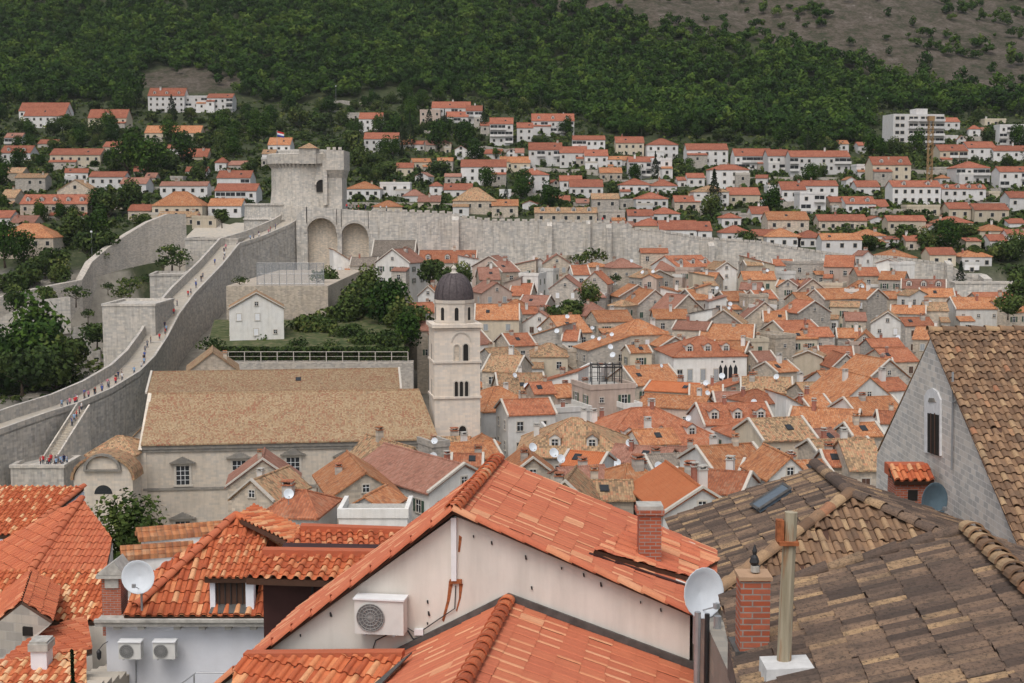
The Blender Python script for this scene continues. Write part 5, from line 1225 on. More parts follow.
# ------------------------------------------------------------------ real tile roofs for the near houses
def tone_pick(rs, light): return rs.uniform(.62, 1.0) if rs.rand() < light else rs.uniform(0, .62)
def tile_roof(name, poly, mat, style='barrel', tw=.24, tl=.36, seed=1, light=.2, parent=None, band=0, amp=None, down=None, jit=.004, lift=.028, deck='brown', clip=True, dth=.14):
    """covers a convex planar polygon with individually modelled overlapping tiles"""
    rs = np.random.RandomState(seed)
    poly = [Vector(p) for p in poly]; n = plane3(poly[0], poly[1], poly[2])
    if down is None: v = Vector((n.x*n.z, n.y*n.z, n.z*n.z-1)); v.normalize()
    else: v = (down - n*down.dot(n)).normalized()
    u = n.cross(v).normalized(); O = poly[0]
    uv = [((p-O).dot(u), (p-O).dot(v)) for p in poly]
    u0, u1 = min(a for a, _ in uv), max(a for a, _ in uv); v0, v1 = min(b for _, b in uv), max(b for _, b in uv)
    A = amp or tw*.24
    if style == 'barrel':
        ss = np.array([0, .08, .18, .3, .42, .52, .6, .72, .86, 1.0]); hh = np.array([0, .62, .92, 1.0, .92, .62, 0, -.22, -.22, 0])*A
        split = 6
    elif style == 'flat':    # interlocking tile: one roll and a flat pan with a small rib
        ss = np.array([0, .04, .12, .20, .26, .60, .66, .72, .96, 1.0]); hh = np.array([.0, .55, 1.0, .55, .05, .0, .3, .0, .0, .0])*A; split = 4
    else:                    # ribbed old tile: two shallow rolls
        ss = np.array([0, .07, .16, .25, .32, .46, .52, .61, .70, .78, .86, 1.0]); hh = np.array([0, .75, 1, .75, .0, .0, .0, .75, 1.0, .75, .0, .0])*A; split = 4
    k = len(ss); Vv, Ff, Tt = [], [], []; nv = 0
    N_ = np.array(n); U = np.array(u); Vd = np.array(v); On = np.array(O)
    nu = int((u1-u0)/tw)+2; nvv = int((v1-v0)/tl)+2
    ex = [np.array(q) for q in uv]; cen = sum(ex)/len(ex)
    # outward edge normals for a quick reject
    edges = []
    for i in range(len(ex)):
        a, b_ = ex[i], ex[(i+1) % len(ex)]; d = b_-a; q = np.array([-d[1], d[0]]); q = q/(np.linalg.norm(q)+1e-9)
        if np.dot(cen-a, q) < 0: q = -q
        edges.append((a, q))
    for j in range(-1, nvv):
        for i in range(-1, nu):
            cu = u0+(i+.5)*tw; cv = v1-(j+.5)*tl; c = np.array([cu, cv])
            if min(np.dot(c-a, q) for a, q in edges) < -max(tw, tl)*.8: continue
            t1 = tone_pick(rs, light); t2 = tone_pick(rs, light*.5)
            du = rs.normal()*jit; dl = rs.normal()*jit*.8; dv = rs.normal()*jit*2
            tb = rs.uniform(.8, 1.0) if rs.rand() < band else t1
            rows = []
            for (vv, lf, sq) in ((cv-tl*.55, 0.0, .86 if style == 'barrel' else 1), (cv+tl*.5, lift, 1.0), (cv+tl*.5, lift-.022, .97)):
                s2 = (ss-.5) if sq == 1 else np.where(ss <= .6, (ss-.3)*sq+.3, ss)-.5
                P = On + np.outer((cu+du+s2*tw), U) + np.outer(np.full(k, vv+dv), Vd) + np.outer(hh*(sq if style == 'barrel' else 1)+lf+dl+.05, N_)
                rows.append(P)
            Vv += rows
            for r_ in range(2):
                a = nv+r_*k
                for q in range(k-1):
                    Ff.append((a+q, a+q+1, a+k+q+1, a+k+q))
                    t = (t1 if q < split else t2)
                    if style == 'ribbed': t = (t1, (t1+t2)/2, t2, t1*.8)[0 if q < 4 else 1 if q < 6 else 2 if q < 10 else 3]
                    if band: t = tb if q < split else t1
                    Tt.append(t if r_ == 0 else t*.6)  # lip faces get a lower tone than the tile top
            nv += 3*k
    me = bpy.data.meshes.new(name); V = np.concatenate(Vv); Fq = np.array(Ff)
    me = np_mesh(name, V, Fq, mat, Tt)
    if clip:
        bm = bmesh.new(); bm.from_mesh(me)
        for i in range(len(poly)):
            a, b_ = poly[i], poly[(i+1) % len(poly)]; pn = (b_-a).cross(n); c3 = sum(poly, Vector())/len(poly)
            if (c3-a).dot(pn) > 0: pn = -pn
            bmesh.ops.bisect_plane(bm, geom=bm.verts[:]+bm.edges[:]+bm.faces[:], plane_co=a+pn.normalized()*.02, plane_no=pn, clear_outer=True)
        bm.to_mesh(me); bm.free()
    add_uv(me)
    o = link(name, me)
    if parent: adopt(o, parent)
    # boarding under the tiles
    d = MB(); d.prism([p+n*.035 for p in poly], n*-dth); dk = d.build('roof_deck', M[deck] if isinstance(deck, str) else deck); adopt(dk, o)
    return o, n, v, u
def adopt(o, root):
    o.parent = root
    mw = Matrix.Translation(root.location) if root.parent is None else root_world(root)
    o.matrix_parent_inverse = mw.inverted()
def root_world(o):
    if o.parent is None: return o.matrix_basis.copy()
    return root_world(o.parent) @ o.matrix_parent_inverse @ o.matrix_basis
def cap_row(name, a, b_, mat, parent, r=.13, l=.38, seed=3, light=.2, lift=.03):
    """half-round cap tiles laid along a ridge or hip, each lapping over the next"""
    rs = np.random.RandomState(seed); a = Vector(a); b_ = Vector(b_); d = b_-a; L = d.length; d.normalize(); s = d.cross(Vector((0, 0, 1))).normalized(); up = s.cross(d)
    V, Fq, T = [], [], []; n = max(1, int(L/l)); k = 9; nv = 0
    for i in range(n):
        t = tone_pick(rs, light); q0 = a+d*(i*L/n-.03); q1 = a+d*((i+1)*L/n+.03)
        for (q, rr, z) in ((q0, r*1.08, lift), (q1, r*.9, 0)):
            for j in range(k):
                an = math.pi*j/(k-1); V.append(np.array(q + s*math.cos(an)*rr + up*(math.sin(an)*rr*.85+z)))
        for j in range(k-1): Fq.append((nv+j, nv+j+1, nv+k+j+1, nv+k+j)); T.append(t)
        # mouth thickness
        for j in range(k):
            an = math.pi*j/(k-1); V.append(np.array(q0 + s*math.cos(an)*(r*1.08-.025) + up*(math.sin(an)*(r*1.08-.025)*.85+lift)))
        for j in range(k-1): Fq.append((nv+2*k+j, nv+2*k+j+1, nv+j+1, nv+j)); T.append(t*.5)  # mouth rim gets a lower tone than the cap
        nv += 3*k
    o = link(name, np_mesh(name, np.array(V), np.array(Fq), mat, T)); add_uv(o.data)
    if parent: adopt(o, parent)
    return o
def wprism(name, poly, vec, mat, parent=None):
    b = MB(); b.prism(poly, vec); o = b.build(name, mat)
    if parent: adopt(o, parent)
    return o
TO = mat_tile('new_orange_tile', [(0, (.52, .15, .08)), (.6, (.56, .175, .09)), (.64, (.60, .21, .11)), (.82, (.64, .27, .14)), (1, (.68, .34, .19))], .22, (.30, .09, .05))
TB = mat_tile('barrel_tile', [(0, (.40, .095, .04)), (.35, (.53, .14, .055)), (.62, (.60, .19, .08)), (.8, (.66, .29, .13)), (1, (.70, .38, .2))], .45, (.17, .06, .035))
TD_ = mat_tile('dotted_tile', [(0, (.42, .10, .04)), (.5, (.54, .15, .06)), (.63, (.60, .19, .08)), (.75, (.74, .42, .2)), (1, (.80, .52, .3))], .15, (.25, .09, .05))
TS = mat_tile('plain_orange_tile', [(0, (.46, .125, .06)), (.6, (.55, .17, .08)), (1, (.62, .25, .13))], .25, (.26, .10, .07))
TW = mat_tile('weathered_tile', [(0, (.075, .054, .044)), (.3, (.14, .096, .072)), (.62, (.25, .165, .11)), (.75, (.33, .22, .13)), (1, (.42, .28, .155))], .75, (.07, .055, .045), lsc=2.4, streak=.95)
TT = mat_tile('tan_old_tile', [(0, (.16, .095, .058)), (.4, (.26, .155, .09)), (.62, (.34, .21, .12)), (.85, (.44, .30, .17)), (1, (.38, .17, .09))], .55, (.11, .085, .065), lsc=2.5, streak=.35)
M['gable'] = mat_wall('cream_gable_render', (.70, .665, .61), None, stain=.24)
M['wh'] = mat_wall('cool_white_render', (.72, .74, .79), None, stain=.06)
M['rust'] = mat_plain('rust_stain', (.30, .10, .04), .9, 0, .4, 20)
M['flash'] = mat_plain('lead_flashing', (.10, .095, .09), .6, .2, .3)
M['bpanel'] = mat_plain('brown_metal_sheet', (.055, .024, .022), .55, .2, .2, 2)
M['grey'] = mat_plain('ac_casing', (.62, .61, .58), .5, 0, .05)
M['grille'] = mat_plain('ac_grille', (.13, .13, .13), .6, .1, .1); M['wire'] = mat_plain('grille_wire', (.26, .26, .25), .6, 0, .1)

# ------------------------------------------------------------------ the cream gable house in the middle
r_ = Vector((math.sin(R(8.4)), math.cos(R(8.4)), 0)); g_ = Vector((r_.y, -r_.x, 0)); up = Vector((0, 0, 1))
P0 = at(455, 515, 24)
G = lambda px, py: hit(px, py, P0, r_)
root = empty('gable_house', tuple(P0 + r_*2.3 - up*9)); LEN = 4.65
pk, gr, gl = G(455, 519), G(690, 612), G(226, 684)
bz = 34.0
wprism('wall', [pk+up*.05, gr+up*.05, Vector((gr.x, gr.y, bz)), Vector((gl.x, gl.y, bz)), gl+up*.05], r_*LEN, M['gable'], root)
lift_ = up*.10
pkr, grr, gll = G(455, 513)+up*.02-r_*.12, G(714, 623)-r_*.12, G(219, 686)-r_*.12
nR = plane3(pkr, grr, pkr+r_); 
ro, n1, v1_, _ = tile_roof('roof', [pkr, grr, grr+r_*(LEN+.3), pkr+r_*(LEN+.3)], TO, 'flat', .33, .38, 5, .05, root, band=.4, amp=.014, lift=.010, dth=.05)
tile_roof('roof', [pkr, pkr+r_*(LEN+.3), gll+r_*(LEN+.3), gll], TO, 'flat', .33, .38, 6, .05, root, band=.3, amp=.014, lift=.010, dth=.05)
cap_row('ridge_cap', pkr-r_*.05+up*.06, pkr+r_*(LEN+.3)+up*.06, TB, root, .14, .33, 4, .15)
cap_row('verge_cap', pkr+up*.04-r_*.02, grr+up*.04-r_*.02, TO, root, .10, .42, 7, .4)
cap_row('verge_cap', pkr+up*.04-r_*.02, gll+up*.04-r_*.02, TO, root, .10, .42, 8, .2)
# step in the roof: raised strip, with a dark strip standing in for shade in the gap
st = lambda px, py: hit(px, py, pkr+n1*.02, n1)
tile_roof('raised_roof_strip', [q+n1*.08 for q in (st(592, 556), st(686, 583), st(716, 566), st(640, 528))], TO, 'flat', .36, .40, 9, .15, root, band=.4, amp=.04, lift=.02, clip=True)
wprism('gap_shade_strip', [st(588, 556)+n1*.01, st(684, 588)+n1*.01, st(684, 588)+n1*.06, st(588, 556)+n1*.05], r_*.1, M['bpanel'], root)  # dark sheet colour reused as the painted shade of the gap
# white pipe bracket and rust streaks on the gable
pf = -r_*.02
def gstrip(name, pts, th, mat, w=None):
    return wprism(name, [q-r_*.003 for q in pts], -r_*th, mat, root)
gstrip('pipe', [G(451.5, 517), G(457, 517), G(457, 580), G(452, 580)], .07, M['white'])
gstrip('pipe_bracket', [G(450, 579), G(462, 579), G(462, 583), G(450, 583)], .05, M['rust'])
for pts in (((449, 581), (453, 583), (450, 600), (444, 622), (442, 620), (447, 600)), ((459, 582), (463, 584), (461, 598), (457, 612), (456, 610), (459, 598)), ((459, 535), (462, 537), (460, 552), (458, 552))):
    wprism('rust_stain', [G(*p)-r_*.002 for p in pts], -r_*.003, M['rust'], root)
b = MB(); b.tube([G(396, 630)-r_*.05, G(376, 640)-r_*.03, G(371, 656)-r_*.03], .012, 5); b.tube([G(408, 627)-r_*.05, G(418, 633)-r_*.05, G(440, 618)-r_*.04, G(455, 608)-r_*.03, G(456, 585)-r_*.03], .010, 5); b.tube([G(408, 629)-r_*.05, G(414, 638)-r_*.06, G(424, 636)-r_*.06], .015, 5)
adopt(b.build('cable', M['iron']), root)
gstrip('vent_box', [G(415, 628), G(424, 628), G(424, 634), G(415, 634)], .08, M['white'])
for k, p in enumerate(((473, 535), (491, 541), (525, 555), (561, 567), (583, 573), (600, 582), (640, 601), (660, 608), (330, 612), (300, 634), (427, 600), (428, 611), (427, 622), (531, 586))):
    wprism('hook', [G(p[0], p[1])-r_*.004, G(p[0]+1.2, p[1])-r_*.004, G(p[0]+1.2+(k % 3)*.6, p[1]+2.5+k % 3)-r_*.004, G(p[0]+.4, p[1]+2+k % 3)-r_*.004], -r_*.03, M['iron'], root)
setp(root, 'cream rendered gable house with new orange tile roof, rust streaks and a wall-mounted air conditioner', 'house')
# dark gap trim at the verge
# air conditioner
def ac_unit(name, c, w, h, d, fx, label, nrm=-r_, tx=g_):
    root = empty(name, tuple(c)); up_ = up
    P = [c-tx*w/2-up_*h/2, c+tx*w/2-up_*h/2, c+tx*w/2+up_*h/2, c-tx*w/2+up_*h/2]
    wprism('casing', [p+nrm*.05 for p in P], nrm*d, M['grey'], root)
    wprism('top_cover', [c-tx*(w/2+.02)+up_*(h/2+.002)+nrm*.04, c+tx*(w/2+.02)+up_*(h/2+.002)+nrm*.04, c+tx*(w/2+.02)+up_*(h/2+.03)+nrm*.04, c-tx*(w/2+.02)+up_*(h/2+.03)+nrm*.04], nrm*(d+.04), M['white'], root)
    fc = c+tx*fx*w+nrm*(d+.055); rad = h*.40
    b = MB(); k = 24; b.prism([fc+tx*math.cos(2*math.pi*i/k)*rad+up_*math.sin(2*math.pi*i/k)*rad for i in range(k)], nrm*.015); adopt(b.build('fan_grille', M['grille']), root)
    b = MB()
    for q in (.35, .6, .85, 1.0): b.tube([fc+nrm*.02+tx*math.cos(2*math.pi*i/k)*rad*q+up_*math.sin(2*math.pi*i/k)*rad*q for i in range(k+1)], .008, 4, caps=False)
    for i in range(8):
        a = math.pi*i/8; e = tx*math.cos(a)*rad+up_*math.sin(a)*rad; b.tube([fc+nrm*.02-e, fc+nrm*.02+e], .006, 4)
    adopt(b.build('grille_wires', M['wire']), root)
    b = MB()
    for s in (-.3, .3): b.prism([c+tx*(s*w-.02)-up_*(h/2+.03), c+tx*(s*w+.02)-up_*(h/2+.03), c+tx*(s*w+.02)-up_*(h/2), c+tx*(s*w-.02)-up_*(h/2)], nrm*(d+.05))
    adopt(b.build('bracket', M['steel']), root)
    return setp(root, label, 'air conditioner')
ac_unit('air_conditioner', G(384, 611.5), .86, .60, .32, -.17, 'large pale air conditioner mounted on the cream gable wall')
# chimney on the right slope
c0 = hit(649, 556, pkr+n1*.14, n1); root = empty('brick_chimney', tuple(c0)); tz_ = at(0, 506, c0.y).z
b = MB(); hw = .20; x, y = c0.x, c0.y; b.box(x-hw, x+hw, y-hw, y+hw, c0.z-.5, tz_-.12); adopt(b.build('stack', M['brick']), root)
b = MB(); b.box(x-hw-.05, x+hw+.05, y-hw-.05, y+hw+.05, tz_-.118, tz_-.03); adopt(b.build('corbel', M['brick']), root)
b = MB(); b.box(x-hw-.03, x+hw+.03, y-hw-.03, y+hw+.03, tz_-.028, tz_+.04); adopt(b.build('cap', M['concrete']), root)
setp(root, 'square red brick chimney with white cap on the orange roof of the cream gable house', 'chimney')
# white dish at the right corner of that roof with its junk-filled alley
c0 = at(695, 592, 22.4); sat_dish(c0, R(32), .95, 'white satellite dish at the right corner of the orange roof above the narrow alley', tilt=8)
# ------------------------------------------------------------------ alley wall, pipes
root = empty('alley_wall', at(712, 640, 21.5)); b = MB()
A = at(694, 612, 23.4); b.box(A.x, A.x+.28, 18, 24.5, 33, at(0, 604, 23).z); adopt(b.build('wall', M['darkstone']), root)
b = MB(); x = at(700, 640, 21).x
for (dx_, r0, m_) in ((.0, .05, 0), (.17, .04, 1), (.36, .06, 0)): b.tube([(x+dx_, 21.3+dx_, 33), (x+dx_, 21.3+dx_, at(0, 612+30*dx_, 21.3).z)], r0, 8, m_)
adopt(b.build('drain_pipe', [M['steel'], M['iron']]), root)
setp(root, 'dark narrow alley wall with grey drain pipes between the cream gable house and brown roofs', 'wall')
# ------------------------------------------------------------------ orange roof at the bottom centre
A, B_, C_ = G(509, 603)-r_*.03, G(694, 672)-r_*.03, G(385, 664)-r_*.03
root = empty('lower_house', tuple(A-r_*3-up*7)); E = -r_*6.5
sd = (B_-A).normalized(); B2 = B_+sd*.15
oR, nR2, vR2, _ = tile_roof('roof', [A, B2, B2+E, A+E], TO, 'flat', .36, .40, 12, .03, root, band=.5, amp=.014, lift=.010)
oL, nL2, _, _ = tile_roof('roof', [A, A+E, C_+E, C_], TO, 'flat', .36, .40, 13, .03, root, band=.4, amp=.014, lift=.010)
cap_row('ridge_cap', A+up*.07+E, A+up*.07, TB, root, .13, .33, 14, .1)
for a_, b__ in ((A, B2), (A, C_)):
    b = MB(); h_ = up*.13
    b.prism([a_+up*.06, b__+up*.06, b__+h_+up*.06, a_+h_+up*.06], -r_*.05); adopt(b.build('flashing', M['flash']), root)
b = MB(); b.prism([C_-up*.25+g_*.05, B2-up*.25-g_*.05, Vector((B2.x-.05, B2.y, 33)), Vector((C_.x+.05, C_.y, 33))], E); adopt(b.build('wall', M['gable']), root)
setp(root, 'orange tiled roof with ridge caps at the bottom centre before the cream gable', 'house')
# small barrel-tiled roof at the bottom left of the gable
A, B_ = at(243, 661, 23.9), at(402, 660, 23.2); C_, D_ = at(392, 760, 21.2), at(205, 760, 21.9)
dn = plane3(A, B_, C_); root = empty('barrel_roofed_shed', tuple((A+C_)/2-up*5))
tile_roof('roof', [A, B_, hit(392, 760, A, dn), hit(205, 760, A, dn)], TB, 'barrel', .22, .36, 15, .25, root, amp=.06, lift=.03)
b = MB(); b.prism([A+up*.02, B_+up*.02, B_+up*.13, A+up*.13], r_*.22); adopt(b.build('ridge_band', TS), root)
b = MB(); b.prism([A-up*.3, B_-up*.3, Vector((B_.x, B_.y-1.8, 38.6)), Vector((A.x, A.y-1.8, 38.6))], (0, 0, -5)); adopt(b.build('wall', M['gable']), root)
b = MB(); q0 = hit(425, 688, A, dn); b.prism([at(402, 662, 23.1)+up*.02, at(412, 657, 23.1)+up*.06, at(372, 700, 21.8)+up*.08, at(360, 700, 21.8)+up*.04], (0, 0, .03)); adopt(b.build('valley_flashing', M['flash']), root)
setp(root, 'small orange barrel-tiled roof at the bottom edge left of centre', 'roof')
# two barrel-tiled strips with the brown sheet wall
def strip(name, pts_top, D0, px_bot, D1, seed, label, tw=.26, wall=None, tl=.36):
    A, B_ = at(*pts_top[0], D0), at(*pts_top[1], D0-.15); 
    C_, D_ = at(*px_bot[1], D1-.15), at(*px_bot[0], D1); n = plane3(A, B_, C_); D_ = hit(*px_bot[0], A, n)
    root = empty(name, tuple((A+C_)/2-up*4)); tile_roof('roof', [A, B_, C_, D_], TB, 'barrel', tw, tl, seed, .28, root, amp=.075, lift=.03)
    b = MB(); b.prism([A+up*.03, B_+up*.03, B_+up*.19, A+up*.19], Vector((0, .3, 0))); adopt(b.build('ridge_band', TS), root)
    return root, A, B_, C_, D_
root, A, B_, C_, D_ = strip('barrel_roofed_wing', [(262, 558), (392, 560)], 31.6, [(246, 580), (372, 584)], 30.3, 21, '')
b = MB(); Wd = at(263, 582, 30.9); We = at(372, 582, 30.9)
b.prism([Vector((Wd.x, 30.9, at(0, 575, 30.9).z)), Vector((We.x, 30.9, at(0, 577, 30.9).z)), Vector((We.x, 30.9, 34)), Vector((Wd.x, 30.9, 34))], (0, 3, 0)); adopt(b.build('sheet_wall', M['bpanel']), root)
b = MB(); xx = at(312, 582, 30.85).x; b.box(xx-.02, xx+.02, 30.86, 30.9, 34, at(0, 578, 30.9).z); adopt(b.build('sheet_seam', M['iron']), root)
b = MB(); b.tube([at(262, 648, 30.7), at(345, 585, 30.7)], .035, 6); adopt(b.build('gutter', M['flash']), root)
setp(root, 'orange barrel-tiled wing above a dark brown metal sheet wall', 'house wing')
root, A, B_, C_, D_ = strip('barrel_roofed_wing', [(300, 533), (415, 537)], 35.2, [(283, 552), (405, 556)], 33.9, 22, '')
b = MB(); b.prism([C_-up*.15, D_-up*.15, Vector((D_.x, D_.y, 34)), Vector((C_.x, C_.y, 34))], (0, 1.4, 0)); adopt(b.build('wall', M['wh']), root)
setp(root, 'upper orange barrel-tiled strip roof between white house and gable house', 'house wing')
# ------------------------------------------------------------------ white house at the left with barrel-tiled hip roof
DW = 38.0
eL, eR = at(124, 617, DW), at(264, 617, DW); ap = at(236, 518, DW+3.6)
nW = plane3(eL, eR, ap); HW = lambda px, py: hit(px, py, eL, nW)
root = empty('white_house', tuple(at(185, 683, DW)-up*6))
xl = at(104, 620, DW).x; xr = at(264, 620, DW).x; zt = at(0, 624, DW).z
b = MB(); b.box(xl, xr, DW+.15, DW+9, 26, zt); adopt(b.build('wall', M['wh']), root)
b = MB(); xg0 = at(97, 614, DW).x; b.box(xg0, xr+.1, DW-.25, DW+.5, zt+.003, zt+.13); b.box(xg0, xr+.1, DW-.32, DW-.18, zt+.133, zt+.21)
adopt(b.build('gutter', M['concrete']), root)
b = MB()
for px in (118, 142, 178, 203, 229, 254): x = at(px, 620, DW).x; b.box(x-.09, x+.09, DW-.15, DW+.16, zt-.12, zt)
adopt(b.build('gutter_bracket', M['concrete']), root)
tile_roof('roof', [eL, eR, HW(300, 560), HW(236, 518), HW(136, 585)], TB, 'barrel', .30, .45, 31, .25, root, amp=.07, lift=.035)
apx = HW(236, 518)
e2a, e2b = at(262, 553, 38.8), at(322, 552, 36.0)
e2 = [apx, at(254, 507, apx.y+2.2), at(318, 540, 39.0), at(306, 552, 37.2)]; n2 = plane3(e2[0], e2[1], e2[3]); e2[2] = hit(318, 538, e2[0], n2)
tile_roof('roof', e2, TB, 'barrel', .30, .45, 32, .55, root, amp=.05, lift=.03)
cap_row('hip_cap', eL+up*.05+Vector((.3, .2, .2)), apx+up*.1, TS, root, .14, .38, 33, 0)
cap_row('hip_cap', HW(300, 560)+up*.1, apx+up*.1, TB, root, .14, .38, 34, .5)
# roof window dormer
d0 = HW(215, 610); d1 = HW(247, 610); zf = at(0, 579, d0.y-.1).z; dy = d0.y-.05
dr = empty('tmp')
bpy.data.objects.remove(dr)
b = MB(); b.box(d0.x-.12, d0.x+.02, dy, dy+2.2, d0.z-.1, zf); b.box(d1.x-.02, d1.x+.2, dy, dy+2.2, d0.z-.1, zf); b.box(d0.x-.12, d1.x+.2, dy+.3, dy+2.3, d0.z-.1, zf-.003)
do = b.build('dormer', M['wh']); adopt(do, root)
b = MB(); b.box(d0.x+.04, d1.x-.04, dy+.1, dy+.25, d0.z, zf-.06)
wo = b.build('shutter', M['brown']); adopt(wo, do)
b = MB()
for k in range(5): x = d0.x+.04+(d1.x-d0.x-.08)*(k+.5)/5; b.box(x-.015, x+.015, dy+.075, dy+.098, d0.z+.02, zf-.1)
adopt(b.build('shutter_battens', M['iron']), do)
fz = zf+.02; F1, F2 = Vector((d0.x-.22, dy-.18, fz)), Vector((d1.x+.28, dy-.18, fz)); bk = Vector((0, 2.2, .62))
tile_roof('dormer_roof', [F1, F2, F2+bk, F1+bk], TB, 'barrel', .21, .36, 35, .35, do, amp=.055, lift=.03)
b = MB(); b.prism([HW(209, 616)+nW*.09, HW(250, 616)+nW*.09, HW(250, 607)+nW*.09, HW(213, 607)+nW*.09], nW*.02); adopt(b.build('lead_apron', M['flash']), do)
# handrail at the foot of the wall
b = MB(); z_ = 35
rl = [at(182, 683, 36), at(196, 672.5, 36), at(238, 673, 36)]
b.tube(rl, .02, 6); b.tube([at(194, 674, 36), at(194, 690, 36)], .02, 6); b.tube([at(226, 673, 36), at(226, 690, 36)], .02, 6)
hr = b.build('handrail', M['steel']); setp(hr, 'thin grey metal handrail at the bottom edge before the white wall', 'handrail')
setp(root, 'white-walled house with orange barrel-tiled hip roof, small dormer and concrete gutter', 'house')
ac_unit('air_conditioner', at(133, 647, DW-.05), .60, .46, .3, -.14, 'left one of the two small air conditioners on the white wall', Vector((0, -1, 0)), Vector((1, 0, 0)))
ac_unit('air_conditioner', at(167, 647, DW-.05), .60, .46, .3, -.14, 'right one of the two small air conditioners on the white wall', Vector((0, -1, 0)), Vector((1, 0, 0)))
b = MB(); b.tube([at(136, 657, DW+.12), at(136, 700, DW+.12)], .015, 5); adopt(b.build('cable', M['steel']), root)
# chimney and big dish of the white house
root = empty('brick_chimney', at(113, 612, DW+.6)); x0, x1 = at(104, 600, DW+.6).x, at(123, 600, DW+.6).x; z1 = at(0, 576, DW+.6).z; z0 = at(0, 616, DW+.6).z
b = MB(); b.box(x0, x1, DW+.4, DW+1.1, z0-.5, z1); adopt(b.build('stack', M['brick']), root)
b = MB(); b.box(x0-.12, x1+.12, DW+.28, DW+1.22, z1+.003, z1+.09); b.prism([(x0-.12, DW+.28, z1+.1), (x1+.12, DW+.28, z1+.1), ((x0+x1)/2+.12, DW+.28, z1+.48)], (0, .94, 0)); b.box(x0+.1, x1-.05, DW+.36, DW+.5, z1-.28, z1-.02); adopt(b.build('cap', M['concrete']), root)
setp(root, 'brick chimney with pitched stone cap beside the big dish on the white house', 'chimney')
c0 = at(141, 576, DW-.4); sat_dish(c0, R(-4), 1.06, 'big white satellite dish on the corner of the barrel-tiled roof', tilt=6)
# parapet house just behind
house(148, 226, 536, 538, 'x', 'W', 'O', D=47, L=.9, yaw=22, over=.05, label='white parapet wall with a narrow orange roof behind the barrel-tiled hip roof', name='white_annex', chim=0, wins=False)
house(130, 186, 556, 558, 'x', 'W', 'O', D=44, L=.7, yaw=18, over=.05, label='low orange roof between the big dish and the white annex', name='low_annex', chim=0, wins=False)
# ------------------------------------------------------------------ orange roofs at the lower left
def plane_roof(name, pts, mat, style, tw, tl, seed, light, label, base=None, wallm='gable', caps=(), order=None, **kw):
    """pts: three (px,py,D) that fix the plane, then more (px,py) on it"""
    p = [at(*q) for q in pts[:3]]; n = plane3(*p); P = p + [hit(q[0], q[1], p[0], n) for q in pts[3:]]
    if order: P = [P[i] for i in order]
    c = sum(P, Vector())/len(P); root = empty(name, (c.x, c.y, c.z-7))
    tile_roof('roof', P, mat, style, tw, tl, seed, light, root, **kw)
    b = MB(); b.prism([q-n*.16 for q in P], (0, 0, -(base or 4))); adopt(b.build('wall', M[wallm]), root)
    for (i, j) in caps: cap_row('hip_cap', P[i]+up*.08, P[j]+up*.08, TS, root, .14, .38, seed+i, 0)
    setp(root, label, 'house'); return root, P, n
plane_roof('tiled_house', [(-40, 536, 52), (24, 536, 52), (84, 488, 56.0), (-40, 487)], TD_, 'barrel', .22, .33, 41, .30, 'orange roof with yellow-dotted tiles over a white wall, at the left edge', caps=((1, 2),), wallm='wh', amp=.06)
plane_roof('tiled_house', [(12, 600, 46.0), (104, 582, 46.8), (82, 500, 51.5), (112, 540)], TS, 'barrel', .25, .40, 42, .1, 'large plain orange hipped roof left of the tree', order=(0, 1, 3, 2), caps=((0, 3),), amp=.045)
plane_roof('tiled_house', [(-30, 596, 47.5), (10, 600, 46.1), (80, 500, 51.6), (-30, 560)], TS, 'barrel', .25, .40, 43, .1, 'narrow orange roof slope falling to the left edge below the dotted roof', amp=.045)
plane_roof('tiled_house', [(-30, 622, 42.5), (106, 622, 42.5), (104, 572, 45.2), (-30, 572)], TD_, 'barrel', .22, .33, 44, .32, 'orange roof with yellow-dotted tiles behind the stone gable', amp=.06)
sg0 = at(22, 604, 40.2); gp = [at(-14, 632, 40.6), sg0, at(52, 623, 39.9)]; sgd = Vector((-.25, 1, 0))
root = empty('stone_gable_house', (sg0.x, sg0.y+1, sg0.z-3))
wprism('wall', [gp[0], gp[1], gp[2], at(20, 651, 40.1), at(-14, 668, 40.6)], sgd*3.4, M['S'], root)
for a_, c_, sd_i in ((gp[1], gp[2], 47), (gp[0], gp[1], 48)): tile_roof('roof', [q+up*.03+sgd*k for q, k in ((a_, 0), (c_, 0), (c_, 3.5), (a_, 3.5))], TS, 'barrel', .25, .4, sd_i, .1, root, amp=.045, dth=.08)
cw = at(26, 633, 39.95); b = MB(); b.box(cw.x-.15, cw.x+.15, 40.09, 40.3, cw.z-.13, cw.z+.13); adopt(b.build('window', M['dark']), root)
setp(root, 'small weathered stone gable with one tiny dark window at the lower left', 'house')
plane_roof('tiled_house', [(-10, 672, 37.5), (92, 650, 39.2), (86, 618, 42.2), (40, 632)], TS, 'barrel', .25, .40, 45, .15, 'plain orange roof running down below the small stone gable', amp=.045)
plane_roof('tiled_house', [(-20, 700, 34.8), (86, 700, 34.8), (86, 652, 37.4), (-20, 668)], TD_, 'barrel', .26, .40, 46, .5, 'mixed cream and orange barrel roof at the bottom left corner', amp=.06)
root = empty('grey_chimney', at(40, 670, 36.4)); x0, x1 = at(32, 660, 36.4).x, at(48, 660, 36.4).x; z1 = at(0, 650, 36.4).z
b = MB(); b.box(x0, x1, 36.3, 36.8, z1-.9, z1); adopt(b.build('stack', M['wh']), root)
b = MB(); b.box(x0-.05, x1+.05, 36.24, 36.86, z1+.003, z1+.2); b.box(x0-.02, x1+.02, 36.27, 36.83, z1+.2, z1+.26); adopt(b.build('cap', M['concrete']), root)
setp(root, 'small white chimney with grey cap on the plain orange roof at the lower left', 'chimney')
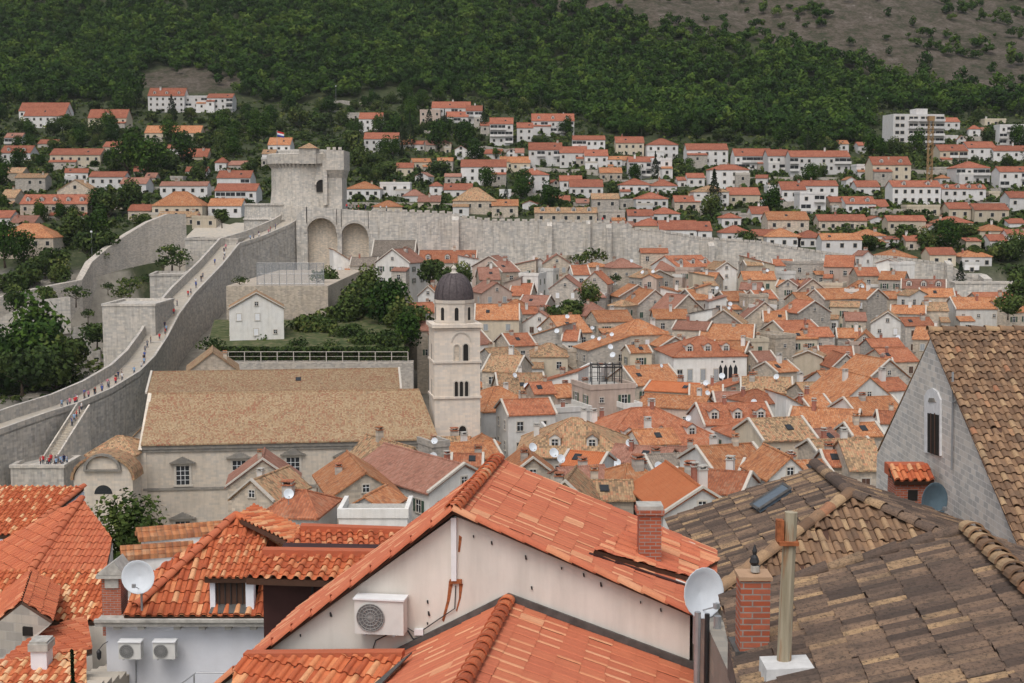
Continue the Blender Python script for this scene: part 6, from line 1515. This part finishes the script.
root = empty('alley_stair', at(92, 683, 38)); b = MB(); x0, x1 = at(86, 683, 38).x, at(106, 683, 38).x
for k in range(18): b.box(x0, x1+.6, 33+k*.7, 33.7+k*.7, 20, 36.1-k*.16)
adopt(b.build('steps', M['pave']), root); setp(root, 'narrow grey stepped alley between the lower left roofs and the white house', 'stairs')
root = empty('wall_lantern', at(99, 657, 37.6)); c = at(99, 655, 37.6); b = MB(); b.lathe([(.02, c.z+.16), (.07, c.z+.09), (.06, c.z-.08), (.03, c.z-.12), (.01, c.z-.14)], c.x, 37.6, 6); b.tube([(c.x, 37.6, c.z+.14), (c.x+.03, 37.9, c.z+.2), (c.x+.1, 38.2, c.z+.2)], .01, 5)
adopt(b.build('lamp_body', M['iron']), root); setp(root, 'small dark wall lantern in the stepped alley', 'lamp')
tree_proto('near', 'broadleaf_tree', 7, 1.9, 4200, .20, 'leaf', seed=77, lumps=26, trunk=.25)
p = at(125, 552, 58); t_ = tree('near', (p.x, 58, p.z-2.7), 1.0, 'dark green broadleaf tree rising between the lower left roofs and the church'); t_.scale = (.95, .95, .8)
tree_proto('tip', 'cypress_tree', 3.4, .3, 900, .10, 'cypress', 'cone', seed=78, trunk=.05)
p = at(72, 655, 34); tree('tip', (p.x, 34, p.z-3.3), 1.0, 'thin green cypress tip at the bottom left')
# ------------------------------------------------------------------ weathered brown roofs on the right
Np = at(850, 498, 33); zN = Np.z
Yf = F*(CAMZ-zN)/(470-200)*1.0
def solveY(px, py, z):
    d = ray(px, py); s = (z-CAMZ)/d.z; return Vector((0, 0, CAMZ))+d*s
Fp = solveY(815, 469, zN)
eFL = at(666, 521, Fp.y+.1); nL = plane3(Fp, Np, eFL)
root = empty('brown_roofed_house', (Np.x, Np.y+2, 34))
eNL = hit(704, 606, Fp, nL)
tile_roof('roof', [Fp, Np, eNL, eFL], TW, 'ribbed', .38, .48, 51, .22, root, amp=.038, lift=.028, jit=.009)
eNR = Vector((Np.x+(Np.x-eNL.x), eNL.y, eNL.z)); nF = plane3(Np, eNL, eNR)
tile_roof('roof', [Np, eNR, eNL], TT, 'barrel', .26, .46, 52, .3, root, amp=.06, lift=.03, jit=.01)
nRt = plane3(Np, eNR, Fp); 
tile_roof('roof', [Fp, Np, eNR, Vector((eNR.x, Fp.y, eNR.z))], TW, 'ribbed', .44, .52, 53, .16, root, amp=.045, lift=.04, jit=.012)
cap_row('hip_cap', Np+up*.1, eNL+up*.1, TT, root, .15, .42, 54, .4); cap_row('hip_cap', eNR+up*.1, Np+up*.1, TW, root, .16, .42, 55, .3); cap_row('ridge_cap', Fp+up*.1, Np+up*.1, TW, root, .16, .42, 56, .3)
b = MB(); b.box(eNL.x+.3, eNR.x-.3, eNL.y+.3, Fp.y, 30, eNL.z-.15); adopt(b.build('wall', M['T']), root)
s4 = [hit(px, py, Fp+nL*.1, nL) for px, py in ((752, 508), (760, 513), (792, 492), (784, 487))]
b = MB(); b.prism(s4, nL*.1, 0); adopt(b.build('roof_window', [mat_plain('skylight_glass', (.10, .13, .16), .12, 0, .1)]), root)
b = MB()
for a_, c_ in zip(s4, s4[1:]+s4[:1]): b.tube([a_+nL*.1, c_+nL*.1], .04, 4)
adopt(b.build('roof_window_frame', M['flash']), root)
setp(root, 'large weathered brown hipped roof with a skylight, right of centre', 'house')
# nearer brown roof in the bottom right corner
E0 = at(967, 535, 17.0); rd = Vector((math.sin(R(4.9)), math.cos(R(4.9)), 0)); Wd = Vector((-rd.y, rd.x, 0))
El = hit(722, 604, E0, rd); nB = plane3(E0, El, E0-rd)
root = empty('brown_roofed_house', tuple(E0-rd*3-up*6)); ex = -rd*7
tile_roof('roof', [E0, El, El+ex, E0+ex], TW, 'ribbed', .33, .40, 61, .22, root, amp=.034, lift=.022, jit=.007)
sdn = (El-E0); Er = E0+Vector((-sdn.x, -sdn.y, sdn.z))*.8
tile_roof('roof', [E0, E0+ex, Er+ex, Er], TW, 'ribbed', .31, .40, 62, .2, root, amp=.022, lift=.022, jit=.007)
cap_row('ridge_cap', E0+ex+up*.08, E0+up*.08, TT, root, .13, .30, 63, .5, .04)
cap_row('verge_cap', E0+up*.05, El+up*.05, TW, root, .10, .42, 64, .35)
b = MB(); b.prism([E0-up*.3, El-up*.25+Wd*-.3, Vector((El.x+.3, El.y, 33)), Vector((Er.x-.3, Er.y, 33)), Er-up*.25+Wd*.3], ex); adopt(b.build('wall', M['T']), root)
setp(root, 'near weathered brown tile roof filling the bottom right corner', 'house')
# brick chimney with metal cowl standing on it
c0 = hit(752, 652, E0, nB); x, y = c0.x, c0.y; hw = 15/F*c0.y; z1 = at(0, 581, y-hw).z
root = empty('brick_chimney', tuple(c0)); b = MB(); b.box(x-hw, x+hw, y-hw, y+hw, c0.z-.6, z1); adopt(b.build('stack', M['brick']), root)
b = MB(); b.box(x-hw-.02, x+hw+.02, y-hw-.02, y+hw+.02, z1+.003, z1+.045); adopt(b.build('cap', mat_plain('terracotta_cap', (.42, .27, .17))), root)
b = MB(); b.box(x-hw-.05, x+hw+.12, y-hw-.02, y+hw+.2, c0.z-.4, c0.z+.06); adopt(b.build('mortar_skirt', M['flash']), root)
b = MB(); b.tube([(x+.02, y, z1+.06), (x+.02, y, z1+.13)], .05, 8, 0); b.lathe([(.035, z1+.13), (.055, z1+.17), (.04, z1+.22), (.02, z1+.25), (.028, z1+.29), (.012, z1+.34), (.005, z1+.36)], x+.01, y, 10, 1); b.tube([(x+.01, y, z1+.15), (x+.07, y-.02, z1+.12)], .02, 6, 1, r1=.008)
adopt(b.build('cowl', [M['concrete'], M['iron']]), root)
setp(root, 'bright red brick chimney with a dark little metal cowl on the near brown roof', 'chimney')
# weathered post
c0 = hit(785, 675, E0, nB); root = empty('wooden_post', tuple(c0)); zt = at(0, 512, c0.y).z; hw = 7.8/F*c0.y
mp = N('weathered_post'); tcn = mp.n('ShaderNodeTexCoord').outputs['Object']; f_ = mp.noise(mp.mapping(tcn, (14, 14, .9)), 1, 5)
rs_ = mp.noise(mp.mapping(tcn, (7, 7, .8)), 1.2, 4)
pc_ = mp.mix(mp.ramp(rs_, [(.54, (0, 0, 0)), (.66, (1, 1, 1))]), mp.ramp(f_, [(.3, (.26, .22, .15)), (.7, (.44, .39, .29))]), (.26, .12, .05))
mp.bump(f_, .01, .8)
b = MB(); b.tube([(c0.x-.02, c0.y, c0.z-.2), (c0.x, c0.y, c0.z+.8), (c0.x+.03, c0.y, zt)], hw, 10, r1=hw*.85); adopt(b.build('post', mp.done(pc_, .9)), root)
b = MB(); zq = at(0, 541, c0.y).z; b.box(c0.x-hw*1.25, c0.x+hw*1.25, c0.y-hw*1.25, c0.y+hw*1.25, zq-.03, zq+.01); b.box(c0.x-hw*1.5, c0.x-hw*.6, c0.y-.05, c0.y+.05, zq, zq+.22); adopt(b.build('iron_strap', M['rust']), root)
b = MB(); b.prism([c0+Vector((-.26, -.3, -.4)), c0+Vector((.26, -.3, -.4)), c0+Vector((.24, -.28, .17)), c0+Vector((-.24, -.28, .15))], (0, .42, 0)); adopt(b.build('base_block', mat_plain('white_concrete', (.56, .56, .55), .9, 0, .15, 8)), root)
setp(root, 'tall weathered post with rust stains on a white concrete base, on the near brown roof', 'post')
# ------------------------------------------------------------------ big stone gable house on the right
XS = at(932, 327, 40).x; ZR = at(932, 327, 40).z
HS_ = lambda px, py: hit(px, py, Vector((XS, 40, 40)), Vector((1, 0, 0)))
apx = Vector((XS, 40, ZR-.16)); fl_ = HS_(877, 452); nr_ = HS_(1030, 568)
root = empty('stone_gable_house', (XS+5, 40, 28))
wprism('wall', [apx-up*.1, nr_-up*.1, Vector((XS, nr_.y, 28)), Vector((XS, fl_.y, 28)), fl_-up*.1], (14, 0, 0), mat_wall('gable_ashlar', (.62, .60, .57), (.34, .16), .24, .12, 1.35), root)
tile_roof('roof', [apx+Vector((-.12, 0, .02)), apx+Vector((13, 0, .02)), Vector((XS+13, nr_.y-.2, nr_.z)), Vector((XS-.12, nr_.y-.2, nr_.z))], TT, 'barrel', .27, .30, 71, .25, root, amp=.06, lift=.03, jit=.008, dth=.05)
wprism('roof_far_slope', [apx+Vector((.03, 0, 0)), apx+Vector((13, 0, 0)), Vector((XS+13, fl_.y+.1, fl_.z)), Vector((XS+.03, fl_.y+.1, fl_.z))], (0, 0, .04), M['rN'], root)
cap_row('ridge_cap', apx+Vector((-.1, 0, .04)), apx+Vector((12, 0, .1)), TT, root, .15, .40, 72, .3)
def hs_poly(pts, th, name, mat, off=.003, par=None):
    o = wprism(name, [HS_(*p)-Vector((off, 0, 0)) for p in pts], (-th, 0, 0), mat, None); adopt(o, par or root); return o
wd = hs_poly([(926, 452), (926, 396), (929, 390), (934, 388), (939, 392), (942, 400), (942, 456)], .05, 'window', mat_plain('pale_window_surround', (.68, .68, .68), .8))
hs_poly([(930, 452), (930, 413), (941, 415), (941, 456)], .02, 'pane', M['dark'], .055, wd)
for (a_, b__) in ((933.5, 934.2), (937.3, 938)): hs_poly([(a_, 453), (a_, 413), (b__, 413), (b__, 454)], .01, 'glazing_bar', M['brown'], .08, wd)
hs_poly([(930.5, 402), (931.5, 398), (936, 398), (938, 402)], .02, 'lunette', M['darkstone'], .055, wd)
# rusty downpipe
b = MB(); b.tube([HS_(955, 372)-Vector((.06, 0, 0)), HS_(955, 410)-Vector((.06, 0, 0)), HS_(954, 470)-Vector((.06, 0, 0))], .03, 6); b.tube([HS_(960, 400)-Vector((.06, 0, 0)), HS_(955, 403)-Vector((.06, 0, 0))], .03, 6); adopt(b.build('downpipe', M['steel']), root)
setp(root, 'tall grey stone gable house, tan tiled roof, one arched window, at the right', 'house')
# brick chimney with orange tile hat leaning on that wall
Dq = 38.6; root = empty('tile_capped_chimney', at(912, 525, Dq)); x0, x1 = at(895, 500, Dq).x, at(930, 500, Dq).x; zt = at(0, 481, Dq).z
b = MB(); b.box(x0, x1, Dq, Dq+.8, zt-2.2, zt); adopt(b.build('stack', M['brick']), root)
b = MB(); b.box(x0+.35, x0+.62, Dq-.012, Dq+.1, zt-.55, zt-.25); adopt(b.build('flue_opening', M['dark']), root)
A, B_ = Vector((x0-.06, Dq-.14, zt)), Vector((x1+.06, Dq-.14, zt)); bk = Vector((0, .62, .30))
tile_roof('tile_hat', [A, B_, B_+bk, A+bk], TB, 'barrel', .24, .40, 73, .3, root, amp=.07, lift=.03)
b = MB(); b.box(x0-.06, x1+.06, Dq+.44, Dq+.98, zt+.05, zt+.36); adopt(b.build('hat_ridge', TS), root)
setp(root, 'red brick chimney with an orange tile hat against the grey stone gable', 'chimney')
dk_ = bpy.data.materials.new('dark_dish'); M['darkdish'] = mat_plain('dark_blue_dish', (.10, .15, .185), .4, 0, .1)
c0 = at(927, 500, 37.0); sd_ = sat_dish(c0, R(30), 1.12, 'dark blue-grey satellite dish in front of the tile-hatted brick chimney', tilt=4)
for ch in sd_.children:
    if ch.name.startswith('bowl'): ch.data = ch.data.copy(); ch.data.materials[0] = M['darkdish']
b = MB(); c_ = at(921, 520, 37.5)
b.tube([c_+Vector((.18*math.cos(t), -.05+.02*math.sin(3*t), .14*math.sin(t))) for t in np.linspace(0, 11, 40)], .011, 5); b.tube([c_, c_+Vector((0, -.1, -.25)), c_+Vector((-.05, -.2, -.8))], .012, 5); b.tube([c_, c_+Vector((-.3, 0, .2)), c_+Vector((-.7, .2, .5)), c_+Vector((-.55, .3, .1)), c_+Vector((-.1, .1, -.05))], .012, 5)
setp(b.build('cable_tangle', M['steel']), 'tangle of pale cables hanging under the dark satellite dish', 'cable')
# people on the ramparts
def person_mesh(seed, pose):
    """one continuous standing or walking figure, 1.72 m tall: rings along legs, trunk, arms and head"""
    b = MB(); rs = random.Random(seed); st = .0 if pose == 'stand' else .16
    bm_v = []
    vs_, es, rad = [], [], []
    def add(p, r, par=None):
        vs_.append(p); rad.append(r)
        if par is not None: es.append((par, len(vs_)-1))
        return len(vs_)-1
    pel = add((0, 0, .93), .14); ch = add((0, .0, 1.16), .13, pel); c2 = add((0, .0, 1.36), .145, ch); nk = add((0, 0, 1.49), .055, c2); hd = add((0, -.02, 1.58), .085, nk); ht = add((0, -.01, 1.68), .075, hd)
    for s in (-1, 1):
        hp = add((s*.09, 0, .86), .10, pel); kn = add((s*.10, -st*s*.7-.02, .48), .065, hp); an = add((s*.10, st*s, .09), .045, kn); add((s*.11, st*s-.13, .04), .035, an)
        sh = add((s*.19, 0, 1.38), .06, c2); el = add((s*.25, .03+st*s*.5, 1.12), .045, sh); wr = add((s*.22, -.10+st*s, .90 if pose != 'camera' else 1.3), .032, el); add((s*.21, -.15+st*s, .84 if pose != 'camera' else 1.38), .04, wr)
    me = bpy.data.meshes.new('person_skin'); me.from_pydata(vs_, es, [])
    o = bpy.data.objects.new('tmp_person', me); COL.objects.link(o)
    m = o.modifiers.new('s', 'SKIN'); 
    for i, v in enumerate(me.skin_vertices[0].data): v.radius = (rad[i], rad[i]); v.use_root = (i == 0)
    o.modifiers.new('d', 'SUBSURF').levels = 1
    dg = bpy.context.evaluated_depsgraph_get(); me2 = bpy.data.meshes.new_from_object(o.evaluated_get(dg)); me2.name = 'person'
    bpy.data.objects.remove(o)
    for mt in ('skin', 'shirt', 'trousers', 'hair'): me2.materials.append(PM[mt])
    for p in me2.polygons:
        c = p.center; mi = 0
        if c.z < .9: mi = 2
        elif c.z < 1.46 and abs(c.x) < .24 and not (c.z < 1.12 and abs(c.x) > .19): mi = 1
        elif c.z > 1.62 or (c.z > 1.53 and c.y > .01): mi = 3
        if abs(c.x) > .17 and c.z < 1.1: mi = 0
        if c.z < .34 and seed % 2: mi = 0
        p.material_index = mi; p.use_smooth = True
    return me2
PM = {'skin': mat_plain('skin', (.45, .26, .18), .6), 'shirt': mat_plain('shirt_white', (.6, .6, .6), .8), 'trousers': mat_plain('trousers_dark', (.05, .06, .09), .8), 'hair': mat_plain('hair', (.05, .035, .025), .7)}
SH = {'red': (.5, .03, .04), 'white': (.62, .62, .62), 'blue': (.05, .10, .32), 'black': (.02, .02, .022), 'light blue': (.25, .38, .55), 'pink': (.55, .2, .25), 'grey': (.2, .2, .21), 'navy': (.02, .03, .08)}
SHM = {k: (PM['shirt'] if k == 'white' else mat_plain('shirt_'+k.replace(' ', '_'), v, .8)) for k, v in SH.items()}
PMESH = [person_mesh(i, ps) for i, ps in enumerate(('stand', 'walk', 'camera', 'walk'))]
PEOPLE = []
def person(p, col, rz, where):
    o = link('person', rng.choice(PMESH)); o.location = p; o.rotation_euler = (0, 0, rz); s = rng.uniform(.95, 1.05); o.scale = (s*1.05, s*1.05, s)
    for k in range(1, 2): o.material_slots[k].link = 'OBJECT'; o.material_slots[k].material = SHM[col]
    q = proj(p); PEOPLE.append((o, col, where, q[0], q[1]))
def on_walk(px, lat=2.0):
    xs = [a[0] for a in LW]
    for i in range(len(LW)-1):
        if LW[i][0] <= px <= LW[i+1][0]:
            t = (px-LW[i][0])/(LW[i+1][0]-LW[i][0]); p = deck[i].lerp(deck[i+1], t); d = deck[i+1]-deck[i]; d.z = 0; d.normalize()
            return p+Vector((-d.y, d.x, 0))*lat + up*.02, math.atan2(d.y, d.x)-R(90)
cols = ['red', 'white', 'blue', 'black', 'light blue', 'pink', 'grey', 'navy']
for px in (74, 77, 80, 83, 85, 87, 90, 93, 97, 99, 103, 106, 110, 114, 118, 121, 124, 128, 131, 134, 137, 141, 146, 150, 153, 156, 160, 163, 166, 168, 170.5, 172, 174, 176.5, 178, 181, 184, 188, 195, 197, 203, 206, 209, 212, 225, 228, 231, 234, 237, 241, 246, 257, 260, 263, 268, 272, 279, 285):
    r0 = on_walk(px, rng.uniform(.9, 3.4)); 
    if r0: person(r0[0], rng.choice(cols) if px != 85 else 'red', r0[1]+rng.choice([0, 0, math.pi, 1.2, -1.2]), 'on the rampart walkway')
sd3 = (s1-s0)
for t in (.03, .09, .16, .22, .28):
    person(s0+sd3*t+side*1.2+up*.05, rng.choice(cols), rng.uniform(0, 6), 'on the rampart stair')
tc = at(37, 468, 228)
for k, (px, yy) in enumerate(((34, 229.5), (37, 231), (41, 230), (45, 231.5), (49, 230), (52, 231.5), (55, 230.5), (58, 231), (61, 230), (50, 228.8), (56, 228.9), (43, 229))):
    p = at(px, 468, 228); person(Vector(((px-512)/F*yy, yy, p.z+.02)), rng.choice(cols), rng.uniform(0, 6), 'below the rampart stair')
for px in (346, 352, 358, 365, 372, 380, 386, 500, 598, 603, 611):
    t_ = nwtop(px); person(Vector((t_.x, NWD+1.6, t_.z+.02 if px < 369 else t_.z+.02)), rng.choice(cols), rng.uniform(0, 6), 'on the north rampart')
# ------------------------------------------------------------------ small roadside things
def lamp(px, py, D, h, label):
    p = at(px, py, D); r = empty('street_lamp', tuple(p)); b = MB(); b.tube([(0, 0, -1), (0, 0, h)], .09, 6, r1=.05); b.build('pole', M['steel'], r)
    b = MB(); b.lathe([(.05, h), (.32, h+.1), (.34, h+.35), (.2, h+.5), (.02, h+.55)], 0, 0, 10); b.build('lamp_head', M['white'], r); setp(r, label, 'street lamp')
lamp(92, 256, 398, 6.5, 'white-headed street lamp by the scarp road at the left')
Y = ground_hit(336, 103); lamp(336, 103, Y, 9, 'tall street lamp on the upper road above the green trees')
Y = ground_hit(116, 196); lamp(107, 214, ground_hit(107, 214), 9, 'street lamp pole behind the white dormered house at the left')
Y = ground_hit(868, 128); lamp(985-118, 116, ground_hit(867, 116), 9, 'lamp pole high on the slope left of the apartment block')
Y = ground_hit(372, 107)
b = MB(); p = at(330, 106, Y); q = at(420, 106, Y); b.box(p.x, q.x, Y-1, Y+7, g(0, Y)-4, g(p.x, Y)+.6); setp(b.build('upper_road', M['concrete']), kind='structure')
pz = g(p.x, Y)+.6
root = empty('delivery_van', (at(372, 104, Y).x, Y+2, pz), 0)
b = MB(); b.prism([(-2.7, 0, .35), (2.7, 0, .35), (2.7, 0, 1.2), (2.0, 0, 1.35), (1.5, 0, 2.2), (-2.7, 0, 2.3)], (0, 1.9, 0)); b.build('body', M['white'], root)
b = MB(); b.prism([(1.0, -.01, 1.35), (1.85, -.01, 1.35), (1.4, -.01, 2.0), (1.0, -.01, 2.0)], (0, .02, 0)); b.build('window', M['glass'], root)
for x in (-1.7, 1.7):
    b = MB(); b.tube([(x, -.02, .36), (x, .2, .36)], .36, 14); b.build('wheel', M['iron'], root)
setp(root, 'white delivery van parked on the upper road behind the green trees', 'van')
# ------------------------------------------------------------------ thin haze
hz = bpy.data.materials.new('haze'); hz.use_nodes = True; ht_ = hz.node_tree; ht_.nodes.clear(); ho = ht_.nodes.new('ShaderNodeOutputMaterial'); hv = ht_.nodes.new('ShaderNodeVolumePrincipled')
hv.inputs['Color'].default_value = (.86, .90, .96, 1); hv.inputs['Density'].default_value = .00004; ht_.links.new(hv.outputs[0], ho.inputs['Volume'])
b = MB(); b.box(-1150, 1150, -90, 2300, 5-35, 760); setp(b.build('haze', hz), 'thin pale haze', kind='stuff')
# ------------------------------------------------------------------ labels worked out from what stands where
LM = [('the bell tower', 457, 350, 0), ('the round fortress', 309, 180, 2), ('the gothic-windowed palace', 710, 350, 0), ('the tall pinkish building', 612, 400, 0), ('the walled garden', 350, 330, 0), ('the apartment block', 911, 128, 1), ('the orange crane mast', 929, 160, 1),
      ('the guard house', 474, 200, 1), ('the lone conifer', 960, 280, 0), ('the stone gable', 930, 400, 0), ('the white blank gable', 887, 325, 0), ('the cypress group', 410, 130, 1), ('the left edge', 0, 200, 1), ('the right edge', 1024, 200, 1), ('the scarp wall', 110, 250, 1),
      ('the blind arches', 340, 240, 0), ('the skylight roof', 790, 500, 0), ('the yellowish gable', 365, 480, 0), ('the courtyard trees', 570, 320, 0), ('the bald wall tower', 610, 250, 0), ('the pair of white villas in mid-slope', 600, 150, 1), ('the long dormered house', 566, 215, 1), ('the blank white block over the wall', 735, 155, 1)]
LM = [l for l in LM if 'bald' not in l[0] and 'pair of' not in l[0] and 'blank white block' not in l[0]]
def place(x, y, hill):
    best = None
    for (n, a, b_, k) in LM:
        if k != 2 and (k == 1) != bool(hill): continue
        d = math.hypot(x-a, (y-b_)*1.5)
        if best is None or d < best[0]: best = (d, n, a, b_)
    _, n, a, b_ = best; dx, dy = x-a, y-b_
    if 'edge' in n: side_ = 'near'
    elif abs(dx) > abs(dy)*1.3: side_ = 'right of' if dx > 0 else 'left of'
    else: side_ = 'above' if dy < 0 else 'below'
    return side_+' '+n
ORD = ['leftmost', 'second from left', 'third from left', 'fourth from left', 'fifth from left', 'sixth from left', 'seventh from left', 'eighth from left', 'ninth from left', 'tenth from left', 'eleventh from left', 'twelfth from left', 'thirteenth from left', 'fourteenth from left', 'fifteenth from left', 'sixteenth from left', 'seventeenth from left', 'eighteenth from left']
ORD += ['%s from left' % q for q in 'nineteenth twentieth twenty-first twenty-second twenty-third twenty-fourth twenty-fifth twenty-sixth twenty-seventh twenty-eighth twenty-ninth thirtieth thirty-first thirty-second'.split()]
grp = {}
for (o, f, x, y) in HTREES: grp.setdefault((f, place(x, y, 1)), []).append((x, o))
for (f, pl), L_ in grp.items():
    L_.sort(key=lambda q: q[0])
    for i, (x, o) in enumerate(L_): o['label'] = f+' '+pl+('' if len(L_) == 1 else ', '+ORD[i])
grp = {}
for (o, f, x, y, hill) in HOUSES: grp.setdefault((f, place(x, y, hill)), []).append((x, y, o, f, hill))
for (f, pl), L_ in grp.items():
    L_.sort(key=lambda q: q[0])
    for i, (x, y, o, f_, hill) in enumerate(L_):
        lab = f+', '+pl
        if len(L_) > 1: lab += ', '+(ORD[i] if not (len(L_) == 2 and i == 1) else 'rightmost')
        o['label'] = lab; o['category'] = 'wall' if 'terrace' in f else 'house'
        o['group'] = 'terrace walls on the hillside' if 'terrace' in f else 'houses on the hillside' if hill else 'houses of the old town'
        for k in ('px', 'py'):
            if k in o: del o[k]
for o in list(COL.objects):
    for k in ('px', 'py'):
        if k in o: del o[k]
grp = {}
for o in DISHES:
    x, y = proj(o.location); grp.setdefault(place(x, y, 0), []).append((x, o))
for pl, L_ in grp.items():
    L_.sort(key=lambda q: q[0])
    for i, (x, o) in enumerate(L_): setp(o, 'small white satellite dish '+pl+('' if len(L_) == 1 else ', '+ORD[i]), 'satellite dish', 'satellite dishes on the old town roofs')
grp = {}
for (o, col, where, x, y) in PEOPLE: grp.setdefault((col, where), []).append((x, o))
for (col, where), L_ in grp.items():
    L_.sort(key=lambda q: q[0])
    for i, (x, o) in enumerate(L_): setp(o, 'person in a '+col+' top '+where+('' if len(L_) == 1 else ', '+ORD[i]), 'person', 'visitors walking the city walls')
